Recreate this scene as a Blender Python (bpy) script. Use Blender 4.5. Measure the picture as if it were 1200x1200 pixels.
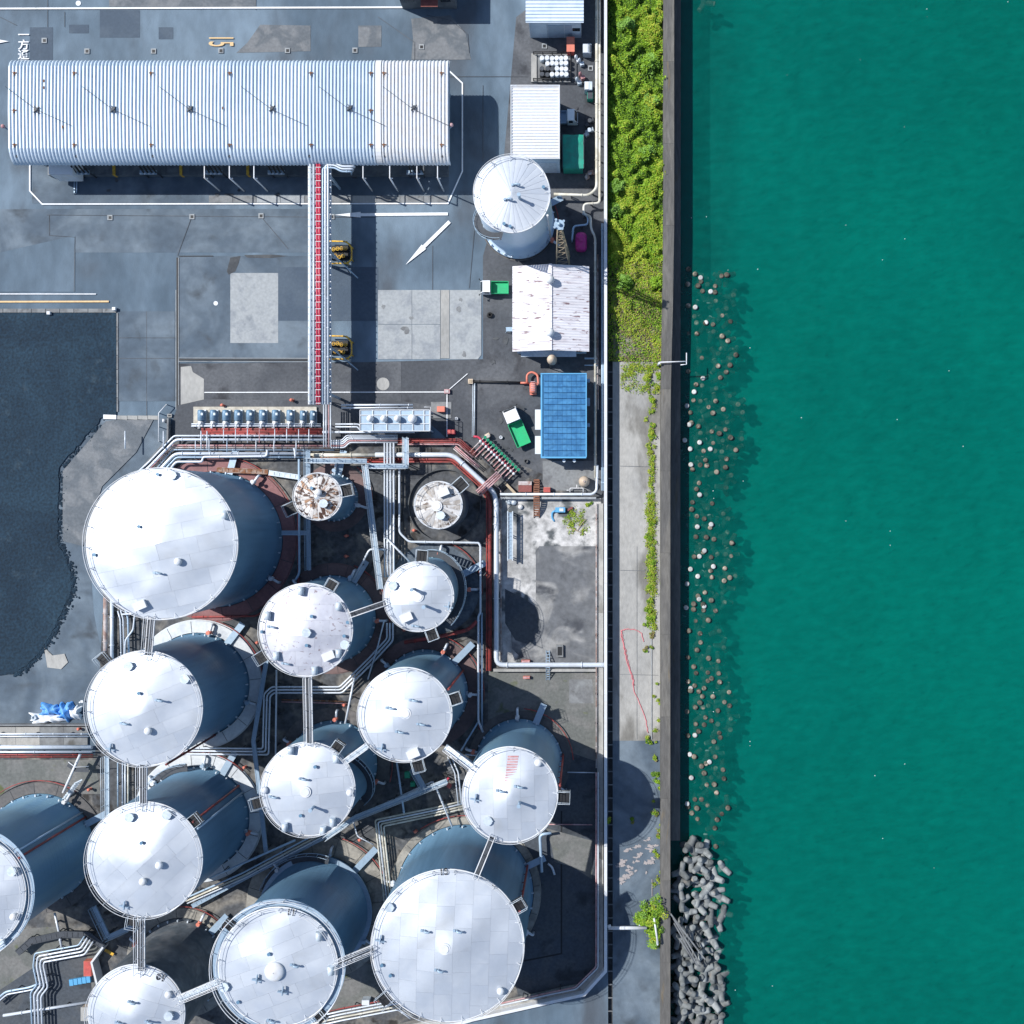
import bpy, math, random
from math import sin, cos, pi, sqrt, atan2, radians
from mathutils import Vector
random.seed(11)
for _o in list(bpy.data.objects):
    bpy.data.objects.remove(_o)
SC = bpy.context.scene
COL = SC.collection

# ------------------------------------------------------------------ camera, sky, sun, exposure
H, NX, NY, S = 125.0, 690.0, 598.0, 9.6          # camera height, nadir in the picture, picture units per metre on the ground
cd = bpy.data.cameras.new('camera'); cam = bpy.data.objects.new('camera', cd); COL.objects.link(cam)
cd.sensor_width = 36; cd.lens = 36; cd.shift_x = (600 - NX) / 1200; cd.shift_y = (NY - 600) / 1200
cd.clip_start = 1; cd.clip_end = 3000
cam.location = (0, 0, H); SC.camera = cam
ELEV, AZ = radians(49.5), atan2(-0.916, 0.401)
world = bpy.data.worlds.new('World'); SC.world = world; world.use_nodes = True
wn = world.node_tree; bg = wn.nodes['Background']
sky = wn.nodes.new('ShaderNodeTexSky'); sky.sky_type = 'NISHITA'; sky.sun_disc = False
sky.sun_elevation = ELEV; sky.sun_rotation = AZ; sky.dust_density = 0.6; sky.ozone_density = 2.0
wn.links.new(sky.outputs[0], bg.inputs[0]); bg.inputs[1].default_value = 0.105
sl = bpy.data.lights.new('sun', 'SUN'); so = bpy.data.objects.new('sun', sl); COL.objects.link(so)
sl.energy = 4.4; sl.angle = radians(0.5); sl.color = (1.0, 0.975, 0.94)
so.rotation_euler = Vector((0.916 * cos(ELEV), -0.401 * cos(ELEV), -sin(ELEV))).to_track_quat('-Z', 'Y').to_euler()
so.location = (-60, 40, 90)
SC.view_settings.view_transform = 'Standard'; SC.view_settings.look = 'None'
SC.view_settings.exposure = 0.35; SC.view_settings.gamma = 1; SC.view_settings.use_curve_mapping = False
SC.render.engine = 'CYCLES'; SC.cycles.use_denoising = True
SC.cycles.max_bounces = 6; SC.cycles.transparent_max_bounces = 8; SC.cycles.volume_bounces = 0

# ------------------------------------------------------------------ helpers
def W(px, py, z=0.0):
    k = (H - z) / H / S
    return ((px - NX) * k, (NY - py) * k)
def W3(px, py, z=0.0):
    x, y = W(px, py, z); return (x, y, z)
def L(px, z=0.0): return px / S * (H - z) / H

def mat(name, col, rough=0.7, metal=0.0, var=0.12, fine=3.0, col2=None, scale=0.35, thr=(0.42, 0.62), detail=6.0,
        col3=None, scale3=1.3, thr3=(0.6, 0.7), bump=0.0, bscale=12.0, rnd=0.0, stretch=(1, 1, 1), spec=0.4, lines=None, dist=0.6):
    m = bpy.data.materials.new(name); m.use_nodes = True
    nt = m.node_tree; N = nt.nodes; K = nt.links
    p = N['Principled BSDF']
    p.inputs['Roughness'].default_value = rough; p.inputs['Metallic'].default_value = metal
    p.inputs['Specular IOR Level'].default_value = spec
    tc = N.new('ShaderNodeTexCoord'); oi = N.new('ShaderNodeObjectInfo')
    mp = N.new('ShaderNodeMapping'); mp.inputs['Scale'].default_value = stretch
    ad = N.new('ShaderNodeVectorMath'); ad.operation = 'MULTIPLY_ADD'
    K.new(oi.outputs['Random'], ad.inputs[0]); ad.inputs[1].default_value = (37, 53, 11)
    K.new(tc.outputs['Object'], mp.inputs[0]); K.new(mp.outputs[0], ad.inputs[2])
    vec = ad.outputs[0]
    def noise(sc, det, d=0.0):
        n = N.new('ShaderNodeTexNoise'); n.inputs['Scale'].default_value = sc; n.inputs['Detail'].default_value = det
        n.inputs['Distortion'].default_value = d
        K.new(vec, n.inputs['Vector']); return n.outputs['Fac']
    def ramp(f, a, b):
        r = N.new('ShaderNodeMapRange'); r.interpolation_type = 'SMOOTHSTEP'
        r.inputs[1].default_value = a; r.inputs[2].default_value = b; K.new(f, r.inputs[0]); return r.outputs[0]
    def mix(f, a, b, bt='MIX'):
        x = N.new('ShaderNodeMix'); x.data_type = 'RGBA'; x.blend_type = bt
        if isinstance(f, (int, float)): x.inputs[0].default_value = f
        else: K.new(f, x.inputs[0])
        for s, i in ((a, 6), (b, 7)):
            if isinstance(s, tuple): x.inputs[i].default_value = (*s, 1)
            else: K.new(s, x.inputs[i])
        return x.outputs[2]
    c = tuple(col)
    if col2: c = mix(ramp(noise(scale, detail, dist), *thr), c, tuple(col2))
    if col3: c = mix(ramp(noise(scale3, 7, 0.3), *thr3), c, tuple(col3))
    if var or rnd:
        f = noise(fine, 8)
        r = N.new('ShaderNodeMapRange'); r.inputs[1].default_value = 0.25; r.inputs[2].default_value = 0.75
        r.inputs[3].default_value = 1 - var; r.inputs[4].default_value = 1 + var; K.new(f, r.inputs[0])
        v = r.outputs[0]
        if rnd:
            q = N.new('ShaderNodeMapRange'); q.inputs[3].default_value = 1 - rnd; q.inputs[4].default_value = 1 + rnd
            K.new(oi.outputs['Random'], q.inputs[0])
            z = N.new('ShaderNodeMath'); z.operation = 'MULTIPLY'; K.new(v, z.inputs[0]); K.new(q.outputs[0], z.inputs[1]); v = z.outputs[0]
        vm = N.new('ShaderNodeVectorMath'); vm.operation = 'SCALE'
        if isinstance(c, tuple): vm.inputs[0].default_value = c
        else: K.new(c, vm.inputs[0])
        K.new(v, vm.inputs['Scale']); c = vm.outputs[0]
    if isinstance(c, tuple): p.inputs['Base Color'].default_value = (*c, 1)
    else: K.new(c, p.inputs['Base Color'])
    h = None
    if lines:
        w = N.new('ShaderNodeTexWave'); w.wave_type = 'BANDS'; w.bands_direction = lines[0]; w.wave_profile = lines[3] if len(lines) > 3 else 'SIN'
        w.inputs['Scale'].default_value = lines[1]; K.new(tc.outputs['Object'], w.inputs['Vector'])
        b = N.new('ShaderNodeBump'); b.inputs['Strength'].default_value = lines[2]; b.inputs['Distance'].default_value = 0.05
        K.new(w.outputs['Fac'], b.inputs['Height']); h = b.outputs[0]
    if bump:
        b = N.new('ShaderNodeBump'); b.inputs['Strength'].default_value = bump; b.inputs['Distance'].default_value = 0.1
        K.new(noise(bscale, 5), b.inputs['Height'])
        if h is not None: K.new(h, b.inputs['Normal'])
        h = b.outputs[0]
    if h is not None: K.new(h, p.inputs['Normal'])
    return m

MT = {}
def dm(name, *a, **k): MT[name] = mat(name, *a, **k)
dm('asphalt', (.072, .108, .146), .85, var=.16, fine=.9, col2=(.158, .216, .272), scale=.045, thr=(.34, .68), detail=9, col3=(.070, .086, .106), scale3=.13, thr3=(.52, .74), bump=.25, bscale=9, stretch=(1, .5, 1), dist=1.5)
dm('asphalt_yard', (.064, .070, .080), .85, var=.2, col2=(.112, .118, .128), scale=.16, thr=(.4, .7), col3=(.034, .036, .042), scale3=.3, thr3=(.55, .72), bump=.25, bscale=9)
dm('asphalt_new', (.060, .085, .118), .85, var=.10, col2=(.075, .102, .135), scale=.3, bump=.2)
dm('asphalt_old', (.115, .130, .145), .9, var=.16, col2=(.175, .185, .195), scale=.5, bump=.3)
dm('asphalt_lane', (.070, .098, .130), .85, var=.16, fine=1.1, col2=(.148, .188, .226), scale=.12, thr=(.36, .72), detail=9, col3=(.055, .068, .082), scale3=.3, thr3=(.56, .76), bump=.25, dist=1.2)
dm('concrete_pale', (.32, .34, .35), .9, var=.14, col2=(.25, .27, .29), scale=.6, thr=(.45, .7), col3=(.17, .19, .21), scale3=.5, thr3=(.62, .75), bump=.2)
dm('concrete_path', (.36, .355, .335), .9, var=.14, col2=(.29, .29, .28), scale=.25, thr=(.42, .66), col3=(.17, .165, .15), scale3=.35, thr3=(.53, .72), bump=.25, stretch=(1, .45, 1))
dm('concrete_cream', (.50, .47, .40), .9, var=.12, col2=(.40, .37, .31), scale=1.2)
dm('concrete_grey', (.21, .22, .225), .9, var=.15, col2=(.15, .155, .16), scale=.5, col3=(.10, .10, .095), scale3=.8, thr3=(.6, .75), bump=.2)
dm('concrete_dark', (.055, .06, .066), .9, var=.2, col2=(.085, .09, .095), scale=.5)
dm('seawall', (.105, .102, .097), .9, var=.25, col2=(.145, .138, .125), scale=.4, thr=(.45, .65), col3=(.17, .125, .06), scale3=.5, thr3=(.62, .76), bump=.4, stretch=(1.5, .25, 1))
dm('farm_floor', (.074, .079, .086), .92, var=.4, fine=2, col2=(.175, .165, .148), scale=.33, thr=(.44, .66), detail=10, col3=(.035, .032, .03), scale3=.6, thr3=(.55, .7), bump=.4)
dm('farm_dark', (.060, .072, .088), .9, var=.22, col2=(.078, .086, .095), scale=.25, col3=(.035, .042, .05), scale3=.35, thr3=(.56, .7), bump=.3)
dm('farm_green', (.125, .132, .125), .92, var=.2, col2=(.165, .165, .16), scale=.3, col3=(.10, .115, .05), scale3=.45, thr3=(.6, .72), bump=.3)
dm('bund_floor', (.30, .30, .295), .9, var=.3, fine=2, col2=(.50, .495, .485), scale=.3, thr=(.40, .60), detail=10, col3=(.09, .10, .105), scale3=.34, thr3=(.52, .62), bump=.3)
dm('bund_slab', (.125, .132, .142), .85, var=.25, fine=1.5, col2=(.27, .27, .265), scale=.25, thr=(.48, .66), detail=9, col3=(.055, .06, .07), scale3=.28, thr3=(.52, .66), bump=.15)
dm('soil', (.10, .085, .05), .95, var=.3, col2=(.20, .19, .15), scale=.5, bump=.5)
dm('gravel_dark', (.0060, .021, .039), .9, var=.5, fine=3.2, col2=(.013, .036, .060), scale=.10, thr=(.35, .75), detail=10, col3=(.030, .055, .078), scale3=.5, thr3=(.60, .80), bump=.8, bscale=3.2, dist=1.4)
dm('white_roof', (.53, .57, .62), .46, metal=.40, var=.03, fine=1.5, col2=(.485, .53, .59), scale=.3, rnd=.015, spec=.5, col3=(.42, .445, .47), scale3=.22, thr3=(.56, .80))
dm('white_roof_seam', (.44, .48, .53), .5, metal=.3, var=.05)
dm('rust_roof', (.58, .56, .54), .6, var=.12, fine=3, col2=(.30, .17, .10), scale=.8, thr=(.50, .60), col3=(.06, .028, .018), scale3=1.1, thr3=(.50, .56), rnd=.16)
dm('stained_roof', (.50, .49, .48), .6, var=.15, fine=3, col2=(.30, .27, .24), scale=.7, thr=(.46, .60), col3=(.13, .10, .08), scale3=1.2, thr3=(.58, .66), rnd=.20)
dm('speckled_roof', (.52, .53, .58), .5, metal=.3, var=.05, fine=2, col2=(.45, .46, .52), scale=.5, col3=(.27, .23, .25), scale3=2.2, thr3=(.60, .70), rnd=.04)
dm('shell_grey', (.125, .238, .35), .42, metal=.1, var=.10, fine=.9, col2=(.10, .195, .29), scale=.9, thr=(.4, .7), stretch=(1, 1, .10), lines=('Z', .42, .6, 'SAW'))
dm('shell_dark', (.085, .10, .115), .5, var=.25, fine=1.5, col2=(.14, .15, .16), scale=.5)
dm('shell_blue', (.138, .258, .37), .42, metal=.1, var=.08, fine=.9, col2=(.16, .28, .37), scale=.8, stretch=(1, 1, .12), lines=('Z', .42, .5, 'SAW'))
dm('shell_white', (.62, .74, .86), .4, var=.04, col2=(.55, .69, .84), scale=.2)
dm('ring_white', (.55, .58, .60), .7, var=.1, col2=(.47, .50, .53), scale=.5)
dm('ring_brown', (.115, .085, .085), .85, var=.15, col2=(.17, .115, .11), scale=.3)
dm('ring_red', (.25, .125, .125), .85, var=.15, col2=(.19, .10, .10), scale=.25)
dm('ring_slate', (.065, .088, .115), .7, var=.3, col2=(.13, .155, .18), scale=.5)
dm('ring_beige', (.30, .285, .25), .85, var=.18, col2=(.20, .19, .17), scale=.5)
dm('ring_grey', (.10, .098, .098), .85, var=.2, col2=(.14, .13, .125), scale=.4)
dm('steel_blue', (.30, .40, .50), .45, metal=.2, var=.1, rnd=.08)
dm('steel_pale', (.55, .62, .68), .45, metal=.1, var=.1, col2=(.45, .52, .58), scale=2, rnd=.08)
dm('steel_dark', (.05, .058, .07), .6, var=.2)
dm('steel_white', (.62, .65, .69), .45, var=.06, col2=(.62, .62, .62), scale=1.2, rnd=.06)
dm('pipe_white', (.60, .65, .71), .38, metal=.15, var=.06, col2=(.55, .58, .60), scale=.8, thr=(.5, .75), rnd=.06)
dm('pipe_blue', (.38, .50, .62), .4, metal=.15, var=.08, rnd=.06)
dm('pipe_cream', (.66, .64, .56), .5, var=.06, col2=(.5, .47, .38), scale=.7)
dm('pipe_red', (.30, .055, .05), .55, var=.15, col2=(.18, .05, .045), scale=1.0, rnd=.12)
dm('pipe_crimson', (.50, .045, .085), .5, var=.1)
dm('pipe_pink', (.52, .33, .34), .5, var=.12, col2=(.42, .20, .20), scale=1.0, rnd=.1)
dm('pipe_rust', (.20, .085, .04), .8, var=.2, col2=(.30, .22, .18), scale=1.5)
dm('pipe_rustpale', (.46, .42, .41), .6, var=.15, col2=(.30, .20, .17), scale=1.2)
dm('black', (.012, .013, .015), .6, var=.1)
dm('rubber', (.016, .016, .017), .85, var=.1)
dm('yellow', (.72, .44, .05), .5, var=.1, col2=(.45, .25, .04), scale=3)
dm('red_paint', (.48, .09, .075), .5, var=.1, col2=(.36, .08, .07), scale=2)
dm('orange_red', (.62, .19, .13), .5, var=.1)
dm('magenta', (.50, .03, .22), .4, var=.08, col2=(.40, .04, .18), scale=2)
dm('green_paint', (.02, .42, .17), .4, var=.06, col2=(.03, .36, .16), scale=1.5)
dm('green_tarp', (.02, .32, .22), .55, var=.08, col2=(.03, .26, .19), scale=1)
dm('green_valve', (.02, .30, .16), .45, var=.1)
dm('truck_white', (.80, .81, .82), .3, var=.02)
dm('glass', (.02, .028, .035), .06, var=0, spec=.8)
dm('blue_roof', (.026, .135, .30), .45, var=.16, col2=(.045, .185, .37), scale=.9, rnd=.06)
dm('blue_trim', (.10, .34, .58), .45, var=.06)
dm('shed_roof', (.60, .68, .77), .45, metal=.1, var=.05, col2=(.53, .62, .72), scale=.5, rnd=.05)
dm('wall_white', (.52, .62, .70), .7, var=.06, col2=(.45, .55, .64), scale=.7)
dm('rusty_sheet', (.66, .65, .68), .65, var=.06, col2=(.54, .51, .54), scale=.8, thr=(.45, .7), col3=(.22, .15, .16), scale3=1.6, thr3=(.61, .66), stretch=(.55, 2.6, 1), rnd=.05)
dm('canopy_roof', (.56, .64, .72), .42, metal=.1, var=.04, col2=(.50, .59, .68), scale=.12, fine=1.2, spec=.5)
dm('rust', (.17, .08, .04), .85, var=.3)
dm('brick_red', (.22, .075, .065), .8, var=.2)
dm('paint_white', (.74, .76, .78), .8, var=.12, fine=4, col2=(.5, .52, .55), scale=1.5, thr=(.6, .8))
dm('paint_yellow', (.66, .47, .25), .8, var=.15, fine=4)
dm('tarp_blue', (.055, .24, .62), .45, var=.15, col2=(.14, .36, .72), scale=1.2)
dm('tarp_white', (.76, .79, .82), .5, var=.08)
dm('tank_cream', (.62, .50, .38), .5, var=.08, col2=(.5, .4, .3), scale=1)
dm('wood', (.20, .09, .055), .8, var=.2, rnd=.15)
dm('wood_pale', (.36, .29, .20), .8, var=.2)
dm('pod', (.20, .215, .215), .9, var=.25, fine=2.2, col2=(.11, .122, .125), scale=.8, thr=(.45, .7), col3=(.27, .235, .20), scale3=.7, thr3=(.6, .72), rnd=.45, bump=.3)
dm('pod_wet', (.150, .135, .105), .85, var=.4, fine=2.5, col2=(.055, .058, .045), scale=.9, col3=(.27, .225, .18), scale3=1.1, thr3=(.54, .66), rnd=.5, bump=.4)
dm('pod_weed', (.020, .030, .026), .9, var=.4, fine=2, col2=(.035, .042, .03), scale=1, rnd=.3)
dm('pod_dry', (.50, .51, .50), .9, var=.12, col2=(.38, .38, .36), scale=1.5, rnd=.2)
dm('leaf_dark', (.026, .068, .006), .6, var=.25, spec=.25)
dm('leaf_mid', (.085, .185, .010), .6, var=.25, spec=.25)
dm('leaf_light', (.190, .330, .018), .6, var=.25, spec=.25)
dm('leaf_yellow', (.31, .36, .032), .6, var=.25, spec=.25)
dm('leaf_pale', (.19, .35, .06), .6, var=.2, spec=.25)
dm('leaf_dry', (.225, .190, .075), .7, var=.25, spec=.2)
dm('bark', (.09, .07, .05), .9, var=.2)
dm('rope_pink', (.60, .20, .22), .8, var=.1)
dm('seabed', (.0, .405, .300), 1.0, var=.10, fine=.25, col2=(.0, .345, .275), scale=.035, thr=(.35, .7), spec=0, detail=3)  # teal base colour stands in for light scattered by the water
dm('rubble', (.016, .115, .098), 1.0, var=.4, fine=1.2, col2=(.03, .175, .145), scale=.6, spec=0)
dm('peel', (.34, .31, .305), .9, var=.1)
dm('puddle', (.025, .06, .075), .25, var=.1)

def tag(o, label=None, cat=None, group=None, kind=None):
    if label: o['label'] = label
    if cat: o['category'] = cat
    if group: o['group'] = group
    if kind: o['kind'] = kind
    return o
def empty(name, loc, label, cat, group=None, rz=0.0):
    o = bpy.data.objects.new(name, None); COL.objects.link(o)
    o.location = loc; o.rotation_euler = (0, 0, rz); o.empty_display_size = .3
    return tag(o, label, cat, group)
def kids(o): return [c for c in bpy.data.objects if c.parent == o]
def copy_tree(o, loc=None, rz=None, label=None, chl=None):
    m = {}
    def rec(a, par):
        c = a.copy(); COL.objects.link(c)
        if par: c.parent = par
        for ch in a.children: rec(ch, c)
        return c
    r = rec(o, None)
    if loc is not None: r.location = loc
    if rz is not None: r.rotation_euler = (0, 0, rz)
    if label: r['label'] = label
    return r

class MB:
    def __init__(s): s.v = []; s.f = []; s.sm = []; s.mi = []
    def add(s, vs, fs, smooth=False, mi=0):
        b = len(s.v); s.v += [tuple(p) for p in vs]
        for f in fs: s.f.append([b + i for i in f]); s.sm.append(smooth); s.mi.append(mi)
        return s
    def box(s, c, d, rz=0.0, mi=0):
        x, y, z = c; a, b, h = d[0] / 2, d[1] / 2, d[2] / 2
        cs, sn = cos(rz), sin(rz); vs = []
        for k in (-h, h):
            for (i, j) in ((-a, -b), (a, -b), (a, b), (-a, b)):
                vs.append((x + i * cs - j * sn, y + i * sn + j * cs, z + k))
        return s.add(vs, [(3, 2, 1, 0), (4, 5, 6, 7), (0, 1, 5, 4), (1, 2, 6, 5), (2, 3, 7, 6), (3, 0, 4, 7)], False, mi)
    def prism(s, pts, z0, z1, mi=0):
        a = sum(pts[i][0] * pts[(i + 1) % len(pts)][1] - pts[(i + 1) % len(pts)][0] * pts[i][1] for i in range(len(pts)))
        if a < 0: pts = pts[::-1]
        n = len(pts)
        vs = [(x, y, z0) for x, y in pts] + [(x, y, z1) for x, y in pts]
        return s.add(vs, [tuple(range(n - 1, -1, -1)), tuple(range(n, 2 * n))] + [(i, (i + 1) % n, n + (i + 1) % n, n + i) for i in range(n)], False, mi)
    def lathe(s, c, prof, n=16, smooth=True, cap=True, axis='Z', mi=0):
        vs = []; fs = []
        for (r, h) in prof:
            for i in range(n):
                t = 2 * pi * i / n
                if axis == 'Z': vs.append((c[0] + r * cos(t), c[1] + r * sin(t), c[2] + h))
                elif axis == 'Y': vs.append((c[0] + r * sin(t), c[1] + h, c[2] + r * cos(t)))
                else: vs.append((c[0] + h, c[1] + r * cos(t), c[2] + r * sin(t)))
        m = len(prof)
        for j in range(m - 1):
            for i in range(n):
                fs.append((j * n + i, j * n + (i + 1) % n, (j + 1) * n + (i + 1) % n, (j + 1) * n + i))
        s.add(vs, fs, smooth, mi)
        if cap:
            b = len(s.v) - len(vs)
            s.f.append([b + i for i in range(n - 1, -1, -1)]); s.sm.append(False); s.mi.append(mi)
            s.f.append([b + (m - 1) * n + i for i in range(n)]); s.sm.append(False); s.mi.append(mi)
        return s
    def cyl(s, c, r, h, n=12, axis='Z', r2=None, mi=0, smooth=True):
        return s.lathe(c, [(r, 0), (r if r2 is None else r2, h)], n, smooth, True, axis, mi)
    def tube(s, pts, r, n=6, closed=False, mi=0):
        P = [Vector(p) for p in pts]; m = len(P)
        if m < 2: return s
        T = []
        for i in range(m):
            a = P[(i - 1) % m] if (closed or i > 0) else P[i]
            b = P[(i + 1) % m] if (closed or i < m - 1) else P[i]
            t = (b - a)
            T.append(t.normalized() if t.length > 1e-9 else Vector((1, 0, 0)))
        u = T[0].orthogonal().normalized()
        if abs(T[0].z) < .99: u = Vector((0, 0, 1)) - T[0] * T[0].z; u.normalize()
        vs = []; fs = []
        for i in range(m):
            u = u - T[i] * u.dot(T[i])
            u = u.normalized() if u.length > 1e-6 else T[i].orthogonal().normalized()
            w = T[i].cross(u)
            for k in range(n):
                a = 2 * pi * k / n
                q = P[i] + (u * cos(a) + w * sin(a)) * r; vs.append(q[:])
        R = m if closed else m - 1
        for i in range(R):
            for k in range(n):
                i2 = (i + 1) % m
                fs.append((i * n + k, i * n + (k + 1) % n, i2 * n + (k + 1) % n, i2 * n + k))
        s.add(vs, fs, n > 4, mi)
        if not closed:
            b = len(s.v) - len(vs)
            s.f.append([b + k for k in range(n - 1, -1, -1)]); s.sm.append(False); s.mi.append(mi)
            s.f.append([b + (m - 1) * n + k for k in range(n)]); s.sm.append(False); s.mi.append(mi)
        return s
    def bar(s, a, b, w, t, mi=0):
        a = Vector(a); b = Vector(b); d = (b - a)
        if d.length < 1e-6: return s
        d.normalize(); up = Vector((0, 0, 1))
        if abs(d.z) > .95: up = Vector((0, 1, 0))
        sd = d.cross(up).normalized() * (w / 2); up2 = sd.cross(d).normalized() * (t / 2)
        vs = []
        for p in (a, b):
            for (i, j) in ((-1, -1), (1, -1), (1, 1), (-1, 1)): vs.append((p + sd * i + up2 * j)[:])
        return s.add(vs, [(3, 2, 1, 0), (4, 5, 6, 7), (0, 1, 5, 4), (1, 2, 6, 5), (2, 3, 7, 6), (3, 0, 4, 7)], False, mi)
    def sphere(s, c, r, n=12, m=8, sz=1.0, mi=0):
        return s.lathe(c, [(max(.001, r * sin(pi * j / m)), -r * sz * cos(pi * j / m)) for j in range(m + 1)], n, True, False, 'Z', mi)
    def build(s, name, mt, parent=None, origin=None):
        me = bpy.data.meshes.new(name)
        o = bpy.data.objects.new(name, me); COL.objects.link(o)
        off = (0, 0, 0)
        if parent is not None:
            o.parent = parent
            off = WL.get(parent.name, (0, 0, 0)) if parent.type != 'EMPTY' else tuple(parent.location)
            if parent.type != 'EMPTY': off = WL.get(parent.name, off)
            WL[o.name] = off
        else:
            if origin is None and s.v:
                xs = [p[0] for p in s.v]; ys = [p[1] for p in s.v]
                origin = ((min(xs) + max(xs)) / 2, (min(ys) + max(ys)) / 2, min(p[2] for p in s.v))
            off = origin or (0, 0, 0); o.location = off; WL[o.name] = off
        me.from_pydata([(x - off[0], y - off[1], z - off[2]) for x, y, z in s.v], [], s.f)
        ms = mt if isinstance(mt, (list, tuple)) else [mt]
        for q in ms: me.materials.append(MT[q])
        me.polygons.foreach_set('use_smooth', s.sm)
        if len(ms) > 1: me.polygons.foreach_set('material_index', s.mi)
        me.update()
        return o
WL = {}

ZC = [0.012]
def sheet(name, pts, mt, z=None, kind='structure', parent=None):
    """a flush ground patch, each one just above the one before"""
    if z is None: z = ZC[0]; ZC[0] += .0016
    b = MB(); q = [W(x, y) for x, y in pts]
    a = sum(q[i][0] * q[(i + 1) % len(q)][1] - q[(i + 1) % len(q)][0] * q[i][1] for i in range(len(q)))
    if a < 0: q = q[::-1]
    b.add([(x, y, z) for x, y in q], [tuple(range(len(q)))])
    o = b.build(name, mt, parent)
    if parent is None: tag(o, kind=kind)
    return o
def R4(x0, y0, x1, y1): return [(x0, y0), (x1, y0), (x1, y1), (x0, y1)]
def line(name, pts, w, mt, z=None):
    if z is None: z = ZC[0]; ZC[0] += .0016
    b = MB(); q = [Vector((*W(x, y), z)) for x, y in pts]
    ww = w / S / 2
    Lf = []; Rt = []
    for i, p in enumerate(q):
        d1 = (q[i] - q[i - 1]).normalized() if i > 0 else (q[1] - q[0]).normalized()
        d2 = (q[i + 1] - q[i]).normalized() if i < len(q) - 1 else d1
        t = (d1 + d2).normalized(); n = Vector((-t.y, t.x, 0)); sc = ww / max(.5, n.dot(Vector((-d1.y, d1.x, 0))))
        Lf.append((p + n * sc)[:]); Rt.append((p - n * sc)[:])
    for i in range(len(q) - 1): b.add([Rt[i], Rt[i + 1], Lf[i + 1], Lf[i]], [(0, 1, 2, 3)])
    return tag(b.build(name, mt), kind='structure')

def rounded(P, rad, n=4):
    P = [Vector(p) for p in P]
    Q = [P[0]]
    for i in range(1, len(P) - 1):
        a, b, c = P[i - 1], P[i], P[i + 1]
        r = min(rad, (a - b).length * .45, (c - b).length * .45)
        p0 = b + (a - b).normalized() * r; p2 = b + (c - b).normalized() * r
        for k in range(n + 1):
            t = k / n; Q.append(p0 * (1 - t) ** 2 + b * 2 * t * (1 - t) + p2 * t * t)
    Q.append(P[-1]); return Q
def offset(P, d):
    P = [Vector((p[0], p[1])) for p in P]; out = []
    for i, p in enumerate(P):
        d1 = (P[i] - P[i - 1]).normalized() if i > 0 else (P[1] - P[0]).normalized()
        d2 = (P[i + 1] - P[i]).normalized() if i < len(P) - 1 else d1
        t = d1 + d2
        t = t.normalized() if t.length > .05 else d1
        n = Vector((-t.y, t.x)); sc = d / max(.4, n.dot(Vector((-d1.y, d1.x))))
        out.append((p.x + n.x * sc, p.y + n.y * sc))
    return out
def pipe_part(pts3, r, mt, parent, flange=3.4, n=8, name='pipe'):
    b = MB(); Q = rounded(pts3, max(3 * r, .25)); b.tube(Q, r, n)
    if flange:
        acc = random.uniform(.5, flange)
        for i in range(len(Q) - 1):
            a, c = Q[i], Q[i + 1]; ln = (c - a).length; t = acc
            while t < ln - .1:
                p = a + (c - a) * (t / ln); d = (c - a).normalized() * .05
                b.tube([p - d, p + d], r * 1.32, n); t += flange * random.choice((1, 1, 1.5))
            acc = max(.3, t - ln)
    return b.build(name, mt, parent)
def bundle(label, pts, z, pipes, cat='pipes', name='pipe_run', group='pipe runs of the tank yard', sup=True, drop=(0, 0), flange=3.4):
    """pipes on common supports; pts in picture units seen at height z; pipes = (offset, radius in picture units, material[, dz])"""
    x, y = W(*pts[0][:2], z); e = empty(name, (x, y, 0), label, cat, group)
    allx = []
    for pp in pipes:
        off, r, mt = pp[:3]; dz = pp[3] if len(pp) > 3 else 0
        zz = z + dz; q = offset(pts, off)
        P = [W3(a, b, zz) for a, b in q]
        if drop[0]: P.insert(0, (P[0][0], P[0][1], .15))
        if drop[1]: P.append((P[-1][0], P[-1][1], .15))
        pipe_part(P, L(r, zz), mt, e, flange)
    if sup and z > .45:
        lo = min(p[0] for p in pipes) - 1; hi = max(p[0] for p in pipes) + 1; rm = max(p[1] for p in pipes)
        b = MB(); A = offset(pts, lo); B = offset(pts, hi); zb = z - L(rm) - .07
        nsup = 0
        for i in range(len(pts) - 1):
            ln = sqrt((pts[i + 1][0] - pts[i][0]) ** 2 + (pts[i + 1][1] - pts[i][1]) ** 2)
            k = max(1, int(ln / 34))
            for j in range(k):
                t = (j + .5) / k
                a = W3(A[i][0] + (A[i + 1][0] - A[i][0]) * t, A[i][1] + (A[i + 1][1] - A[i][1]) * t, zb)
                c = W3(B[i][0] + (B[i + 1][0] - B[i][0]) * t, B[i][1] + (B[i + 1][1] - B[i][1]) * t, zb)
                b.bar(a, c, .12, .12)
                for q in (a, c): b.bar((q[0], q[1], 0), (q[0], q[1], zb - .061), .1, .1)
        o_ = b.build('support', 'steel_dark', e)
        if len(b.f) > 6 * 3 * 4: o_['kind'] = 'stuff'
    return e

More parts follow.
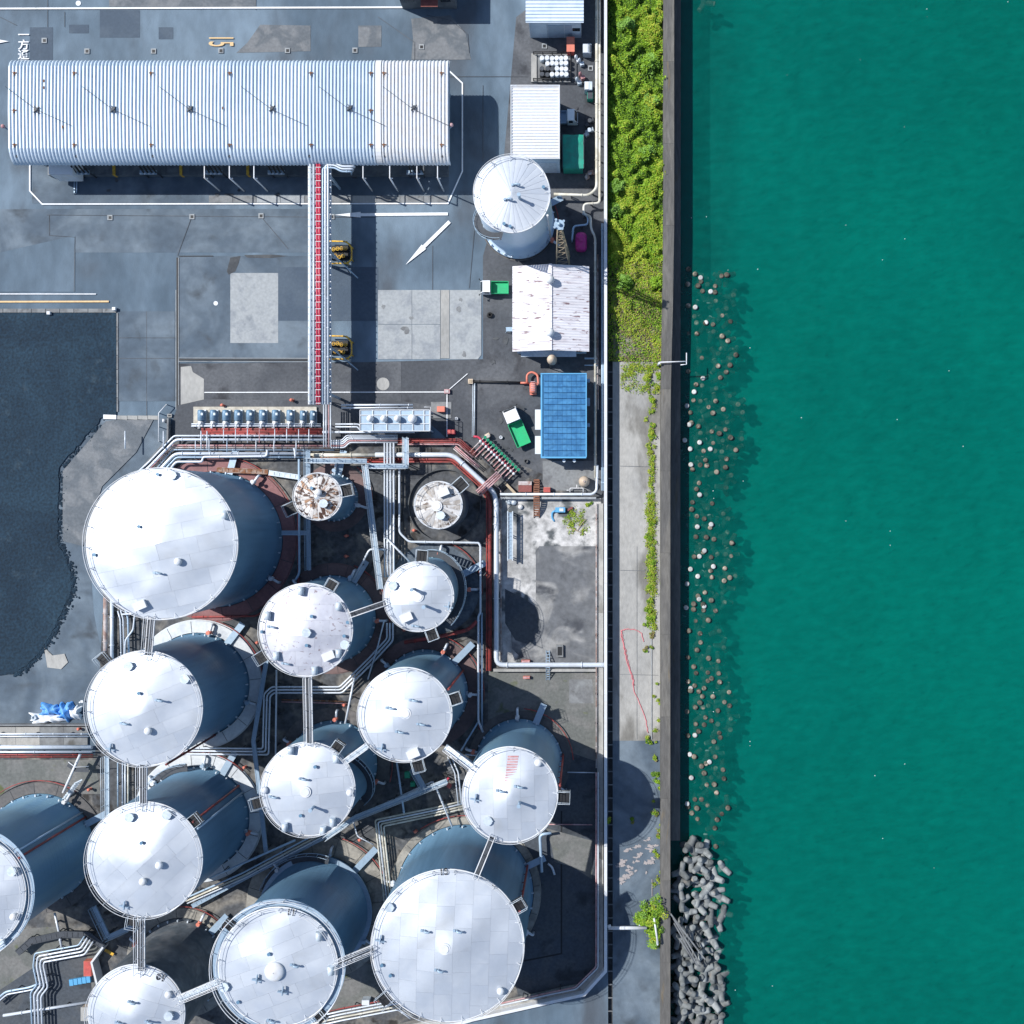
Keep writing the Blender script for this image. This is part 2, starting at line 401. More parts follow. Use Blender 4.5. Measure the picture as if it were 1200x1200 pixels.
def catwalk(label, pts, z, w, mt='steel_blue', rail=True, legs=True, cat='walkway', name='catwalk', z2=None, tread=6, group='grated walkways between the tanks', deck='steel_blue'):
    """grated steel walkway: two stringers, cross bars, a thin deck, handrails and legs"""
    n = len(pts); zs = [z] * n
    if z2 is not None: zs = [z + (z2 - z) * i / (n - 1) for i in range(n)]
    x, y = W(*pts[0], zs[0]); e = empty(name, (x, y, 0), label, cat, group)
    P = [Vector(W3(p[0], p[1], zz)) for p, zz in zip(pts, zs)]
    d = MB(); st = MB(); rl = MB(); lg = MB(); hw = L(w, z) / 2
    for i in range(n - 1):
        a, b = P[i], P[i + 1]; t = (b - a); ln = t.length; t.normalize(); nn = Vector((-t.y, t.x, 0)).normalized()
        ea = a - t * (hw * .98 if i > 0 else 0); eb = b + t * (hw * .98 if i < n - 2 else 0)
        zo = Vector((0, 0, .011 * (i % 2)))
        d.bar(ea + zo, eb + zo, hw * 2 - .1, .03)
        for sgn in (-1, 1):
            o = nn * (hw * sgn)
            st.bar(a + o + Vector((0, 0, -.03)), b + o + Vector((0, 0, -.03)), .09, .2)
            if rail:
                rl.tube([a + o + Vector((0, 0, 1.05)), b + o + Vector((0, 0, 1.05))], .035, 5)
                rl.tube([a + o + Vector((0, 0, .55)), b + o + Vector((0, 0, .55))], .025, 4)
                m = max(1, int(ln / 1.6))
                for j in range(m + 1):
                    p = a + (b - a) * (j / m) + o; rl.bar(p, p + Vector((0, 0, 1.05)), .05, .05)
        m = max(1, int(ln / (tread / 9.6)))
        for j in range(1, m):
            p = a + (b - a) * (j / m) + Vector((0, 0, .03)); d.bar(p - nn * hw * .96, p + nn * hw * .96, .06, .05)
        if legs:
            m = max(1, int(ln / 5))
            for j in range(m + 1):
                p = a + (b - a) * ((j + .08) / (m + .16))
                for sgn in (-1, 1):
                    q = p + nn * hw * sgn; lg.bar((q.x, q.y, 0), (q.x, q.y, p.z - .14), .1, .1)
    d.build('deck', deck, e); st.build('stringer', mt, e)
    if rail: rl.build('handrail', mt, e)
    if legs: lg.build('leg', 'steel_dark', e)
    return e
# ------------------------------------------------------------------ the ground
def flat(name, x0, y0, x1, y1, z, mt):
    b = MB(); a = W(x0, y0); c = W(x1, y1)
    b.add([(a[0], c[1], z), (c[0], c[1], z), (c[0], a[1], z), (a[0], a[1], z)], [(0, 1, 2, 3)])
    return tag(b.build(name, mt, None, (0, 0, 0)), kind='structure')
flat('ground', -1400, -1400, 712.6, 2600, 0, 'asphalt')
flat('path', 718, 424, 779, 868, 0, 'concrete_path')
flat('path', 718, 868, 779, 2600, 0, 'asphalt_lane')
flat('soil_strip', 718, -1400, 779, 424, 0, 'soil')
# drain beside the boundary wall: floor, two sides and the struts across it
e = empty('drain_channel', W3(715, 600, -.6), None, None); e['kind'] = 'structure'
b = MB(); x0, x1 = W(712.6, 0)[0], W(718, 0)[0]; ya, yb = W(0, -1400)[1], W(0, 2600)[1]
b.add([(x0, yb, -.6), (x1, yb, -.6), (x1, ya, -.6), (x0, ya, -.6)], [(0, 1, 2, 3)])
b.add([(x0, yb, -.6), (x0, yb, 0), (x0, ya, 0), (x0, ya, -.6)], [(0, 3, 2, 1)])
b.add([(x1, yb, -.6), (x1, yb, 0), (x1, ya, 0), (x1, ya, -.6)], [(0, 1, 2, 3)])
b.build('channel', 'concrete_dark', e)
for i in range(50):
    b = MB(); p = W3(715.3, 436 + i * 15.6, -.06); b.box(p, (x1 - x0 - .006, .12, .1)); b.build('strut', 'concrete_grey', e)

# yard patches, from the broad ones to the small ones
sheet('yard_apron', [(566, 300), (600, 180), (712, 150), (712, 600), (575, 560), (480, 475), (440, 470), (440, 424), (566, 421)], 'asphalt_yard')
sheet('yard_apron', [(605, 20), (712, -60), (712, 160), (590, 190)], 'asphalt_yard')
sheet('asphalt_lane', R4(-200, 245, 360, 296), 'asphalt_lane')
sheet('asphalt_patch', R4(117, 12, 164, 44), 'asphalt_new'); sheet('asphalt_patch', R4(35, 32, 62, 74), 'asphalt_new')
sheet('asphalt_patch', R4(81, 29, 104, 39), 'asphalt_new'); sheet('asphalt_patch', R4(186, 32, 203, 46), 'asphalt_new')
sheet('asphalt_patch', [(305, 29), (364, 30), (364, 60), (277, 62), (290, 50)], 'asphalt_old')
sheet('asphalt_patch', R4(128, -20, 300, 8), 'asphalt_old')
sheet('asphalt_patch', R4(420, 30, 447, 55), 'asphalt_old')
sheet('asphalt_patch', [(482, 22), (528, 18), (546, 40), (552, 70), (482, 70), (484, 45)], 'asphalt_old')
sheet('asphalt_patch', R4(207, 300, 362, 420), 'asphalt_lane')
sheet('asphalt_patch', [(207, 426), (470, 424), (470, 475), (207, 475)], 'asphalt_yard')
sheet('concrete_pad', R4(270, 320, 326, 402), 'concrete_pale')
sheet('asphalt_patch', R4(326, 313, 443, 376), 'asphalt_new')
sheet('asphalt_patch', [(0, 296), (88, 276), (88, 342), (0, 342)], 'asphalt')
sheet('bay_floor', [(38, 80), (526, 80), (526, 238), (38, 238)], 'asphalt_lane')
for (x0, x1) in ((0, 120), (150, 260)):
    sheet('asphalt_patch', R4(138 + x0 * .2, 365, 205, 470), 'asphalt_lane') if x0 == 0 else None
# concrete slabs south of the one-way arrows, each its own slab with an open joint
e = empty('slab_apron', W3(500, 380, 0), None, None); e['kind'] = 'structure'
for (x0, y0, x1, y1, mt) in ((443, 340, 482.6, 380, 'concrete_pale'), (483, 340, 516, 380, 'concrete_pale'), (516.5, 340, 526.5, 420, 'concrete_path'), (527, 340, 564, 420, 'concrete_pale'), (443, 380.5, 482.6, 421, 'concrete_pale'), (483, 380.5, 516, 421, 'concrete_pale')):
    p = [W(x0, y0), W(x1, y0), W(x1, y1), W(x0, y1)]
    if x1 == 564: p = [W(x0, y0), W(x1, y0), W(564, 416), W(560, 421), W(x0, 421)]
    MB().prism(p, .001, .055 + random.uniform(0, .006)).build('slab', mt, e)
e = empty('bay_slabs', W3(390, 234, 0), None, None); e['kind'] = 'structure'
for i in range(10):
    x0 = 245 + i * 28
    MB().prism([W(x0, 229.5), W(x0 + 27.6, 229.5), W(x0 + 27.6, 237.6), W(x0, 237.6)], .02, .075 + random.uniform(0, .008)).build('slab', random.choice(('concrete_pale', 'concrete_path', 'concrete_grey')), e)
sheet('concrete_pad', [(212, 430), (224, 429), (226, 436), (239, 444), (239, 476), (212, 478)], 'concrete_path')
sheet('oil_stain', [(266, 318), (270, 302), (282, 300), (280, 308), (276, 318), (268, 322)], 'concrete_dark')
sheet('oil_stain', [(286, 299), (320, 298.5), (338, 300), (318, 302.5), (290, 302)], 'concrete_dark')
for P in ([(172, 365), (172, 487)], [(55, 252), (440, 255)], [(58, 252), (58, 276), (88, 278), (87, 342)], [(507, 288), (507, 340)], [(556, 270), (550, 338)], [(300, -10), (300, 12)], [(56, -20), (56, 32)], [(76, 14), (76, 32)], [(0, 20), (20, 30)],
          [(225, 254), (208, 300)], [(306, 254), (338, 292)], [(566, 100), (566, 190)], [(500, 90), (620, 90)], [(138, 396), (205, 396)], [(138, 420), (205, 420)], [(550, 62), (548, 40), (528, 24), (500, 18)], [(443, 20), (486, 50), (486, 72)]):
    line('asphalt_joint', P, .55, 'asphalt_yard')
rw = random.Random(3)
def wear(x0, y0, x1, y1, n, mt, wx, wy):
    for i in range(n):
        px, py = rw.uniform(x0, x1), rw.uniform(y0, y1); k = rw.randint(9, 14); a, c_ = rw.uniform(*wx), rw.uniform(*wy)
        ZC[0] += .0006; sheet('worn_patch', [(px + a * rw.uniform(.55, 1.2) * cos(2 * pi * j / k), py + c_ * rw.uniform(.55, 1.2) * sin(2 * pi * j / k)) for j in range(k)], mt, z=ZC[0])
wear(446, 345, 560, 418, 7, 'concrete_grey', (1.5, 4), (2, 5)); wear(575, 385, 622, 560, 9, 'concrete_dark', (1.5, 5), (1.5, 5)); wear(40, 204, 520, 234, 8, 'concrete_dark', (2, 6), (1.5, 3))
line('drain_groove', [(208, 302), (208, 482)], 1.8, 'black'); line('drain_groove', [(207, 421.5), (362, 422)], 1.8, 'black')
for (a, c) in (((206.4, 340), (206.4, 480)), ((209.6, 302), (209.6, 480)), ((209, 423.6), (362, 424.2)), ((209, 419.6), (362, 420))):
    line('drain_edge', [a, c], .7, 'concrete_pale')
line('drain_groove', [(210, 300.4), (250, 300.2)], 1, 'black')
sheet('pump_apron', [(209, 475), (240, 468), (470, 470), (505, 475), (505, 520), (215, 522), (195, 515)], 'asphalt_yard')

# dark gravel field with its ragged edge, slightly domed
GP = [(-300, 367), (136.5, 367), (137, 488), (122, 488), (70, 548), (69, 600), (68, 634), (76, 652), (84, 672), (84, 690), (80, 702), (72, 720), (60, 744), (48, 762), (32, 780), (16, 790), (-300, 800)]
gp2 = []
for i, p in enumerate(GP):
    q = GP[(i + 1) % len(GP)]; gp2.append(p)
    if 3 <= i <= 15:
        n = max(1, int(sqrt((q[0] - p[0]) ** 2 + (q[1] - p[1]) ** 2) / 5)) if i < 15 else 40
        for j in range(1, n):
            t = j / n; gp2.append((p[0] + (q[0] - p[0]) * t + random.uniform(-1.2, 1.2), p[1] + (q[1] - p[1]) * t + random.uniform(-1.2, 1.2)))
gz = ZC[0] + .05
b = MB(); q = [W(*p) for p in gp2][::-1]; b.prism(q, .001, gz); o = b.build('gravel_field', 'gravel_dark'); tag(o, kind='structure')
sheet('dust_apron', [(137, 488), (196, 490), (197, 512), (166, 550), (128, 590), (104, 640), (110, 720), (122, 780), (122, 848), (-300, 848), (-300, 802), (16, 790), (48, 762), (72, 720), (84, 690), (84, 672), (68, 634), (69, 548), (122, 490)], 'asphalt_lane', z=.010)
sheet('dust_apron', [(137, 492), (180, 492), (160, 530), (120, 570), (98, 640), (74, 634), (74, 552), (124, 494)], 'asphalt_old')
sheet('dust_apron', [(52, 758), (62, 768), (76, 766), (80, 776), (72, 784), (56, 782)], 'concrete_path')
e = empty('field_kerb', W3(60, 366, 0), None, None); e['kind'] = 'structure'
for i in range(12):
    MB().prism([W(-62 + i * 16.6, 362), W(-46 + i * 16.6, 362), W(-46 + i * 16.6, 366.5), W(-62 + i * 16.6, 366.5)], .002, .13).build('kerb_stone', 'concrete_grey', e)
for i in range(7):
    MB().prism([W(136.9, 367 + i * 16.6), W(138.9, 367 + i * 16.6), W(138.9, 383 + i * 16.6), W(136.9, 383 + i * 16.6)], .002, .12).build('kerb_stone', 'concrete_grey', e)
e2 = empty('field_kerb', W3(160, 489, 0), None, None); e2['kind'] = 'structure'
for i in range(4): MB().prism([W(138 + i * 12, 487), W(149.5 + i * 12, 487.3), W(149.5 + i * 12, 492), W(138 + i * 12, 491.5)], .002, .16).build('kerb_stone', 'concrete_path', e2)
MB().prism([W(122, 486), W(137, 486.5), W(137, 491.5), W(122, 491)], .002, .22).build('kerb_stone', 'steel_white', e2)

# floors of the tank yard
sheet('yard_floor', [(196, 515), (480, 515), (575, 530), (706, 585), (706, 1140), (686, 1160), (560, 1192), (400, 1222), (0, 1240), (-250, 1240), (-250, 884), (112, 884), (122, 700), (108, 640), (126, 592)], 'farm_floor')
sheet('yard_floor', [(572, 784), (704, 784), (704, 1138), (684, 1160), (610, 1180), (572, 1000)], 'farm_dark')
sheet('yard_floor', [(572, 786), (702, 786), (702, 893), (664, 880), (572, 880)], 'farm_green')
sheet('yard_floor', [(-250, 890), (112, 890), (118, 930), (60, 930), (0, 960), (-250, 960)], 'farm_green')
sheet('yard_floor', [(0, 1090), (70, 1085), (120, 1110), (110, 1160), (60, 1180), (0, 1190)], 'farm_green')
sheet('yard_floor', [(0, 1160), (60, 1120), (100, 1115), (106, 1130), (110, 1190), (60, 1260), (0, 1260)], 'farm_dark')
sheet('yard_floor', [(395, 1120), (436, 1130), (452, 1180), (392, 1195), (385, 1170)], 'farm_green')
sheet('bund_floor', R4(584, 584, 704, 777), 'bund_floor')
sheet('bund_slab', [(632, 640), (702, 640), (702, 776), (616, 776), (600, 760), (596, 700), (628, 706), (628, 646)], 'bund_slab')
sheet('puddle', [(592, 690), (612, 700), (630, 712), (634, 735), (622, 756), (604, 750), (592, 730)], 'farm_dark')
sheet('concrete_pad', R4(636, 540, 700, 575), 'concrete_grey')
sheet('pump_pad_slab', [(667, 796), (694, 796), (696, 824), (667, 824)], 'concrete_grey')
line('drain_groove', [(658, 950), (658, 1117), (612, 1126)], 1.8, 'black')
line('floor_joint', [(500, 592), (560, 560)], .8, 'black'); line('floor_joint', [(470, 582), (476, 640)], .8, 'black')
sheet('concrete_patch', [(640, 970), (694, 985), (694, 1030), (670, 1015), (650, 1010), (646, 990)], 'farm_green')

# markings
line('lane_line', [(-300, 11.5), (492, 9)], 2.0, 'paint_white')
line('bay_line', [(35.5, 190), (35.5, 224), (50, 239.5), (525, 238.8), (542, 201), (542, 98), (527, 84)], 1.6, 'paint_white')
line('lane_line', [(-300, 344.5), (113, 344.8)], 1.1, 'paint_white'); line('lane_line', [(-300, 354.5), (128, 353.5)], 2, 'paint_yellow')
line('lane_line', [(240, 460), (524, 459.5)], 1.1, 'paint_white'); line('lane_line', [(524, 459.5), (524, 512)], 1.1, 'paint_white'); line('lane_line', [(526, 457), (548, 438)], .8, 'paint_white')
def arrow(name, tail, head, w, hw, hl):
    t = Vector(tail); h = Vector(head); d = (h - t).normalized(); n = Vector((-d.y, d.x)); q = h - d * hl
    P = [t + n * w, q + n * w, q + n * hw, h, q - n * hw, q - n * w, t - n * w]
    sheet(name, [(p.x, p.y) for p in P], 'paint_white')
arrow('direction_arrow', (525, 251), (392, 252.2), 1.7, 3.4, 31); arrow('direction_arrow', (527, 260), (475.5, 310.5), 2.0, 3.6, 30)
arrow('direction_arrow', (-60, 49), (11, 49), 1.5, 2.6, 14)
def text(name, s, px, py, size, mt, rz=0.0, z=None, parent=None, sx=1.0, kind='structure', font=True, align='CENTER'):
    if z is None: z = ZC[0]; ZC[0] += .0016
    cu = bpy.data.curves.new(name, 'FONT'); cu.body = s; cu.align_x = align; cu.align_y = 'CENTER'; cu.size = size; cu.offset = .02
    cu.space_line = .95
    t_ = bpy.data.objects.new(name, cu); COL.objects.link(t_); bpy.context.view_layer.update()
    me = bpy.data.meshes.new_from_object(t_.evaluated_get(bpy.context.evaluated_depsgraph_get())); bpy.data.objects.remove(t_)
    o = bpy.data.objects.new(name, me); COL.objects.link(o); me.materials.clear(); me.materials.append(MT[mt])
    x, y = W(px, py, z); loc = Vector((x, y, z))
    if parent is not None: loc -= Vector(WL.get(parent.name, tuple(parent.location))); o.parent = parent
    o.location = loc; o.rotation_euler = (0, 0, rz); o.scale = (sx, 1, 1)
    if kind and parent is None: o['kind'] = kind
    return o
text('speed_marking', '15', 257.5, 48, 4.3, 'paint_yellow', -pi / 2, sx=.34)
text('one_way_marking', '一\n方\n通\n行', 27.5, 59, 1.28, 'paint_white', 0, sx=1.1)
for (x, y) in ((102, 60), (180, 60), (259, 59.4), (337, 59.3), (416, 59), (494, 55), (129, 255), (225, 254), (306, 253), (389, 254), (638, 54), (692, 80), (52, 47.5)):
    e = empty('drain_grate', W3(x, y, 0), 'small square drain cover set in the asphalt of the yard', 'drain', 'drain covers set in the yard')
    MB().box(W3(x, y, .06), (.62, .62, .12)).build('rim', 'concrete_pale', e)
    b = MB(); b.box(W3(x, y, .118), (.36, .36, .02))
    b.build('grate', 'black', e)
for (x, y, r, l) in ((92, 4, 3, 'round white manhole disc by the lane line'), (253, 355.5, 2.6, 'round white manhole disc left of the pale concrete pad'), (449, 450, 7.5, 'pale round patch of spilled cement by the pipe bridge shadow')):
    o = MB().cyl(W3(x, y, .001), L(r), .06, 18).build('manhole_cover', 'steel_white' if r < 5 else 'concrete_path'); tag(o, l, 'manhole cover')

# ------------------------------------------------------------------ the sea
xs = W(795, 0)[0]
b = MB(); x2 = 430; y1, y2 = -430, 430
n1, n2 = 44, 60
vs = []; fs = []
for i in range(n1 + 1):
    t = (i / n1) ** 2.2; x = xs - 2 + (x2 - xs + 2) * t
    for j in range(n2 + 1):
        y = y1 + (y2 - y1) * j / n2
        d = max(0, x - xs); z = -4.6 - 1.2 * min(1, d / 16) + .25 * sin(x * .9) * sin(y * .35)
        vs.append((x, y, z))
for i in range(n1):
    for j in range(n2):
        a = i * (n2 + 1) + j; fs.append((a, a + n2 + 1, a + n2 + 2, a + 1))
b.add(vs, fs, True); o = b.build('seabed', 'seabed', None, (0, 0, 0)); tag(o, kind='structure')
# rubble by the wall painted dark to blend shadow edges, teal bed beyond
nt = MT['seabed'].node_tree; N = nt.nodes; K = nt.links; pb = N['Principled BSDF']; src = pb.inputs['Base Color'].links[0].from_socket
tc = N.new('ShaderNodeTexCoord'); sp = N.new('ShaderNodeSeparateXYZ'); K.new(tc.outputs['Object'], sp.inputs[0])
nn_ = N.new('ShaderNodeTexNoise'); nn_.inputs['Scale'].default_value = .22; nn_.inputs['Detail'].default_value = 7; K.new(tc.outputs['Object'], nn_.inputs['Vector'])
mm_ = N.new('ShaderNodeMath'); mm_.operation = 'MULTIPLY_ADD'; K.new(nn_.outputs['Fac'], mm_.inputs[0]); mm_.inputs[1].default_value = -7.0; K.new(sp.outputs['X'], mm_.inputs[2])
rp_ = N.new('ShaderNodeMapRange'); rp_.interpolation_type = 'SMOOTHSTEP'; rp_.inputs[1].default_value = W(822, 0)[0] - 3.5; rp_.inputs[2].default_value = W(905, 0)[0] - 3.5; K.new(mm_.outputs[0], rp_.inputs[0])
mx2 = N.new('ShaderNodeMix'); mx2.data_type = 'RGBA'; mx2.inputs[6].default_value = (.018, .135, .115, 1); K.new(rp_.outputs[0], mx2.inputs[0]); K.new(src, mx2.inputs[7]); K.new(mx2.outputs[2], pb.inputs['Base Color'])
SEA = -1.6
m = bpy.data.materials.new('sea'); m.use_nodes = True; nt = m.node_tree; N = nt.nodes; K = nt.links; N.remove(N['Principled BSDF'])
out = N['Material Output']; tr = N.new('ShaderNodeBsdfTransparent'); gl = N.new('ShaderNodeBsdfGlossy'); gl.inputs['Roughness'].default_value = .12
df = N.new('ShaderNodeBsdfDiffuse'); SEA_DF = df
fr = N.new('ShaderNodeFresnel'); fr.inputs['IOR'].default_value = 1.33
m1 = N.new('ShaderNodeMixShader'); m2 = N.new('ShaderNodeMixShader'); m3 = N.new('ShaderNodeMixShader'); m1.inputs[0].default_value = .42
tc = N.new('ShaderNodeTexCoord')
def nz(sc, det, stretch=(1, 1, 1)):
    mp = N.new('ShaderNodeMapping'); mp.inputs['Scale'].default_value = stretch; K.new(tc.outputs['Object'], mp.inputs[0])
    n = N.new('ShaderNodeTexNoise'); n.inputs['Scale'].default_value = sc; n.inputs['Detail'].default_value = det; K.new(mp.outputs[0], n.inputs['Vector']); return n.outputs['Fac']
na = nz(.9, 8, (.8, 1.3, 1)); nb_ = nz(.12, 3, (1, .45, 1))
ma = N.new('ShaderNodeMath'); ma.operation = 'MULTIPLY_ADD'; K.new(nb_, ma.inputs[0]); ma.inputs[1].default_value = 1.6; K.new(na, ma.inputs[2])
bp = N.new('ShaderNodeBump'); bp.inputs['Strength'].default_value = .38; bp.inputs['Distance'].default_value = .5; K.new(ma.outputs[0], bp.inputs['Height'])
for q in (gl, df, fr): K.new(bp.outputs[0], q.inputs['Normal'])
cr = N.new('ShaderNodeMix'); cr.data_type = 'RGBA'; cr.inputs[6].default_value = (.0, .120, .096, 1); cr.inputs[7].default_value = (.0, .198, .155, 1)
mr_ = N.new('ShaderNodeMapRange'); mr_.inputs[1].default_value = .38; mr_.inputs[2].default_value = .68
mx_ = N.new('ShaderNodeMath'); mx_.operation = 'MULTIPLY_ADD'; K.new(nz(.7, 9, (.7, 1.5, 1)), mx_.inputs[0]); mx_.inputs[1].default_value = .5
my_ = N.new('ShaderNodeMath'); my_.operation = 'MULTIPLY'; K.new(nz(.025, 4), my_.inputs[0]); my_.inputs[1].default_value = .5; K.new(my_.outputs[0], mx_.inputs[2])
K.new(mx_.outputs[0], mr_.inputs[0]); K.new(mr_.outputs[0], cr.inputs[0]); K.new(cr.outputs[2], df.inputs['Color'])
# small pale flecks painted into the water surface as sun glints
vo = N.new('ShaderNodeTexVoronoi'); vo.inputs['Scale'].default_value = 1.1; K.new(tc.outputs['Object'], vo.inputs['Vector'])
f1 = N.new('ShaderNodeMath'); f1.operation = 'LESS_THAN'; f1.inputs[1].default_value = .055; K.new(vo.outputs['Distance'], f1.inputs[0])
f2 = N.new('ShaderNodeMath'); f2.operation = 'GREATER_THAN'; f2.inputs[1].default_value = .52; K.new(nz(.09, 4), f2.inputs[0])
sx = N.new('ShaderNodeSeparateColor'); K.new(vo.outputs['Color'], sx.inputs[0])
f3 = N.new('ShaderNodeMath'); f3.operation = 'GREATER_THAN'; f3.inputs[1].default_value = .90; K.new(sx.outputs[0], f3.inputs[0])
f4 = N.new('ShaderNodeMath'); f4.operation = 'MULTIPLY'; K.new(f1.outputs[0], f4.inputs[0]); K.new(f2.outputs[0], f4.inputs[1])
f5 = N.new('ShaderNodeMath'); f5.operation = 'MULTIPLY'; K.new(f4.outputs[0], f5.inputs[0]); K.new(f3.outputs[0], f5.inputs[1])
fo = N.new('ShaderNodeBsdfDiffuse'); fo.inputs['Color'].default_value = (.7, .75, .75, 1)
K.new(tr.outputs[0], m1.inputs[1]); K.new(df.outputs[0], m1.inputs[2])
K.new(fr.outputs[0], m2.inputs[0]); K.new(m1.outputs[0], m2.inputs[1]); K.new(gl.outputs[0], m2.inputs[2])
K.new(f5.outputs[0], m3.inputs[0]); K.new(m2.outputs[0], m3.inputs[1]); K.new(fo.outputs[0], m3.inputs[2])
K.new(m3.outputs[0], out.inputs['Surface'])
va = N.new('ShaderNodeVolumeAbsorption'); va.inputs['Color'].default_value = (.02, .62, .60, 1); va.inputs['Density'].default_value = .24
K.new(va.outputs[0], out.inputs['Volume']); MT['sea'] = m
b = MB(); b.prism([(xs - 1, y1 + 1), (x2 - 1, y1 + 1), (x2 - 1, y2 - 1), (xs - 1, y2 - 1)], -8, SEA); o = b.build('sea_water', 'sea', None, (0, 0, 0)); tag(o, kind='structure')

# ------------------------------------------------------------------ sea wall: a parapet in cast lengths and a ledge at its foot
e = empty('sea_wall', W3(782, 600, 0), 'weathered concrete sea wall running between the path and the water', 'sea wall')
def swx(y): return (777.5, 790.0) if y < 300 else ((774.5, 785.5) if y > 480 else (777.5 - 3 * (y - 300) / 180, 790 - 4.5 * (y - 300) / 180))
y = -600
while y < 1900:
    y2_ = y + 96; zt = 1.7 + random.uniform(-.008, .008)
    a0, a1 = swx(y); c0, c1 = swx(y2_ - .15)
    MB().prism([W(a0, y, zt), W(a1, y, zt), W(c1, y2_ - .15, zt), W(c0, y2_ - .15, zt)], -4.5, zt).build('parapet', 'seawall', e); y = y2_
b = MB(); b.prism([W(785, -600, -.5), W(798.3, -600, -.5), W(797, 985, -.5), W(784, 985, -.5)], -5, -.5); b.build('ledge', 'seawall', e)

# ------------------------------------------------------------------ storage tanks
def plates_rows(par, cx, cy, z, R, rise, ang, rw, cl, mt, seam):
    base = MB(); n = 72
    base.lathe((cx, cy, z), [(R, -.2), (R - .02, -.06), (R * .66, rise * .34 - .08), (R * .33, rise * .67 - .08), (.03, rise - .08)], n, True, False)
    roof = base.build('roof', seam, par)
    ph = [random.uniform(0, 6.28) for _ in range(6)]
    def und(x, y): return .085 * sin(x * .62 + ph[0] + .5 * sin(y * .4 + ph[4])) * sin(y * .85 + ph[1]) + .030 * sin(x * 1.1 + y * 1.3 + ph[2]) + .012 * sin(y * 2.1 - x * .7 + ph[3])
    ca, sa = cos(ang), sin(ang); Rr = R - .05
    j = 0; y = -Rr - random.uniform(0, rw * .6)
    while y < Rr:
        y0, y1 = max(y, -Rr), min(y + rw, Rr)
        x = -Rr - random.uniform(0, cl)
        while x < Rr:
            x0, x1 = max(x, -Rr), min(x + cl, Rr); x += cl
            if y1 - y0 < .12 or x1 - x0 < .12: continue
            g = .005; nx, ny = 6, 4
            dz = random.uniform(.06, .07); tx, ty = random.uniform(-.002, .002), random.uniform(-.004, .004)
            vs = []
            for b_ in range(ny + 1):
                yy = y0 + g + (y1 - y0 - 2 * g) * b_ / ny; w = sqrt(max(0, Rr * Rr - yy * yy))
                for a_ in range(nx + 1):
                    xx = min(max(x0 + g + (x1 - x0 - 2 * g) * a_ / nx, -w), w)
                    r = sqrt(xx * xx + yy * yy)
                    vs.append((cx + xx * ca - yy * sa, cy + xx * sa + yy * ca, z + rise * (1 - r / R) + und(xx, yy) * min(1, (R - r) / 1.2 + .15) + dz + tx * (xx - x0) + ty * (yy - y0)))
            if max(v[0] for v in vs) - min(v[0] for v in vs) < .1 or max(v[1] for v in vs) - min(v[1] for v in vs) < .1: continue
            Wd = nx + 1; fs = []
            for b_ in range(ny):
                for a_ in range(nx):
                    q = [b_ * Wd + a_, b_ * Wd + a_ + 1, b_ * Wd + Wd + a_ + 1, b_ * Wd + Wd + a_]
                    A = (Vector(vs[q[2]]) - Vector(vs[q[0]])).cross(Vector(vs[q[3]]) - Vector(vs[q[1]])).length
                    if A > 1e-5: fs.append(q)
            if len(fs) < 2: continue
            m = MB(); m.add(vs, fs, True)
            rim = [a_ for a_ in range(Wd)] + [b_ * Wd + nx for b_ in range(1, ny + 1)] + [ny * Wd + a_ for a_ in range(nx - 1, -1, -1)] + [b_ * Wd for b_ in range(ny - 1, 0, -1)]
            top = [vs[i] for i in rim]; bot = [(p[0], p[1], p[2] - .03) for p in top]; k = len(rim)
            m.add(top + bot, [(i, k + i, k + (i + 1) % k, (i + 1) % k) for i in range(k)])
            m.build('roof_plate', mt, roof)
        y += rw; j += 1
    return roof
def plates_pie(par, cx, cy, z, R, rise, n, mt, seam):
    sag = .035 if n < 28 else .008
    base = MB(); base.lathe((cx, cy, z), [(R, -.02), (R, 0), (.03, rise)], 72, True, False); roof = base.build('roof', seam, par)
    for i in range(n):
        a0, a1 = 2 * pi * i / n, 2 * pi * (i + 1) / n; dz = random.uniform(.012, .035); vs = []; fs = []
        for j in range(5):
            r = .35 + (R - .4) * j / 4; g = .012 / r
            for k in range(4):
                t = a0 + g + (a1 - a0 - 2 * g) * k / 3
                vs.append((cx + r * cos(t), cy + r * sin(t), z + rise * (1 - r / R) + dz + sag * sin(pi * k / 3) * r / R))
        for j in range(4):
            for k in range(3): fs.append((j * 4 + k, j * 4 + 4 + k, j * 4 + 5 + k, j * 4 + k + 1))
        m = MB(); m.add(vs, fs, True)
        rim = [0, 4, 8, 12, 16, 17, 18, 19, 15, 11, 7, 3, 2, 1]; top = [vs[q] for q in rim]; bot = [(p[0], p[1], p[2] - .035) for p in top]; k = len(rim)
        m.add(top + bot, [(q, k + q, k + (q + 1) % k, (q + 1) % k) for q in range(k)])
        m.build('roof_plate', mt, roof)
    return roof
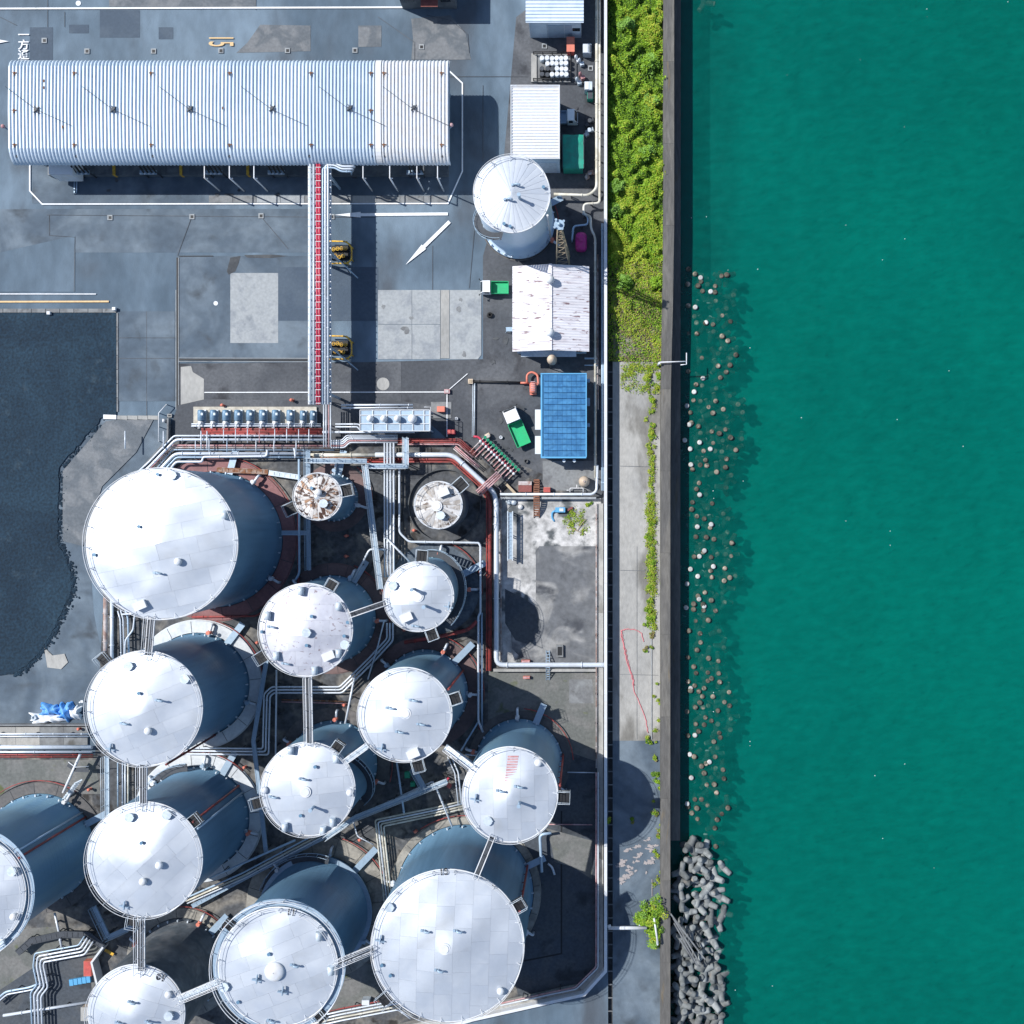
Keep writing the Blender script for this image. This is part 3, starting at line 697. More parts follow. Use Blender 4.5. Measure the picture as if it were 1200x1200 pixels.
def fitting(par, kind, x, y, z):
    b = MB()
    if kind == 'hatch':
        b.cyl((x, y, z), .42, .38, 14); b.cyl((x, y, z + .381), .50, .07, 14); b.box((x + .46, y, z + .43), (.2, .12, .08)); return b.build('manhole_hatch', 'steel_pale', par)
    if kind == 'dome':
        b.cyl((x, y, z), .30, .3, 12); b.sphere((x, y, z + .36), .42, 12, 6, .7); return b.build('vent_cap', 'steel_white', par)
    if kind == 'goose':
        b.tube(rounded([(x, y, z), (x, y, z + .55), (x + .5, y - .08, z + .55), (x + .5, y - .08, z + .3)], .2), .11, 8); b.tube([(x - .35, y + .05, z + .15), (x - .1, y, z + .15)], .07, 6)
        b.box((x - .32, y, z + .12), (.24, .24, .24)); return b.build('gooseneck_vent', 'steel_blue', par)
    if kind == 'dot':
        b.cyl((x, y, z), .14, .3, 10); b.cyl((x, y, z + .301), .19, .05, 10); return b.build('gauge_nozzle', 'shell_grey', par)
    if kind == 'post':
        b.cyl((x, y, z), .16, 1.5, 8); b.cyl((x, y, z + 1.501), .22, .12, 10); return b.build('vent_post', 'steel_blue', par)
    if kind == 'box':
        b.box((x, y, z + .28), (1.25, .8, .62), .4); b.box((x, y, z + .605), (1.35, .9, .03), .4); return b.build('foam_box', 'steel_white', par)
    if kind == 'chamber':
        b.cyl((x, y, z - .2), .30, .7, 10); b.lathe((x, y - .45, z + .45), [(.34, 0), (.34, .9)], 12, True, True, 'Y'); return b.build('foam_chamber', 'steel_pale', par)
    if kind == 'bracket':
        b.bar((x - .5, y, z + .3), (x + .5, y - .2, z + .3), .1, .35); b.bar((x, y - .4, z + .4), (x + .1, y + .5, z + .4), .1, .3); b.cyl((x, y, z), .1, .6, 6); return b.build('gauge_bracket', 'steel_blue', par)
    if kind == 'apex':
        b.cyl((x, y, z - .05), .62, .14, 20); b.cyl((x, y, z + .091), .45, .07, 20); return b.build('apex_plate', 'steel_white', par)
    if kind == 'bigdome':
        b.lathe((x, y, z - .1), [(1.02, 0), (1.02, .3), (.95, .40), (.6, .56), (.05, .62)], 28, True, False); return b.build('vent_dome', 'steel_white', par)
TANKS = {}
def tank(key, label, cx, cy, r, k, shell='shell_grey', roof=('rows', 0, 17, 36), rise=.14, roofm='white_roof', ring=None, fits=(), posts=2.3, gallery=False,
         stair=None, riser=(), platform=(), girder=None, group='storage tanks in the walled yard'):
    h = H * (1 - 1 / k); x, y = W(cx, cy, h); R = L(r, h); rs = rise * R
    e = empty('storage_tank', (x, y, 0), label, 'storage tank', group); TANKS[key] = (x, y, h, R, e)
    if ring:
        rr, rm, rh = ring
        b = MB(); b.lathe((x, y, 0), [(L(rr), .0), (L(rr), rh), (R + .25, rh + .04)], 72, False, False)
        b.lathe((x, y, 0), [(L(rr) + .12, 0), (L(rr) + .12, rh * .45), (L(rr) + .002, rh * .45)], 72, False, False)
        b.build('foundation', rm, e)
        if rh > .2:
            b = MB()
            for i in range(16):
                t = 2 * pi * i / 16 + .1; b.bar((x + cos(t) * (R + .3), y + sin(t) * (R + .3), rh + .055), (x + cos(t) * (L(rr) - .05), y + sin(t) * (L(rr) - .05), rh + .015), .05, .02)
            b.build('foundation_joint', 'concrete_dark', e)
    b = MB(); b.lathe((x, y, 0), [(R + .16, .0), (R + .16, .50), (R, .53), (R, h * .5), (R, h - .03)], 96, True, False); b.build('shell', shell, e)
    b = MB(); b.tube([(x + (R + .02) * cos(2 * pi * i / 80), y + (R + .02) * sin(2 * pi * i / 80), h - .02) for i in range(80)], .085, 6, True); b.build('rim', 'steel_white', e)
    if k > 1.05:
        m = MB()
        for i in range(28):
            t = 2 * pi * i / 28 + .03; m.box((x + (R + .14) * cos(t), y + (R + .14) * sin(t), .66 + (ring[2] if ring else 0)), (.26, .14, .26), t)
        o_ = m.build('anchor_chair', 'steel_pale', e); o_['kind'] = 'stuff'
        for t in (random.uniform(-.6, 0), random.uniform(.9, 1.6), random.uniform(2.2, 3.0)):
            zz = 1.1; P = [(x + (R + q) * cos(t), y + (R + q) * sin(t), zz) for q in (0, .9, 1.5)]; P.append((P[-1][0], P[-1][1], .2)); m = MB(); m.tube(rounded(P, .3), .16, 8); no = m.build('shell_nozzle', 'pipe_white', e)
            m = MB(); m.tube([(x + (R + q) * cos(t), y + (R + q) * sin(t), zz) for q in (.4, .75)], .26, 10); m.cyl((x + (R + .57) * cos(t), y + (R + .57) * sin(t), zz + .2), .05, .5, 6); m.lathe((x + (R + .57) * cos(t), y + (R + .57) * sin(t), zz + .7), [(.24, 0), (.24, .05)], 10); m.build('valve', random.choice(('steel_white', 'orange_red', 'steel_blue')), no)
        t = random.uniform(-.5, 1.2); q = L(ring[0]) + .35 if ring else R + .9; m = MB(); m.tube([(x + q * cos(t + u * .11), y + q * sin(t + u * .11), .3 + (ring[2] if ring else 0)) for u in range(14)], .07, 6); m.build('fire_main', 'pipe_red', e)
        t = random.uniform(.4, 1.4); m = MB(); p0_ = Vector((x + (R + .1) * cos(t), y + (R + .1) * sin(t), .9)); p1_ = Vector((x + (q + 1.2) * cos(t), y + (q + 1.2) * sin(t), .7))
        m.bar(p0_, p1_, .8, .05); m.build('foot_bridge', 'steel_blue', e)
    if girder:
        b = MB(); b.lathe((x, y, girder), [(R + .01, 0), (R + .55, .02), (R + .55, -.12)], 80, False, False); b.build('wind_girder', 'steel_blue', e)
    if roof[0] == 'rows': rf = plates_rows(e, x, y, h, R, rs, radians(roof[1]), L(roof[2], h), L(roof[3], h), roofm, 'white_roof_seam')
    else: rf = plates_pie(e, x, y, h, R, rs, roof[1], roofm, 'white_roof_seam')
    def rz(px, py):
        z = h + .3
        for _ in range(3):
            X, Y = W(px, py, z); d = min(1, sqrt((X - x) ** 2 + (Y - y) ** 2) / R); z = h + rs * (1 - d) + .03
        return X, Y, z
    for (kd, px, py) in fits: fitting(e, kd, *rz(px, py))
    n = max(12, int(2 * pi * R / posts)); b = MB(); RR = R - .02
    if gallery:
        g = MB(); g.lathe((x, y, h - .35), [(R + .06, 0), (R + .78, 0), (R + .78, -.08), (R + .06, -.08)], 80, False, False); g.build('gallery', 'steel_blue', e)
        g = MB()
        for q in (1.05, .55): g.tube([(x + (R + .76) * cos(2 * pi * i / 80), y + (R + .76) * sin(2 * pi * i / 80), h - .35 + q) for i in range(80)], .045 if q > 1 else .03, 5, True)
        for i in range(n):
            t = 2 * pi * i / n; p = (x + (R + .76) * cos(t), y + (R + .76) * sin(t)); g.bar((*p, h - .35), (*p, h + .70), .06, .06)
        g.build('gallery_rail', 'steel_white', e)
    for q in (.95, .5): b.tube([(x + RR * cos(2 * pi * i / 80), y + RR * sin(2 * pi * i / 80), h + q) for i in range(80)], .032 if q > .9 else .022, 5, True)
    for i in range(n):
        t = 2 * pi * i / n + .05; p = (x + RR * cos(t), y + RR * sin(t)); o = (x + (RR - .55) * cos(t), y + (RR - .55) * sin(t))
        b.bar((*p, h), (*p, h + .98), .055, .055); b.bar((*o, h + .1), (*p, h + .55), .04, .04)
    b.build('roof_railing', 'steel_white', e)
    if stair:
        a0, a1 = radians(stair[0]), radians(stair[1]); m = MB(); rl = MB(); N_ = 48; P = []; P2 = []
        for i in range(N_ + 1):
            t = a0 + (a1 - a0) * i / N_; zz = .4 + (h - .5) * (stair[2] if len(stair) > 2 else 1) * i / N_
            m.bar((x + (R + .08) * cos(t), y + (R + .08) * sin(t), zz), (x + (R + .95) * cos(t), y + (R + .95) * sin(t), zz), .26, .05)
            P.append((x + (R + .98) * cos(t), y + (R + .98) * sin(t), zz + 1.0)); P2.append((x + (R + .98) * cos(t), y + (R + .98) * sin(t), zz - .05))
            if i % 6 == 0: rl.bar(P2[-1], P[-1], .05, .05)
        m.build('stair_tread', 'steel_dark', e); rl.tube(P, .03, 5); rl.tube(P2, .06, 5); rl.build('stair_rail', 'steel_blue', e)
    for (a, mt) in riser:
        t = radians(a); q = (x + (R + .32) * cos(t), y + (R + .32) * sin(t)); m = MB(); m.tube([(*q, .3), (*q, h - .1)], .13, 7)
        for i in range(6): m.bar((x + R * cos(t), y + R * sin(t), 1 + (h - 2) * i / 5), (*q, 1 + (h - 2) * i / 5), .08, .08)
        m.build('riser_pipe', mt, e)
    for (a, w) in platform:
        t = radians(a); d = Vector((cos(t), sin(t), 0)); nn = Vector((-sin(t), cos(t), 0)); c = Vector((x, y, h - .2)) + d * (R + .05)
        w *= .86; m = MB(); m.bar(c, c + d * w, w, .05); m.build('platform', 'black', e)
        m = MB()
        for q in (1.0, .5):
            P = [c + nn * w / 2 + Vector((0, 0, q)), c + nn * w / 2 + d * w + Vector((0, 0, q)), c - nn * w / 2 + d * w + Vector((0, 0, q)), c - nn * w / 2 + Vector((0, 0, q))]
            m.tube(P, .03, 5)
        for p in P: m.bar((p.x, p.y, h - .2), (p.x, p.y, h + .8), .04, .04)
        m.build('platform_rail', 'steel_pale', e)
    return e
tank('A', 'largest white roofed tank, standing beside the dark gravel field on a red brown ring', 190, 637, 88.5, 1.143, roof=('rows', 12, 19, 46), rise=.175, ring=(95, 'ring_red', .25),
     fits=[('dot', 164, 617), ('dot', 112, 650), ('goose', 185, 671), ('dome', 210, 658), ('chamber', 265, 603), ('hatch', 203, 557), ('dot', 186, 556), ('box', 166, 709)])
tank('B', 'white roofed tank on a broad pale ring, next to the blue tarpaulins', 170, 830, 67, 1.138, roof=('rows', 22, 17, 44), rise=.19, ring=(75, 'ring_white', .55),
     fits=[('hatch', 152, 780), ('dot', 164, 812), ('goose', 187, 820), ('goose', 146, 847), ('dome', 175, 856), ('hatch', 218, 795), ('bracket', 131, 876)], riser=((-70, 'pipe_red'),), platform=((-230, 1.5),))
tank('C', 'white roofed tank on a pale ring, south of the tank by the tarpaulins', 170, 1007, 67, 1.138, roof=('rows', 42, 17, 44), rise=.19, ring=(75, 'ring_white', .55),
     fits=[('hatch', 153, 957), ('dot', 167, 987), ('dome', 188, 1013), ('dome', 169, 1032), ('hatch', 197, 954), ('bracket', 147, 1060)], riser=((38, 'pipe_red'), (30, 'pipe_blue')), platform=((38, 1.5), (-100, 1.4)), stair=(150, 95, .14))
tank('D', 'tank cut off by the edge of the photo with a railed gallery round its roof', -40, 1047, 70, 1.138, roof=('rows', 2, 17, 44), rise=.19, ring=(76, 'ring_grey', .3), gallery=True,
     fits=[('hatch', 16, 1020), ('dome', 18, 1073), ('hatch', 2, 1103)], riser=((34, 'pipe_red'), (40, 'pipe_blue')), shell='shell_blue')
tank('E', 'white roofed tank with a painted number on its roof, tied to the railed domed tank', 160, 1187, 56.5, 1.113, roof=('rows', -20, 16, 40), rise=.19, ring=(64, 'ring_beige', .35), gallery=False, shell='shell_dark',
     fits=[('goose', 155, 1173), ('goose', 140, 1197), ('goose', 175, 1196), ('dome', 199, 1164), ('hatch', 199, 1189)])
tank('F', 'railed white roofed tank with a large white vent dome at its peak', 326, 1133, 69.5, 1.15, roof=('rows', 21, 16.5, 33), rise=.11, ring=(84, 'ring_beige', .3), gallery=True, girder=1.6,
     fits=[('bigdome', 322, 1138), ('dot', 316, 1117), ('goose', 345, 1130), ('bracket', 302, 1146), ('chamber', 375, 1095), ('chamber', 389, 1135), ('hatch', 264, 1155), ('dot', 280, 1173), ('bracket', 332, 1160), ('goose', 318, 1195)], stair=(160, 75, .14), platform=((140, 1.3), (-50, 1.4)))
tank('G', 'large white roofed tank in the yard corner with plate seams running toward the path', 525, 1108, 89, 1.14, roof=('rows', 88, 21, 26), rise=.175, ring=(88, 'ring_beige', .3),
     fits=[('goose', 498, 1090), ('goose', 536, 1090), ('goose', 514, 1136), ('apex', 521, 1112), ('hatch', 457, 1062), ('bracket', 446, 1100), ('dome', 587, 1160), ('dot', 448, 1130), ('dot', 458, 1142)], riser=((25, 'pipe_red'),), platform=((30, 1.5), (-140, 1.6)))
tank('H', 'white roofed tank with a faded red slatted patch, closest to the sea', 598, 931, 55.5, 1.13, roof=('rows', 91, 16, 30), rise=.19, ring=(60, 'ring_grey', .2), shell='shell_blue',
     fits=[('goose', 586, 926), ('goose', 607, 921), ('post', 609, 940), ('hatch', 572, 961), ('dome', 631, 893), ('bracket', 557, 935)], riser=((10, 'pipe_red'),), platform=((-2, 1.5),))
tank('I', 'white roofed tank on a brown ring northwest of the tank nearest the sea', 475, 837, 54.5, 1.122, roof=('rows', 3, 19, 30), rise=.19, ring=(66, 'ring_brown', .2), shell='shell_blue',
     fits=[('goose', 457, 829), ('goose', 484, 820), ('goose', 493, 848), ('goose', 468, 857), ('bracket', 448, 876), ('box', 485, 882), ('apex', 475, 836)], platform=((18, 1.5), (-75, 1.5)), riser=((30, 'pipe_red'),))
tank('J', 'white roofed tank ringed by foam chambers, with a thin dark mast casting a line', 361.5, 924.5, 54.5, 1.10, roof=('rows', 4, 18, 30), rise=.175, ring=(66, 'ring_grey', .2), shell='shell_blue',
     fits=[('apex', 358, 928), ('dot', 370, 898), ('goose', 355, 912), ('goose', 320, 933), ('post', 368, 945), ('dot', 353, 955), ('chamber', 342, 878), ('chamber', 395, 888), ('dome', 311, 925), ('dome', 411, 928), ('chamber', 335, 968), ('chamber', 391, 962), ('chamber', 380, 972)], platform=((55, 1.4), (195, 1.5)), stair=(-50, 40))
tank('K', 'white roofed tank with a grimy speckled roof and boxes round its rim', 359, 738, 54, 1.105, roof=('rows', 0, 18, 30), rise=.19, roofm='speckled_roof', ring=(64, 'ring_brown', .25), shell='shell_blue',
     fits=[('hatch', 360, 741), ('chamber', 354, 692), ('chamber', 315, 721), ('goose', 318, 734), ('chamber', 398, 710), ('chamber', 325, 768), ('chamber', 398, 765), ('box', 386, 768), ('chamber', 370, 785), ('goose', 335, 777), ('dot', 308, 740), ('hatch', 405, 755), ('dot', 408, 729), ('dot', 404, 745), ('dot', 366, 722), ('dot', 360, 756)], platform=((60, 1.4), (212, 1.5)))
tank('M', 'smallest white roofed tank with smooth roof and dark stair round its shell', 491, 699, 40.5, 1.10, roof=('rows', 2, 16, 26), rise=.175, ring=(53, 'ring_slate', .15), shell='shell_blue',
     fits=[('apex', 490, 699), ('hatch', 461, 686), ('post', 485, 690), ('post', 499, 710), ('bracket', 526, 710), ('box', 477, 723), ('goose', 487, 733)], stair=(100, -40), platform=((85, 1.5), (-70, 1.4)))
tank('N', 'small tank with a badly rusted white roof beside the walkway', 373, 582, 27.5, 1.066, roof=('pie', 24), rise=.2, roofm='rust_roof', ring=(41, 'ring_brown', .1), shell='shell_blue',
     fits=[('dome', 374, 577), ('dot', 366, 572), ('hatch', 380, 590)], platform=((12, 1.6), (205, 1.6)), posts=3.5)
tank('O', 'small tank with a stained grey roof standing in a round dark pit', 514, 592, 27.5, 1.045, roof=('pie', 24), rise=.2, roofm='stained_roof', ring=(42, 'ring_slate', .06), shell='shell_dark',
     fits=[('apex', 512, 593), ('hatch', 517, 604), ('box', 520, 577)], platform=((42, 1.7),), posts=3.5)
tank('P', 'lone white tank standing outside the yard wall near the truck canopy', 600, 228, 44.5, 1.10, roof=('pie', 30), rise=.12, ring=(43, 'ring_grey', .12), shell='shell_white',
     fits=[('goose', 604, 217), ('goose', 595, 234), ('post', 609, 233), ('dot', 637, 220), ('dot', 591, 263), ('dot', 598, 266)], stair=(165, 255), riser=((-30, 'steel_white'),), posts=3.0)
# kerb ring round the pit of the stained tank
x, y, h, R, e = TANKS['O']
b = MB(); b.lathe((x, y, 0), [(L(41.5), 0), (L(41.5), .55), (L(42.6), .55), (L(42.6), 0)], 72, False, False); b.build('pit_kerb', 'concrete_dark', e)
# writing and the faded slats on roofs
def roof_text(key, s, px, py, size, rz):
    x, y, h, R, e = TANKS[key]; text('roof_number', s, px, py, size, 'black', rz, h + .32, e)
roof_text('E', '10', 188.5, 1145, 1.05, pi - .3); roof_text('G', '15', 520, 1022, 1.0, 0.1); roof_text('F', '11', 341, 1069.5, 1.0, -.15)
x, y, h, R, e = TANKS['H']
for i in range(12):
    b = MB(); q0 = W3(601.5 - i * .35, 886 + i * 3.0, h); d = sqrt((q0[0] - x) ** 2 + (q0[1] - y) ** 2); q = (q0[0], q0[1], h + .15 * R * (1 - d / R) + .10)
    b.box(q, (1.15, .19, .05)); b.build('faded_slat', 'pipe_pink', e)
# ------------------------------------------------------------------ boundary wall, bund walls
def wall(label, pts, z, wpx, mt, name='boundary_wall', cat='wall', seg=60, group=None, z0=-.3):
    x, y = W(*pts[0], 0); e = empty(name, (x, y, 0), label, cat, group)
    A = offset(pts, -wpx / 2); B = offset(pts, wpx / 2)
    for i in range(len(pts) - 1):
        ln = sqrt((pts[i + 1][0] - pts[i][0]) ** 2 + (pts[i + 1][1] - pts[i][1]) ** 2); n = max(1, int(ln / seg))
        for j in range(n):
            t0, t1 = j / n + .04 / ln, (j + 1) / n - .04 / ln
            q = [W(A[i][0] + (A[i + 1][0] - A[i][0]) * t, A[i][1] + (A[i + 1][1] - A[i][1]) * t, z) for t in (t0, t1)] + [W(B[i][0] + (B[i + 1][0] - B[i][0]) * t, B[i][1] + (B[i + 1][1] - B[i][1]) * t, z) for t in (t1, t0)]
            MB().prism(q, z0, z + random.uniform(-.006, .006)).build('wall_panel', mt, e)
    return e
wall('long pale boundary wall between the tank yard and the seaside path', [(709.7, -420), (709.7, 1138.5), (684.5, 1166), (560, 1194), (380, 1236)], 2.0, 3.4, 'steel_white', seg=64)
wall('cream stepped ledge on the yard side of the boundary wall', [(703.4, 590), (703.4, 1135), (681, 1159.5), (560, 1186.5), (392, 1224)], 1.05, 7.0, 'concrete_path', name='wall_ledge', seg=32)
wall('low concrete bund wall along the south side of the enclosure', [(578, 785.6), (699, 785.6)], .9, 3.2, 'concrete_path', name='bund_wall', seg=40)
wall('low concrete bund wall along the north side of the enclosure', [(586, 583.6), (698.5, 583.6)], 1.0, 2.6, 'concrete_pale', name='bund_wall', seg=40)
wall('thin white bent wall beside the small red cabinet', [(120.5, 1110), (107, 1128), (113.5, 1154)], 1.6, 2.2, 'steel_white', name='bund_wall', seg=60)
wall('pale concrete kerb wall under the pipes west of the tarpaulin tank', [(-120, 850), (103, 850)], .9, 1.6, 'concrete_grey', name='bund_wall', seg=45)
wall('diagonal concrete kerb wall rising to the corner of the pump apron', [(126, 590), (166, 549), (196, 515), (196.5, 490)], .8, 2.0, 'concrete_grey', name='bund_wall', seg=30)
e = empty('pipe_trench', W3(50, 862, 0), None, None); e['kind'] = 'structure'
for i in range(8):
    MB().prism([W(-120 + i * 28, 851.5), W(-92.3 + i * 28, 851.5), W(-92.3 + i * 28, 874), W(-120 + i * 28, 874)], .002, .25 + random.uniform(0, .015)).build('slab', 'concrete_path' if i < 6 else 'concrete_grey', e)

# ------------------------------------------------------------------ corrugated sheets and sheds
def corr(x0, x1, y0, y1, zf, pitch, amp, axis, thick=.04, seg2=2, ys=None):
    """a closed corrugated sheet over world rectangle; axis = the way across the ribs; zf(x, y) = base height"""
    m = MB(); prof = ((0, 0), (.22, 0), (.35, 1), (.66, 1), (.79, 0))
    U = []; lo, hi = (x0, x1) if axis == 'X' else (y0, y1)
    n = max(1, round((hi - lo) / pitch)); p = (hi - lo) / n
    for i in range(n):
        for (t, a) in prof: U.append((lo + (i + t) * p, a * amp))
    U.append((hi, 0))
    a0, a1 = (y0, y1) if axis == 'X' else (x0, x1)
    V = ys if ys else [a0 + (a1 - a0) * j / seg2 for j in range(seg2 + 1)]
    vs = []
    for v in V:
        for (u, a) in U:
            x, y = (u, v) if axis == 'X' else (v, u); vs.append((x, y, zf(x, y) + a))
    k = len(U); fs = []
    for j in range(len(V) - 1):
        for i in range(k - 1):
            q = (j * k + i, j * k + i + 1, j * k + k + i + 1, j * k + k + i); fs.append(q if axis == 'X' else q[::-1])
    m.add(vs, fs)
    bx = [(x0, y0), (x1, y0), (x1, y1), (x0, y1)]
    return m
def poly_box(m, pts, z0, z1): m.prism(pts, z0, z1)

# truck canopy
zc = 6.5
cx0, cx1 = W(10, 0, zc)[0], W(526.5, 0, zc)[0]; cyN, cyS = W(0, 70.5, 5.7)[1], W(0, 192.5, 5.6)[1]
e = empty('truck_canopy', ((cx0 + cx1) / 2, (cyN + cyS) / 2, 0), 'long white corrugated canopy roof over the truck loading bays', 'canopy')
def czf(x, y):
    d = min(y - cyS, cyN - y); t = max(0, 1 - d / (1.9 if y < (cyS + cyN) / 2 else 1.2))
    mid = 1 - abs((y - (cyN + cyS) / 2) / ((cyN - cyS) / 2))
    return zc + .12 * mid - 1.35 * (1 - sqrt(max(0, 1 - t * t)))
ysamp = [cyS, cyS + .02, cyS + .08, cyS + .2, cyS + .4, cyS + .7, cyS + 1.1, cyS + 1.5, cyS + 4, (cyN + cyS) / 2, cyN - 4, cyN - 1.5, cyN - 1.1, cyN - .7, cyN - .4, cyN - .2, cyN - .08, cyN - .02, cyN]
bays = [10, 88, 178, 268, 362, 440.5]
pit = (cx1 - cx0) / 123
for a, c in zip(bays, bays[1:]):
    corr(W(a, 0, zc)[0], W(c, 0, zc)[0] - .004, cyS, cyN, czf, pit, .21, 'X', ys=ysamp).build('roof_sheet', 'canopy_roof', e)
corr(W(446.5, 0, zc)[0], cx1, cyS, cyN, lambda x, y: czf(x, y) + .02, pit, .19, 'X', ys=ysamp).build('roof_sheet', 'steel_white', e)
m = MB(); xa, xb = W(440.2, 0, zc)[0], W(446.8, 0, zc)[0]
vs = []
for yy in ysamp: vs += [(xa, yy, czf(0, yy) + .23), (xb, yy, czf(0, yy) + .23)]
m.add(vs, [(2 * i, 2 * i + 1, 2 * i + 3, 2 * i + 2) for i in range(len(ysamp) - 1)], False); m.build('joint_strip', 'steel_white', e)
m = MB()
for x in (cx0 + .05, cx1 - .05): m.box((x, (cyN + cyS) / 2, zc - .45), (.08, cyN - cyS - 2.2, .35))
for y in (cyN - .5, cyS + .5): m.box(((cx0 + cx1) / 2, y, zc - 1.0), (cx1 - cx0 - .4, .12, .3))
m.build('eave_beam', 'steel_blue', e)
m = MB()
for px in (18, 88, 178, 268, 362, 435, 450, 518):
    x = W(px, 0, zc)[0]
    m.box((x, (cyN + cyS) / 2, zc - .42), (.2, cyN - cyS - 1.2, .4))
    m2 = MB()
    for y in (cyN - 1.9, cyS + 1.9): m2.box((x, y, (zc - .7) / 2), (.3, .3, zc - .7))
    m2.build('column', 'steel_blue', e)
m.build('rafter', 'steel_dark', e)
for px in (18, 88, 178, 270, 365, 435, 450.5, 518):
    for py in ((86, 170) if px not in (18, 435) else (86, 130, 170)):
        x, y = W(px, py, zc + .15); z = czf(x, y) + .21
        m = MB(); m.box((x, y, z + .05), (.5, .12, .1)); m.bar((x - .05, y - .3, z + .08), (x - .05, y + .12, z + .08), .1, .12); m.build('roof_bracket', 'rust', e)
for i, px in enumerate((43, 133, 223, 319, 410, 485)):
    x, y = W(px, 129 - i * .5, zc + .3); z = czf(x, y) + .21
    m = MB(); m.box((x, y, z + .12), (.45, .3, .24), .6); m.bar((x - .3, y - .35, z + .1), (x + .35, y + .3, z + .1), .1, .2); m.bar((x + .3, y - .4, z + .1), (x - .2, y + .4, z + .1), .08, .2); m.build('cable_clamp', 'steel_dark', e)
    P = []
    for (dx, dy, dz) in ((-36, -27, .5), (-16, -12, .30), (0, 0, .4), (20, 9, .3), (42, 19, .26)):
        q = W(px + dx, 129 + dy, zc + .3); P.append((*q, czf(*q) + .24 + dz * .3))
    m = MB(); m.tube(rounded(P, .8), .028, 4); m.build('stay_wire', 'steel_dark', e)
m = MB()
for (px, py) in ((53, 96), (53, 104), (262, 128), (75, 150)):
    x, y = W(px, py, zc); m.box((x, y, czf(x, y) + .24), (.16, .3, .06))
m.build('roof_patch', 'rust', e)
for (px, py, l) in ((3.5, 148, 'pink ball lamp on a bracket beyond the west end of the canopy'), (529, 146.5, 'pink ball lamp on a bracket beyond the east end of the canopy')):
    x, y = W(px, py, 6.3); sg = 1 if px < 100 else -1
    e2 = empty('bracket_lamp', (x, y, 6.3), l, 'lamp'); MB().sphere((x, y, 6.3), .24).build('globe', 'pipe_pink', e2)
    m = MB(); m.tube([(x, y, 6.1), (x + sg * .4, y - .25, 5.7), (x + sg * 1.2, y - .35, 5.7)], .10, 6); m.build('bracket', 'steel_blue', e2)
# things under the canopy's south edge
e = empty('loading_arm', (0, 0, 0), '', 'loading arm', 'loading arms along the canopy edge')
m = MB()
for i in range(4): m.tube(rounded([(-.9 + i * .45, .9, 4.6), (-.5 + i * .45, .1, 4.2), (-.3 + i * .5, -.7, 2.6)], .3), .10, 6)
m.build('hose', 'black', e)
m = MB(); m.box((.1, -.55, 2.2), (2.0, .5, .12)); m.box((-.6, -.6, 2.4), (.3, .35, .35)); m.box((.2, -.6, 2.4), (.3, .35, .35)); m.box((.8, -.6, 2.4), (.3, .35, .35)); m.build('valve_block', 'steel_blue', e)
m = MB()
for i in range(4): m.lathe((-.7 + i * .5, -.78, 2.50), [(.13, 0), (.13, .05)], 8)
m.build('coupling', 'steel_white', e)
m = MB()
for x in (-.8, .9): m.box((x, -.5, 1.05), (.14, .14, 2.1))
m.build('stand', 'steel_dark', e)
arml = ['loading arm between the white trailer and the first yellow post', 'loading arm under the canopy beside the second yellow post', 'loading arm beside the westernmost tall white post', 'loading arm just west of the pipe bridge head', 'loading arm beneath the east bay of the canopy']
for i, px in enumerate((93, 172, 249, 322, 485)):
    o = e if i == 0 else copy_tree(e)
    x, y = W(px, 196, 2.4); o.location = (x, y, 0); o['label'] = arml[i]
for i, px in enumerate((244, 273, 301.5, 428, 459, 490.5, 514.5)):
    x, y = W(px, 203, 4.0)
    e = empty('drip_post', (x, y, 0), ['white gantry post at the west end of its row of three', 'white gantry post in the middle of the western three', 'white gantry post at the east end of the western three', 'white gantry post nearest the pipe bridge head', 'white gantry post second from the pipe bridge head', 'white gantry post third from the pipe bridge head', 'white gantry post under the east tip of the canopy'][i], 'post', 'white gantry posts under the canopy edge')
    m = MB(); m.bar((x, y + 1.3, 5.2), (x, y - .9, 5.2), .10, .1); m.tube([(x, y - .9, 0), (x, y - .9, 5.2)], .09, 6); m.bar((x, y - .9, 4.9), (x + .3, y - .9, 4.9), .1, .1); m.build('post_frame', 'steel_white', e)
for i, px in enumerate((133, 211.5, 290)):
    x, y = W(px, 199, 1)
    m = MB(); m.box((x, y, .5), (.28, 1.2, 1.0)); o = m.build('guard_post', 'yellow'); tag(o, ['yellow guard post nearest the white trailer under the canopy', 'yellow guard post in the middle of the three under the canopy', 'yellow guard post nearest the pipe bridge under the canopy'][i], 'post', 'yellow guard posts')
m = MB(); x, y = W(260, 204.5, .6)
e = empty('platform_edge', (x, y, 0), 'long low loading platform running beneath the south edge of the canopy', 'platform')
for i in range(17):
    a, c = W(56 + i * 27.6, 0, .8)[0], W(56 + i * 27.6 + 27.4, 0, .8)[0]; yN, yS = W(0, 150, .8)[1], W(0, 205, .8)[1]
    MB().prism([(a, yS), (c, yS), (c, yN), (a, yN)], .02, .8).build('platform_slab', 'shell_dark', e)
e = empty('box_trailer', W3(71, 190, 0), 'white box trailer parked half under the west end of the canopy', 'trailer')
z = 3.4; p = [W(57, 180, z), W(85, 180, z), W(85, 204, z), W(57, 204, z)]
x0, x1, y1, y0 = p[0][0], p[1][0], p[0][1], p[2][1]
MB().box(((x0 + x1) / 2, (y0 + y1) / 2, 2.1), (x1 - x0, y1 - y0, 2.6)).build('body', 'truck_white', e)
m = MB(); m.box(((x0 + x1) / 2, y0 - .04, 2.1), (x1 - x0 - .2, .05, 2.4)); m.build('door', 'steel_white', e)
m = MB()
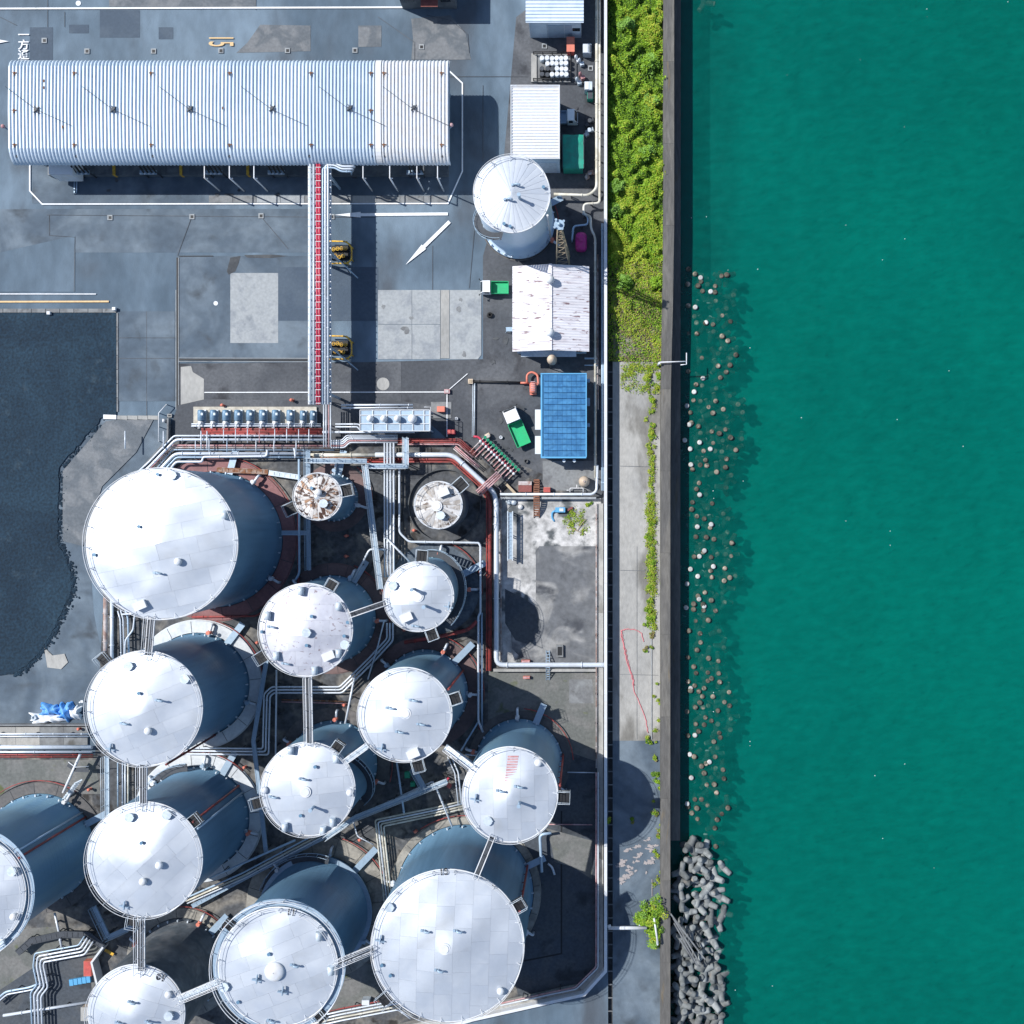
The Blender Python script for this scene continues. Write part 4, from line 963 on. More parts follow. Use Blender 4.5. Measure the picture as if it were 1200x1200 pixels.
for xx in (x0 + .3, x1 - .3): m.lathe((xx - .12, y0 + .9, .45), [(.45, 0), (.45, .24)], 14, True, True, 'X')
m.build('wheel', 'rubber', e)
e = empty('floor_rail', W3(89, 216, 0), 'pair of low steel rails in the canopy shadow by the trailer', 'rails')
for px in (87.5, 90): MB().bar(W3(px, 207, .1), W3(px, 226, .1), .12, .2).build('rail', 'steel_blue', e)

def shed(label, x0, y0, x1, y1, z, over, wm, name='shed', south=True, cat='shed'):
    a = W(x0, y0, z); c = W(x1, y1, z); e = empty(name, ((a[0] + c[0]) / 2, (a[1] + c[1]) / 2, 0), label, cat)
    X0, X1, Y0, Y1 = a[0], c[0], c[1], a[1]
    MB().box(((X0 + X1) / 2, (Y0 + Y1) / 2, (z - .12) / 2), (X1 - X0 - 2 * over, Y1 - Y0 - 2 * over, z - .12)).build('wall', wm, e)
    return e, X0, X1, Y0, Y1
def roof_strips(e, X0, X1, Y0, Y1, z, pitch, amp, mt, n, tilt=0.0, axis='Y'):
    for i in range(n):
        a, c = Y0 + (Y1 - Y0) * i / n, Y0 + (Y1 - Y0) * (i + 1) / n - .004
        corr(X0, X1, a, c, lambda x, y: z + tilt * (x - X0), pitch, amp, 'Y').build('roof_sheet', mt, e)
    m = MB(); m.box(((X0 + X1) / 2, (Y0 + Y1) / 2, z - .06), (X1 - X0 - .02, Y1 - Y0 - .02, .1)); m.build('roof_deck', 'steel_pale', e)
e, X0, X1, Y0, Y1 = shed('pale blue corrugated shed with a roller door at the top edge', 616, -55, 684, 26.5, 4.6, .32, 'wall_white')
roof_strips(e, X0, X1, Y0, Y1, 4.6, .42, .12, 'shed_roof', 5)
m = MB(); m.box((X0 + 3.9, Y0 + .30, 1.7), (3.0, .06, 3.2)); m.build('roller_door', 'steel_blue', e)
m = MB(); m.box((X1 - .9, Y0 + .30, 2.2), (.9, .08, .7)); m.build('window', 'glass', e)
m = MB()
for i in range(4): m.bar((X0 + .5 + i * 2, Y0 + .28, .1), (X0 + .5 + i * 2, Y0 + .28, 4.3), .06, .05)
m.build('wall_rib', 'steel_pale', e)
e, X0, X1, Y0, Y1 = shed('white ribbed flat roofed store north of the lone tank', 599, 100.5, 655.5, 186, 5.2, .03, 'wall_white')
roof_strips(e, X0, X1, Y0, Y1, 5.2, .385, .08, 'steel_white', 6)
m = MB()
for (c, d) in ((((X0 + X1) / 2, Y1, 5.27), (X1 - X0 + .14, .1, .16)), (((X0 + X1) / 2, Y0, 5.27), (X1 - X0 + .14, .1, .16)), ((X0, (Y0 + Y1) / 2, 5.272), (.1, Y1 - Y0 - .11, .16)), ((X1, (Y0 + Y1) / 2, 5.272), (.1, Y1 - Y0 - .11, .16))): m.box(c, d)
m.build('roof_edge', 'steel_white', e)
m = MB(); m.box((X0 + 3.9, Y0 + .0, 2.0), (2.6, .07, 3.6)); m.build('shutter', 'steel_pale', e)
m = MB(); m.box((X0 - .12, Y0 + .4, 3.5), (.2, .9, 1.0)); m.build('vent_box', 'steel_white', e)
# gable shed with the flaking roof
z = 4.0; e, X0, X1, Y0, Y1 = shed('gable roofed shed with flaking rusty white sheets and two roof vents', 600.5, 312, 690.5, 412, z, .35, 'wall_white')
xr = W(645.5, 0, z + 1)[0]; hr = 1.15
for side in (0, 1):
    for i in range(4):
        a, c = Y0 + (Y1 - Y0) * i / 4, Y0 + (Y1 - Y0) * (i + 1) / 4 - .004
        xa, xb = (X0, xr) if side == 0 else (xr, X1)
        f = (lambda x, y: z + hr * (x - X0) / (xr - X0)) if side == 0 else (lambda x, y: z + hr * (X1 - x) / (X1 - xr))
        corr(xa, xb, a, c, f, .33, .035, 'Y').build('roof_sheet', 'rusty_sheet', e)
m = MB()
for yy, sg in ((Y0 + .4, 1), (Y1 - .4, -1)): m.add([(X0 + .35, yy, z - .15), (X1 - .35, yy, z - .15), (xr, yy, z + hr - .12)], [(0, 1, 2) if sg > 0 else (2, 1, 0)])
m.build('gable', 'wall_white', e)
m = MB(); m.bar((xr, Y0 - .02, z + hr + .07), (xr, Y1 + .02, z + hr + .07), .3, .06); m.build('ridge_cap', 'rusty_sheet', e)
for py in (327, 389):
    x, y = W(644.5, py, z + hr + .9)
    m = MB(); m.lathe((x, y, z + hr - .1), [(.42, 0), (.30, .5), (.30, .75)], 14); m.lathe((x, y, z + hr + .60), [(.50, 0), (.52, .12), (.3, .42), (.02, .5)], 14, True, True); m.build('roof_vent', 'steel_white', e)
m = MB()
for i in range(4): m.box((X0 + 1.4 + i * 2.1, Y0 + .33, 2.0), (1.1, .06, 1.0))
m.build('window', 'glass', e)
m = MB(); m.box(((X0 + X1) / 2 - .3, Y0 - .1, 2.9), (6.6, .7, .07)); m.build('awning', 'steel_pale', e)
# blue roofed hut: tiled in rows
z = 3.6; e, X0, X1, Y0, Y1 = shed('blue roofed pump hut next to the red pump', 633.5, 437.5, 687.5, 537, z, .22, 'blue_trim', name='pump_hut', cat='hut')
n = 14; px_ = (X1 - X0); xl = X0 + .25
for i in range(n):
    a = Y0 + .28 + (Y1 - Y0 - .46) * i / n; c = Y0 + .28 + (Y1 - Y0 - .46) * (i + 1) / n
    row = MB(); d = c - a; nC = 9
    for j in range(nC):
        u0, u1 = xl + .12 + (X1 - xl - .24) * j / nC, xl + .12 + (X1 - xl - .24) * (j + 1) / nC - .02
        row.add([(u0, a - .05, z + .19), (u1, a - .05, z + .19), (u1, c, z + .03), (u0, c, z + .03), (u0, a - .05, z + .03), (u1, a - .05, z + .03)], [(0, 1, 2, 3), (4, 5, 1, 0)])
    o = row.build('tile_row', 'blue_roof', e)
m = MB()
for (c, d) in ((((X0 + X1) / 2, Y1 - .06, z + .06), (X1 - X0, .14, .2)), (((X0 + X1) / 2, Y0 + .10, z + .06), (X1 - X0 - .1, .2, .2)), ((X0 + .12, (Y0 + Y1) / 2, z + .062), (.2, Y1 - Y0 - .32, .2)), ((X1 - .06, (Y0 + Y1) / 2, z + .062), (.14, Y1 - Y0 - .32, .2))): m.box(c, d)
m.box(((X0 + X1) / 2, (Y0 + Y1) / 2, z - .04), (X1 - X0 - .06, Y1 - Y0 - .06, .08)); m.build('roof_edge', 'blue_trim', e)
for (py0, py1) in ((480, 503.5), (511, 532)):
    a, c = W(627, py0, 2.6), W(634, py1, 2.6); MB().box(((a[0] + c[0]) / 2, (a[1] + c[1]) / 2, 2.6), (c[0] - a[0], a[1] - c[1], .08)).build('awning', 'steel_white', e)
for py in (446, 471, 498):
    x, y = W(688.6, py, 2.4); MB().box((x + .1, y, 2.3), (.35, .9 if py == 471 else .4, .6)).build('wall_unit', 'steel_blue', e)
m = MB()
for px in (661, 673): x, y = W(px, 539, 2.6); m.lathe((x, y - .1, 2.5), [(.2, 0), (.2, .35)], 10)
m.build('wall_lamp', 'steel_pale', e)
# a building beyond the top edge: only its south foot and its shadow come into view
e, X0, X1, Y0, Y1 = shed('dark building at the top edge of the photo, casting its shadow over the lane', 462, -120, 530, -13, 5.0, .1, 'shell_dark', name='building', cat='building')
MB().box(((X0 + X1) / 2, (Y0 + Y1) / 2, 5.0), (X1 - X0, Y1 - Y0, .2)).build('roof', 'concrete_dark', e)
m = MB(); a = W(493, -12, 2.6); c = W(513, 8, 2.6); m.box(((a[0] + c[0]) / 2, (a[1] + c[1]) / 2, 2.6), (c[0] - a[0], a[1] - c[1], .1)); m.build('awning', 'brick_red', e)
m = MB()
for i in range(3): m.box((X0 + 1.2 + i * 2.2, Y0 + .08, 2.4), (1.2, .06, 1.2))
m.build('window', 'glass', e)

# ------------------------------------------------------------------ trucks
def truck(label, px, py, rz, ln, wd, hcab, bedm, glasslong=False):
    e = empty('pickup_truck', (0, 0, 0), label, 'truck'); f = ln / 2; w = wd / 2; cl = ln * .36
    m = MB()
    m.add([(f, -w, .35), (f, w, .35), (f - cl, w, .35), (f - cl, -w, .35), (f, -w, 1.0), (f, w, 1.0), (f - .35, w * .93, hcab), (f - .35, -w * .93, hcab), (f - cl, w * .95, hcab), (f - cl, -w * .95, hcab)],
          [(0, 1, 5, 4), (6, 8, 9, 7), (1, 2, 8, 6, 5), (2, 3, 9, 8), (3, 0, 4, 7, 9), (3, 2, 1, 0), (4, 5, 6, 7)])
    m.build('cab', 'truck_white', e)
    m = MB(); m.add([(f - .02, -w * .86, 1.06), (f - .02, w * .86, 1.06), (f - .33, w * .82, hcab - .05), (f - .33, -w * .82, hcab - .05)], [(0, 1, 2, 3)])
    for v in range(4): m.v[v] = (m.v[v][0] + .03, m.v[v][1], m.v[v][2] + .01)
    m.build('windscreen', 'glass', e)
    for sg in (-1, 1): m = MB(); m.add([(f - .5, sg * (w * .97 + .012), 1.05), (f - cl + .15, sg * (w * .98 + .012), 1.05), (f - cl + .2, sg * (w * .955 + .012), hcab - .12), (f - .55, sg * (w * .945 + .012), hcab - .12)], [(0, 1, 2, 3) if sg < 0 else (3, 2, 1, 0)]); m.build('side_window', 'glass', e)
    b0, b1 = -f, f - cl - .08; bw = w * 1.03
    m = MB(); m.box(((b0 + b1) / 2, 0, .72), (b1 - b0, bw * 2 - .1, .10)); m.build('bed', bedm, e)
    m = MB(); hs = .42
    m.box(((b0 + b1) / 2, bw - .03, .77 + hs / 2), (b1 - b0, .06, hs)); m.box(((b0 + b1) / 2, -bw + .03, .77 + hs / 2), (b1 - b0, .06, hs))
    m.box((b0 + .03, 0, .77 + hs / 2), (.06, bw * 2 - .125, hs)); m.box((b1 - .03, 0, .77 + hs / 2 + .12), (.06, bw * 2 - .125, hs + .24)); m.build('side_board', bedm, e)
    m = MB(); m.box((-.05, 0, .5), (ln * .9, wd * .5, .18)); m.build('chassis', 'black', e)
    for (x, sg) in ((f - .65, 1), (f - .65, -1), (-f + .75, 1), (-f + .75, -1)):
        m = MB(); m.lathe((x, sg * (w - .2) - .1, .33), [(.33, 0), (.33, .2)], 16, True, True, 'Y'); wo = m.build('wheel', 'rubber', e)
        m = MB(); m.lathe((x, sg * (w - .2) - .105, .33), [(.19, 0), (.19, .21)], 12, True, True, 'Y'); m.build('rim', 'steel_pale', wo)
    for sg in (-1, 1):
        m = MB(); m.bar((f - .1, sg * w, 1.25), (f + .12, sg * (w + .22), 1.3), .05, .05); m.box((f + .12, sg * (w + .22), 1.3), (.08, .18, .28)); m.build('mirror', 'black', e)
        m = MB(); m.box((f + .015, sg * (w - .22), .72), (.05, .24, .16)); m.build('headlight', 'steel_white', e)
    m = MB(); m.box((f + .03, 0, .45), (.1, wd * .96, .18)); m.build('bumper', 'steel_pale', e)
    x, y = W(px, py, 1.0); e.location = (x, y, 0); e.rotation_euler = (0, 0, rz); return e
truck('small white truck with a green bed, nose toward the canopy arrows', 579.5, 337, pi, 3.4, 1.46, 1.8, 'green_paint')
truck('larger white truck with a green bed, parked slantwise by the blue hut', 605.3, 500.5, radians(113), 4.75, 1.75, 2.1, 'green_paint')
truck('white truck tucked into the shade beside the ribbed white store', 660.5, 137.5, 0, 3.3, 1.45, 1.85, 'steel_blue')

# ------------------------------------------------------------------ yard clutter in the north-east
def simple(label, cat, name, parts, z=0):
    xs_ = [p[0].v[0] for p in parts]
    allv = [v for p in parts for v in p[0].v]
    o = ((min(v[0] for v in allv) + max(v[0] for v in allv)) / 2, (min(v[1] for v in allv) + max(v[1] for v in allv)) / 2, min(v[2] for v in allv))
    e = empty(name, o, label, cat)
    for (m, n, mt) in parts: m.build(n, mt, e)
    return e
def bx(x0, y0, x1, y1, z0, z1):
    a = W(x0, y0, z1); c = W(x1, y1, z1); return MB().box(((a[0] + c[0]) / 2, (a[1] + c[1]) / 2, (z0 + z1) / 2), (c[0] - a[0], a[1] - c[1], z1 - z0))
simple('red steel locker with a lid, south of the roller door shed', 'locker', 'storage_locker', [(bx(664.5, 43.5, 672.8, 60, .05, 1.3), 'body', 'red_paint'), (bx(664, 43, 673.3, 60.5, 1.305, 1.37), 'lid', 'orange_red')])
simple('white ribbed machine cabinet next to the red locker', 'cabinet', 'machine_cabinet', [(bx(683, 51, 693, 62, .05, 1.4), 'body', 'steel_pale'), (bx(683.5, 51.5, 689, 61.5, 1.402, 1.48), 'cover', 'steel_white'), (bx(690.5, 52, 692.5, 61, 1.402, 1.5), 'grille', 'steel_dark')])
simple('grey and white flat topped crate beside the long cream pipes', 'crate', 'storage_crate', [(bx(685, 95.5, 694, 105, .05, 1.5), 'body', 'steel_pale'), (bx(685.5, 96, 690, 104.5, 1.503, 1.56), 'lid', 'steel_white')])
simple('dark square hopper standing by the wall pipes', 'hopper', 'hopper_box', [(bx(688, 105.5, 695, 116, .05, 1.0), 'body', 'green_tarp'), (bx(688.5, 106, 694.5, 115.5, 1.003, 1.05), 'lid', 'steel_dark')])
for i, (x, y, l) in enumerate(((691, 143, 'dark valve set by the pipes at the end of the lit corner'), (690.5, 154, 'grey tangle of scrap fittings beside the wall pipes'), (691, 204, 'rusty valve set on the cream pipe bend'))):
    m = MB(); X, Y = W(x, y, .6); m.tube([(X - .5, Y, .5), (X + .6, Y + .1, .5)], .14, 7); m.cyl((X, Y, .5), .1, .6, 8); m.lathe((X, Y, 1.1), [(.26, 0), (.26, .06)], 12); m.box((X - .3, Y - .3, .35), (.5, .4, .5), .5); m.box((X + .3, Y + .3, .3), (.4, .5, .4), .2)
    o = m.build('valve_set', ('steel_dark', 'steel_pale', 'pipe_rustpale')[i]); tag(o, l, 'valve')
# green skip with a sheeted cover
e = simple('green sheeted skip in the shade of the ribbed white store', 'skip', 'waste_skip', [(bx(660, 158.5, 683, 196, .15, 2.5), 'body', 'green_tarp')])
a = W(659.5, 157.5, 2.6); c = W(684, 197, 2.6); m = MB(); vs = []; fs = []
for j in range(9):
    for i in range(7):
        x = a[0] + (c[0] - a[0]) * i / 6; y = a[1] + (c[1] - a[1]) * j / 8; vs.append((x, y, 2.6 + .05 * sin(i * 1.7 + j * .6) + .04 * sin(j * 2.2) - (.1 if i in (0, 6) or j in (0, 8) else 0)))
for j in range(8):
    for i in range(6): fs.append((j * 7 + i, j * 7 + 7 + i, j * 7 + 8 + i, j * 7 + i + 1))
m.add(vs, fs, True); m.build('cover_sheet', 'green_tarp', e)
for px in (659, 684): MB().bar(W3(px, 157, 2.5), W3(px, 197, 2.5), .08, .12).build('rail', 'steel_dark', e)
# drum rack and its drums
a = W(622.5, 64, 0); c = W(669, 97, 0); X0, X1, Y0, Y1 = a[0], c[0], c[1], a[1]
e = empty('drum_rack', ((X0 + X1) / 2, (Y0 + Y1) / 2, 0), 'open drum enclosure with a black rail and a cream strip of concrete', 'rack')
MB().box(((X0 + X1) / 2, (Y0 + Y1) / 2, .09), (X1 - X0, Y1 - Y0, .14)).build('base', 'concrete_grey', e)
MB().box((X0 + .35, (Y0 + Y1) / 2, .24), (.66, Y1 - Y0, .16)).build('kerb', 'concrete_path', e)
m = MB()
for y in (Y0 + .1, Y1 - .1): m.tube([(X0 + .3, y, 1.0), (X1, y, 1.0)], .06, 6); m.tube([(X0 + .3, y, .55), (X1, y, .55)], .05, 6)
for y in (Y0 + .1, Y1 - .1):
    for i in range(5): x = X0 + .3 + (X1 - X0 - .3) * i / 4; m.tube([(x, y, .1), (x, y, 1.05)], .05, 6)
m.tube([(X1, Y0 + .1, 1.0), (X1, Y1 - .1, 1.0)], .06, 6); m.build('rail', 'black', e)
def drum(bodym, lidm, label, group):
    e = empty('steel_drum', (0, 0, 0), label, 'drum', group)
    m = MB(); m.lathe((0, 0, 0), [(.285, 0), (.285, .28), (.298, .30), (.285, .32), (.285, .57), (.298, .59), (.285, .61), (.285, .88)], 14); m.build('body', bodym, e)
    m = MB(); m.lathe((0, 0, .881), [(.265, 0), (.27, .02)], 14); m.cyl((.14, .1, .902), .05, .03, 8); m.build('lid', lidm, e); return e
dw = drum('steel_pale', 'steel_white', 'white lidded steel drum standing in the railed enclosure', 'white drums in the railed enclosure'); dk = drum('black', 'steel_dark', 'black steel drum standing among the white ones in the railed enclosure', 'black drums in the railed enclosure')
first = {0: True, 1: True}
for j, py in enumerate((68, 74, 80.5, 87)):
    for i, px in enumerate((635, 641.5, 647, 652.5, 658, 663.5, 667.5)[:6]):
        if j in (0,) and i == 6: continue
        if i == 0 and j == 1: continue
        k = 1 if (j >= 2 and i < 2) or (j == 2 and i == 2) else 0
        src = dk if k else dw; x, y = W(px + random.uniform(-.5, .5), py + random.uniform(-.5, .5), 1)
        o = src if first[k] else copy_tree(src); first[k] = False
        o.location = (x, y, .161); o.rotation_euler = (0, 0, random.uniform(0, 6))
for i, (px, py, mt, l) in enumerate(((675, 66, 'steel_white', 'white gas bottle standing outside the drum rail, northernmost'), (679, 70, 'steel_pale', 'grey gas bottle standing outside the drum rail beside a white one'), (680, 86, 'pipe_pink', 'pink gas bottle standing outside the drum rail'), (676, 92, 'steel_pale', 'grey gas bottle lying nearest the crate by the drum rail'))):
    x, y = W(px, py, 1); m = MB(); m.lathe((x, y, 0), [(.2, 0), (.2, 1.0), (.12, 1.2), (.05, 1.25), (.05, 1.4)], 12); m.box((x + .3, y - .25, .3), (.5, .4, .6), .3); o = m.build('gas_bottle', mt); tag(o, l, 'gas bottle', 'gas bottles by the drum enclosure')
# magenta vessel
x, y = W(681, 282.5, 1.6); e = empty('pressure_vessel', (x, y, 0), 'magenta pressure vessel lying in the shade of the lone tank', 'vessel')
m = MB(); m.lathe((x, y - 1.15, 1.0), [(.15, 0), (.5, .06), (.66, .25), (.7, .5), (.7, 1.8), (.66, 2.05), (.5, 2.24), (.15, 2.3)], 20, True, True, 'Y'); m.build('shell', 'magenta', e)
m = MB(); m.cyl((x, y + .1, 1.68), .22, .18, 12); m.tube([(x - .5, y + .3, 1.5), (x - .35, y + .3, 1.85), (x - .1, y + .3, 1.85)], .05, 6); m.build('manhole', 'magenta', e)
m = MB(); m.box((x, y - .7, .22), (1.0, .2, .44)); m.box((x, y + .7, .22), (1.0, .2, .44)); m.build('saddle', 'steel_dark', e)
# lattice lighting mast
x, y = W(660, 309, 0); e = empty('lighting_mast', (x, y, 0), 'tapering lattice lighting mast with a ring of floodlights', 'mast'); hm = 17.0
m = MB(); lv = 9
def mp(i, k):
    t = i / lv; w = .85 * (1 - t) + .14 * t; a, b_ = ((-1, -1), (1, -1), (1, 1), (-1, 1))[k % 4]; return (x + a * w, y + b_ * w, hm * t)
for k in range(4):
    m.tube([mp(0, k), mp(lv, k)], .075, 5)
    for i in range(lv): m.tube([mp(i, k), mp(i + 1, k + 1)], .04, 4); m.tube([mp(i + 1, k), mp(i + 1, k + 1)], .035, 4)
m.build('lattice', 'wood_pale', e)
m = MB(); m.lathe((x, y, hm), [(.55, 0), (.55, .06)], 16); m.sphere((x, y, hm + .3), .2, 10, 6); m.build('head_platform', 'steel_blue', e)
for i in range(4):
    t = i * pi / 2 + .6; m = MB(); m.lathe((x + .58 * cos(t), y + .58 * sin(t), hm + .07), [(.08, 0), (.14, .24)], 10); m.build('floodlight', 'steel_blue', e)
# red pump with its looped pipe, west of the hut
x, y = W(624.5, 452, 1.0); e = empty('fire_pump', (x, y, 0), 'red fire pump with a looped pipe beside the blue hut', 'pump')
m = MB(); m.lathe((x, y - .9, .85), [(.3, 0), (.42, .15), (.42, 1.1), (.3, 1.3)], 16, True, True, 'Y'); m.box((x, y - .3, .35), (.8, 1.5, .3)); m.build('motor', 'orange_red', e)
m = MB(); m.tube(rounded([W3(617.5, 449, .8), W3(617.5, 439, .8), W3(623, 435.5, .8), W3(630, 439, .8), W3(631, 450, .8), W3(627, 452, .8)], .3), .14, 7); m.tube([W3(610, 448.6, .6), W3(620, 448.8, .6)], .13, 7); m.build('loop_pipe', 'orange_red', e)
m = MB()
for i in range(5): m.box((x, y - .6 + i * .26, 1.28), (.5, .08, .1))
m.build('cooling_fin', 'pipe_pink', e)
# wooden steps over the bund wall
x, y = W(629.5, 583, 1.2); e = empty('wooden_steps', (x, y, 0), 'brown plank steps climbing over the bund wall', 'steps')
for i in range(16):
    py = 562.5 + i * 2.75; zz = .25 + 1.05 * sin(pi * (i + .5) / 16); X, Y = W(629, py, zz); MB().box((X, Y, zz), (.62, .2, .06)).build('plank', 'wood', e)
m = MB()
for sx_ in (-1, 1): m.tube([W3(629 + sx_ * 3.2, 562 + i * 2.8, .18 + 1.05 * sin(pi * i / 16)) for i in range(17)], .06, 5)
m.build('stringer', 'wood', e)
simple('dark red equipment shed lid beside the plank steps', 'cabinet', 'equipment_cabinet', [(bx(607.5, 564, 623, 576.5, .05, 1.0), 'body', 'brick_red'), (bx(607.5, 564, 623, 568.5, 1.003, 1.06), 'lid', 'pipe_rustpale')])
simple('bright red hose box east of the plank steps', 'box', 'hose_box', [(bx(637, 571, 645, 577, .05, .9), 'body', 'orange_red'), (bx(637.4, 571.3, 644.6, 576.6, .905, .96), 'lid', 'red_paint')])
x, y = W(684.5, 564, 2.2); e = empty('round_tank', (x, y, 0), 'small cream domed tank south of the blue hut', 'tank')
m = MB(); m.lathe((x, y, .1), [(.62, 0), (.66, .1), (.66, 1.3), (.5, 1.75), (.2, 2.0), (.02, 2.05)], 20); m.build('shell', 'tank_cream', e)
m = MB(); m.cyl((x, y, 2.1), .12, .12, 10); m.build('cap', 'pipe_rustpale', e)
m = MB(); m.tube(rounded([W3(668, 577, .6), W3(668, 572, .6), W3(676, 572, .6), W3(683.5, 572, .6), W3(683.5, 577, .6)], .15), .06, 6); m.tube([W3(664, 574.5, .6), W3(668, 574.5, .6)], .06, 6); m.tube([W3(676, 572, .6), W3(676, 568, .6)], .06, 6)
o = m.build('thin_pipes', 'steel_white'); tag(o, 'thin white pipe frame in front of the cream domed tank', 'pipes')
# egg shaped silo south of the gable shed
x, y = W(646.5, 420, 4.2); e = empty('hopper_silo', (x, y, 0), 'small egg shaped white hopper between the gable shed and the blue hut', 'silo')
m = MB(); m.lathe((x, y, 1.0), [(.12, 0), (.30, .4), (.55, 1.4), (.6, 2.2), (.5, 2.9), (.25, 3.3), (.02, 3.4)], 18); m.build('shell', 'tank_cream', e)
m = MB()
for i in range(3): t = i * 2.1; m.tube([(x + .7 * cos(t), y + .7 * sin(t), 0), (x + .5 * cos(t), y + .5 * sin(t), 2.4)], .06, 5)
m.build('leg', 'steel_dark', e)
x, y = W(597, 386, .6); simple('grey folding trestle against the gable shed', 'trestle', 'steel_trestle', [(MB().box((x, y, .7), (.8, .5, .06)).bar((x - .5, y - .3, 0), (x - .3, y - .25, .7), .06, .06).bar((x + .4, y + .3, 0), (x + .3, y + .2, .7), .06, .06).bar((x - .5, y + .3, 0), (x - .3, y + .2, .7), .06, .06), 'frame', 'steel_blue')])
x, y = W(573.5, 369, .4); m = MB(); m.lathe((x, y, .0), [(.16, .06), (.30, 0), (.34, .1), (.30, .2), (.16, .16)], 14, True, False); m.lathe((x + .05, y + .02, .2), [(.16, .06), (.30, 0), (.34, .1), (.30, .2), (.16, .16)], 14, True, False); o = m.build('tyre_pile', 'rubber'); tag(o, 'pair of black tyres stacked on the tarmac below the small truck', 'tyres')
# ground level pipes of the little yard
bundle('black pipe lying across the tarmac to the red pump', [(553, 447), (612, 448.5)], .3, [(0, 1.4, 'black')], sup=False, group=None)
bundle('thin grey pipe running from the black pipe to the valve manifold', [(556.3, 449), (555.5, 512)], .3, [(0, .7, 'steel_pale'), (2, .5, 'steel_pale')], sup=False, group=None)
simple('small brown connection box at the end of the black pipe', 'box', 'junction_box', [(bx(548.5, 444, 554, 449.5, .02, .6), 'body', 'tank_cream'), (bx(549.5, 445, 553, 448.5, .603, .66), 'lid', 'wood_pale')])
simple('red hydrant cabinet on a pale pad east of the steel canopy', 'cabinet', 'hydrant_cabinet', [(bx(512, 476, 521, 482.5, .1, .9), 'body', 'orange_red'), (bx(505, 471, 529, 490, .03, .09), 'pad', 'concrete_grey')])
simple('pink topped marker box at the corner of the painted line', 'box', 'marker_box', [(bx(520.5, 456, 527, 461, .05, .4), 'body', 'pipe_pink'), (bx(522, 457, 525.5, 460, .403, .45), 'lid', 'pipe_rustpale')])
simple('crimson cabinet among the red pipes', 'cabinet', 'valve_cabinet', [(bx(524, 503.5, 533, 508.5, .05, 1.0), 'body', 'pipe_crimson'), (bx(524.5, 504, 532.5, 508, 1.003, 1.05), 'lid', 'red_paint')])
for (px, py, r, l, mt) in ((587, 512.5, 2, 'white bucket standing on the tarmac by the green valves', 'steel_white'), (616.5, 540.5, 2.6, 'open dark well ring south of the slanted truck', 'concrete_dark'), (535, 490.5, 1.8, 'small white pot beside the painted corner line', 'steel_white'), (604, 482, 1.3, 'small white cone cap near the slanted truck nose', 'steel_white')):
    x, y = W(px, py, .3); m = MB(); m.lathe((x, y, 0), [(L(r), 0), (L(r), .35), (L(r) * .7, .351), (L(r) * .7, .1), (.01, .1)], 14); o = m.build('round_bucket', mt); tag(o, l, 'bucket')
# crane-yellow guards at the feet of the bridge
for i, (y0, y1, l) in enumerate(((282.5, 309, 'yellow pipe guard round the valve set under the north half of the bridge'), (393.5, 421, 'yellow pipe guard round the valve set under the south half of the bridge'))):
    x, y = W(398, (y0 + y1) / 2, 0); e = empty('pipe_guard', (x, y, 0), l, 'guard rail', 'yellow guards by the pipe bridge'); m = MB()
    P = [W3(384, y0, .9), W3(406, y0 + .5, .9), W3(412, y0 + 7, .9), W3(412, y1 - 5, .9), W3(407, y1 - .5, .9), W3(384, y1, .9)]
    m.tube(rounded(P, .5), .10, 7)
    for p in (P[1], P[2], P[3], P[4]): m.tube([(p[0], p[1], 0), (p[0], p[1], .9)], .08, 6)
    m.build('rail', 'yellow', e)
    e = empty('valve_cluster', (x, y, 0), ('black valve cluster with yellow hand wheels inside the northern guard', 'black valve cluster with yellow hand wheels inside the southern guard')[i], 'valves', 'valve clusters by the pipe bridge'); ym = (y0 + y1) / 2
    m = MB(); a = W(387, ym - 8, .4); c = W(409, ym + 8, .4); m.box(((a[0] + c[0]) / 2, (a[1] + c[1]) / 2, .2), (c[0] - a[0], a[1] - c[1], .4)); m.tube([W3(386, ym - 3, .7), W3(410, ym - 3, .7)], .14, 7); m.tube([W3(386, ym + 5, .7), W3(410, ym + 5, .7)], .14, 7); m.build('body', 'black', e)
    for k in range(7):
        X, Y = W(391 + (k % 4) * 4.6 + (k // 4) * 2, ym - 4 + (k // 4) * 8.5 + random.uniform(-1, 1), 1.0); m = MB(); m.cyl((X, Y, .6), .04, .38, 6); m.tube([(X + .2 * cos(2 * pi * q / 10), Y + .2 * sin(2 * pi * q / 10), 1.0) for q in range(10)], .045, 5, True); m.bar((X - .2, Y, 1), (X + .2, Y, 1), .05, .05); m.build('hand_wheel', 'yellow', e)
# ------------------------------------------------------------------ pipe bridge over the yard
zb = 5.5; x, y = W(375, 330, zb); e = empty('pipe_bridge', (x, y, 0), 'long high pipe bridge carrying white and crimson pipes across the yard', 'pipe bridge')
for (px, r, mt) in ((363.6, 1.5, 'pipe_white'), (367.6, 1.3, 'pipe_white'), (371.6, 1.35, 'pipe_crimson'), (374.5, 1.35, 'pipe_crimson')):
    pipe_part([W3(px, 189 if px < 365 else 192, zb), W3(px, 474, zb)], L(r, zb), mt, e)
for i, (px, r, mt, yt) in enumerate(((378.2, 1.1, 'pipe_blue', 196.5), (381.2, 1.1, 'pipe_white', 193.5), (384.4, 1.3, 'pipe_white', 190.5))):
    P = [W3(px, 474, zb), W3(px, yt, zb), W3(392, yt, zb), W3(400, yt + 4.5, zb), W3(412 + i * 1.5, yt + 4.5, zb), W3(412 + i * 1.5, yt + 8 - i, 3.0)]
    pipe_part(P, L(r, zb), mt, e)
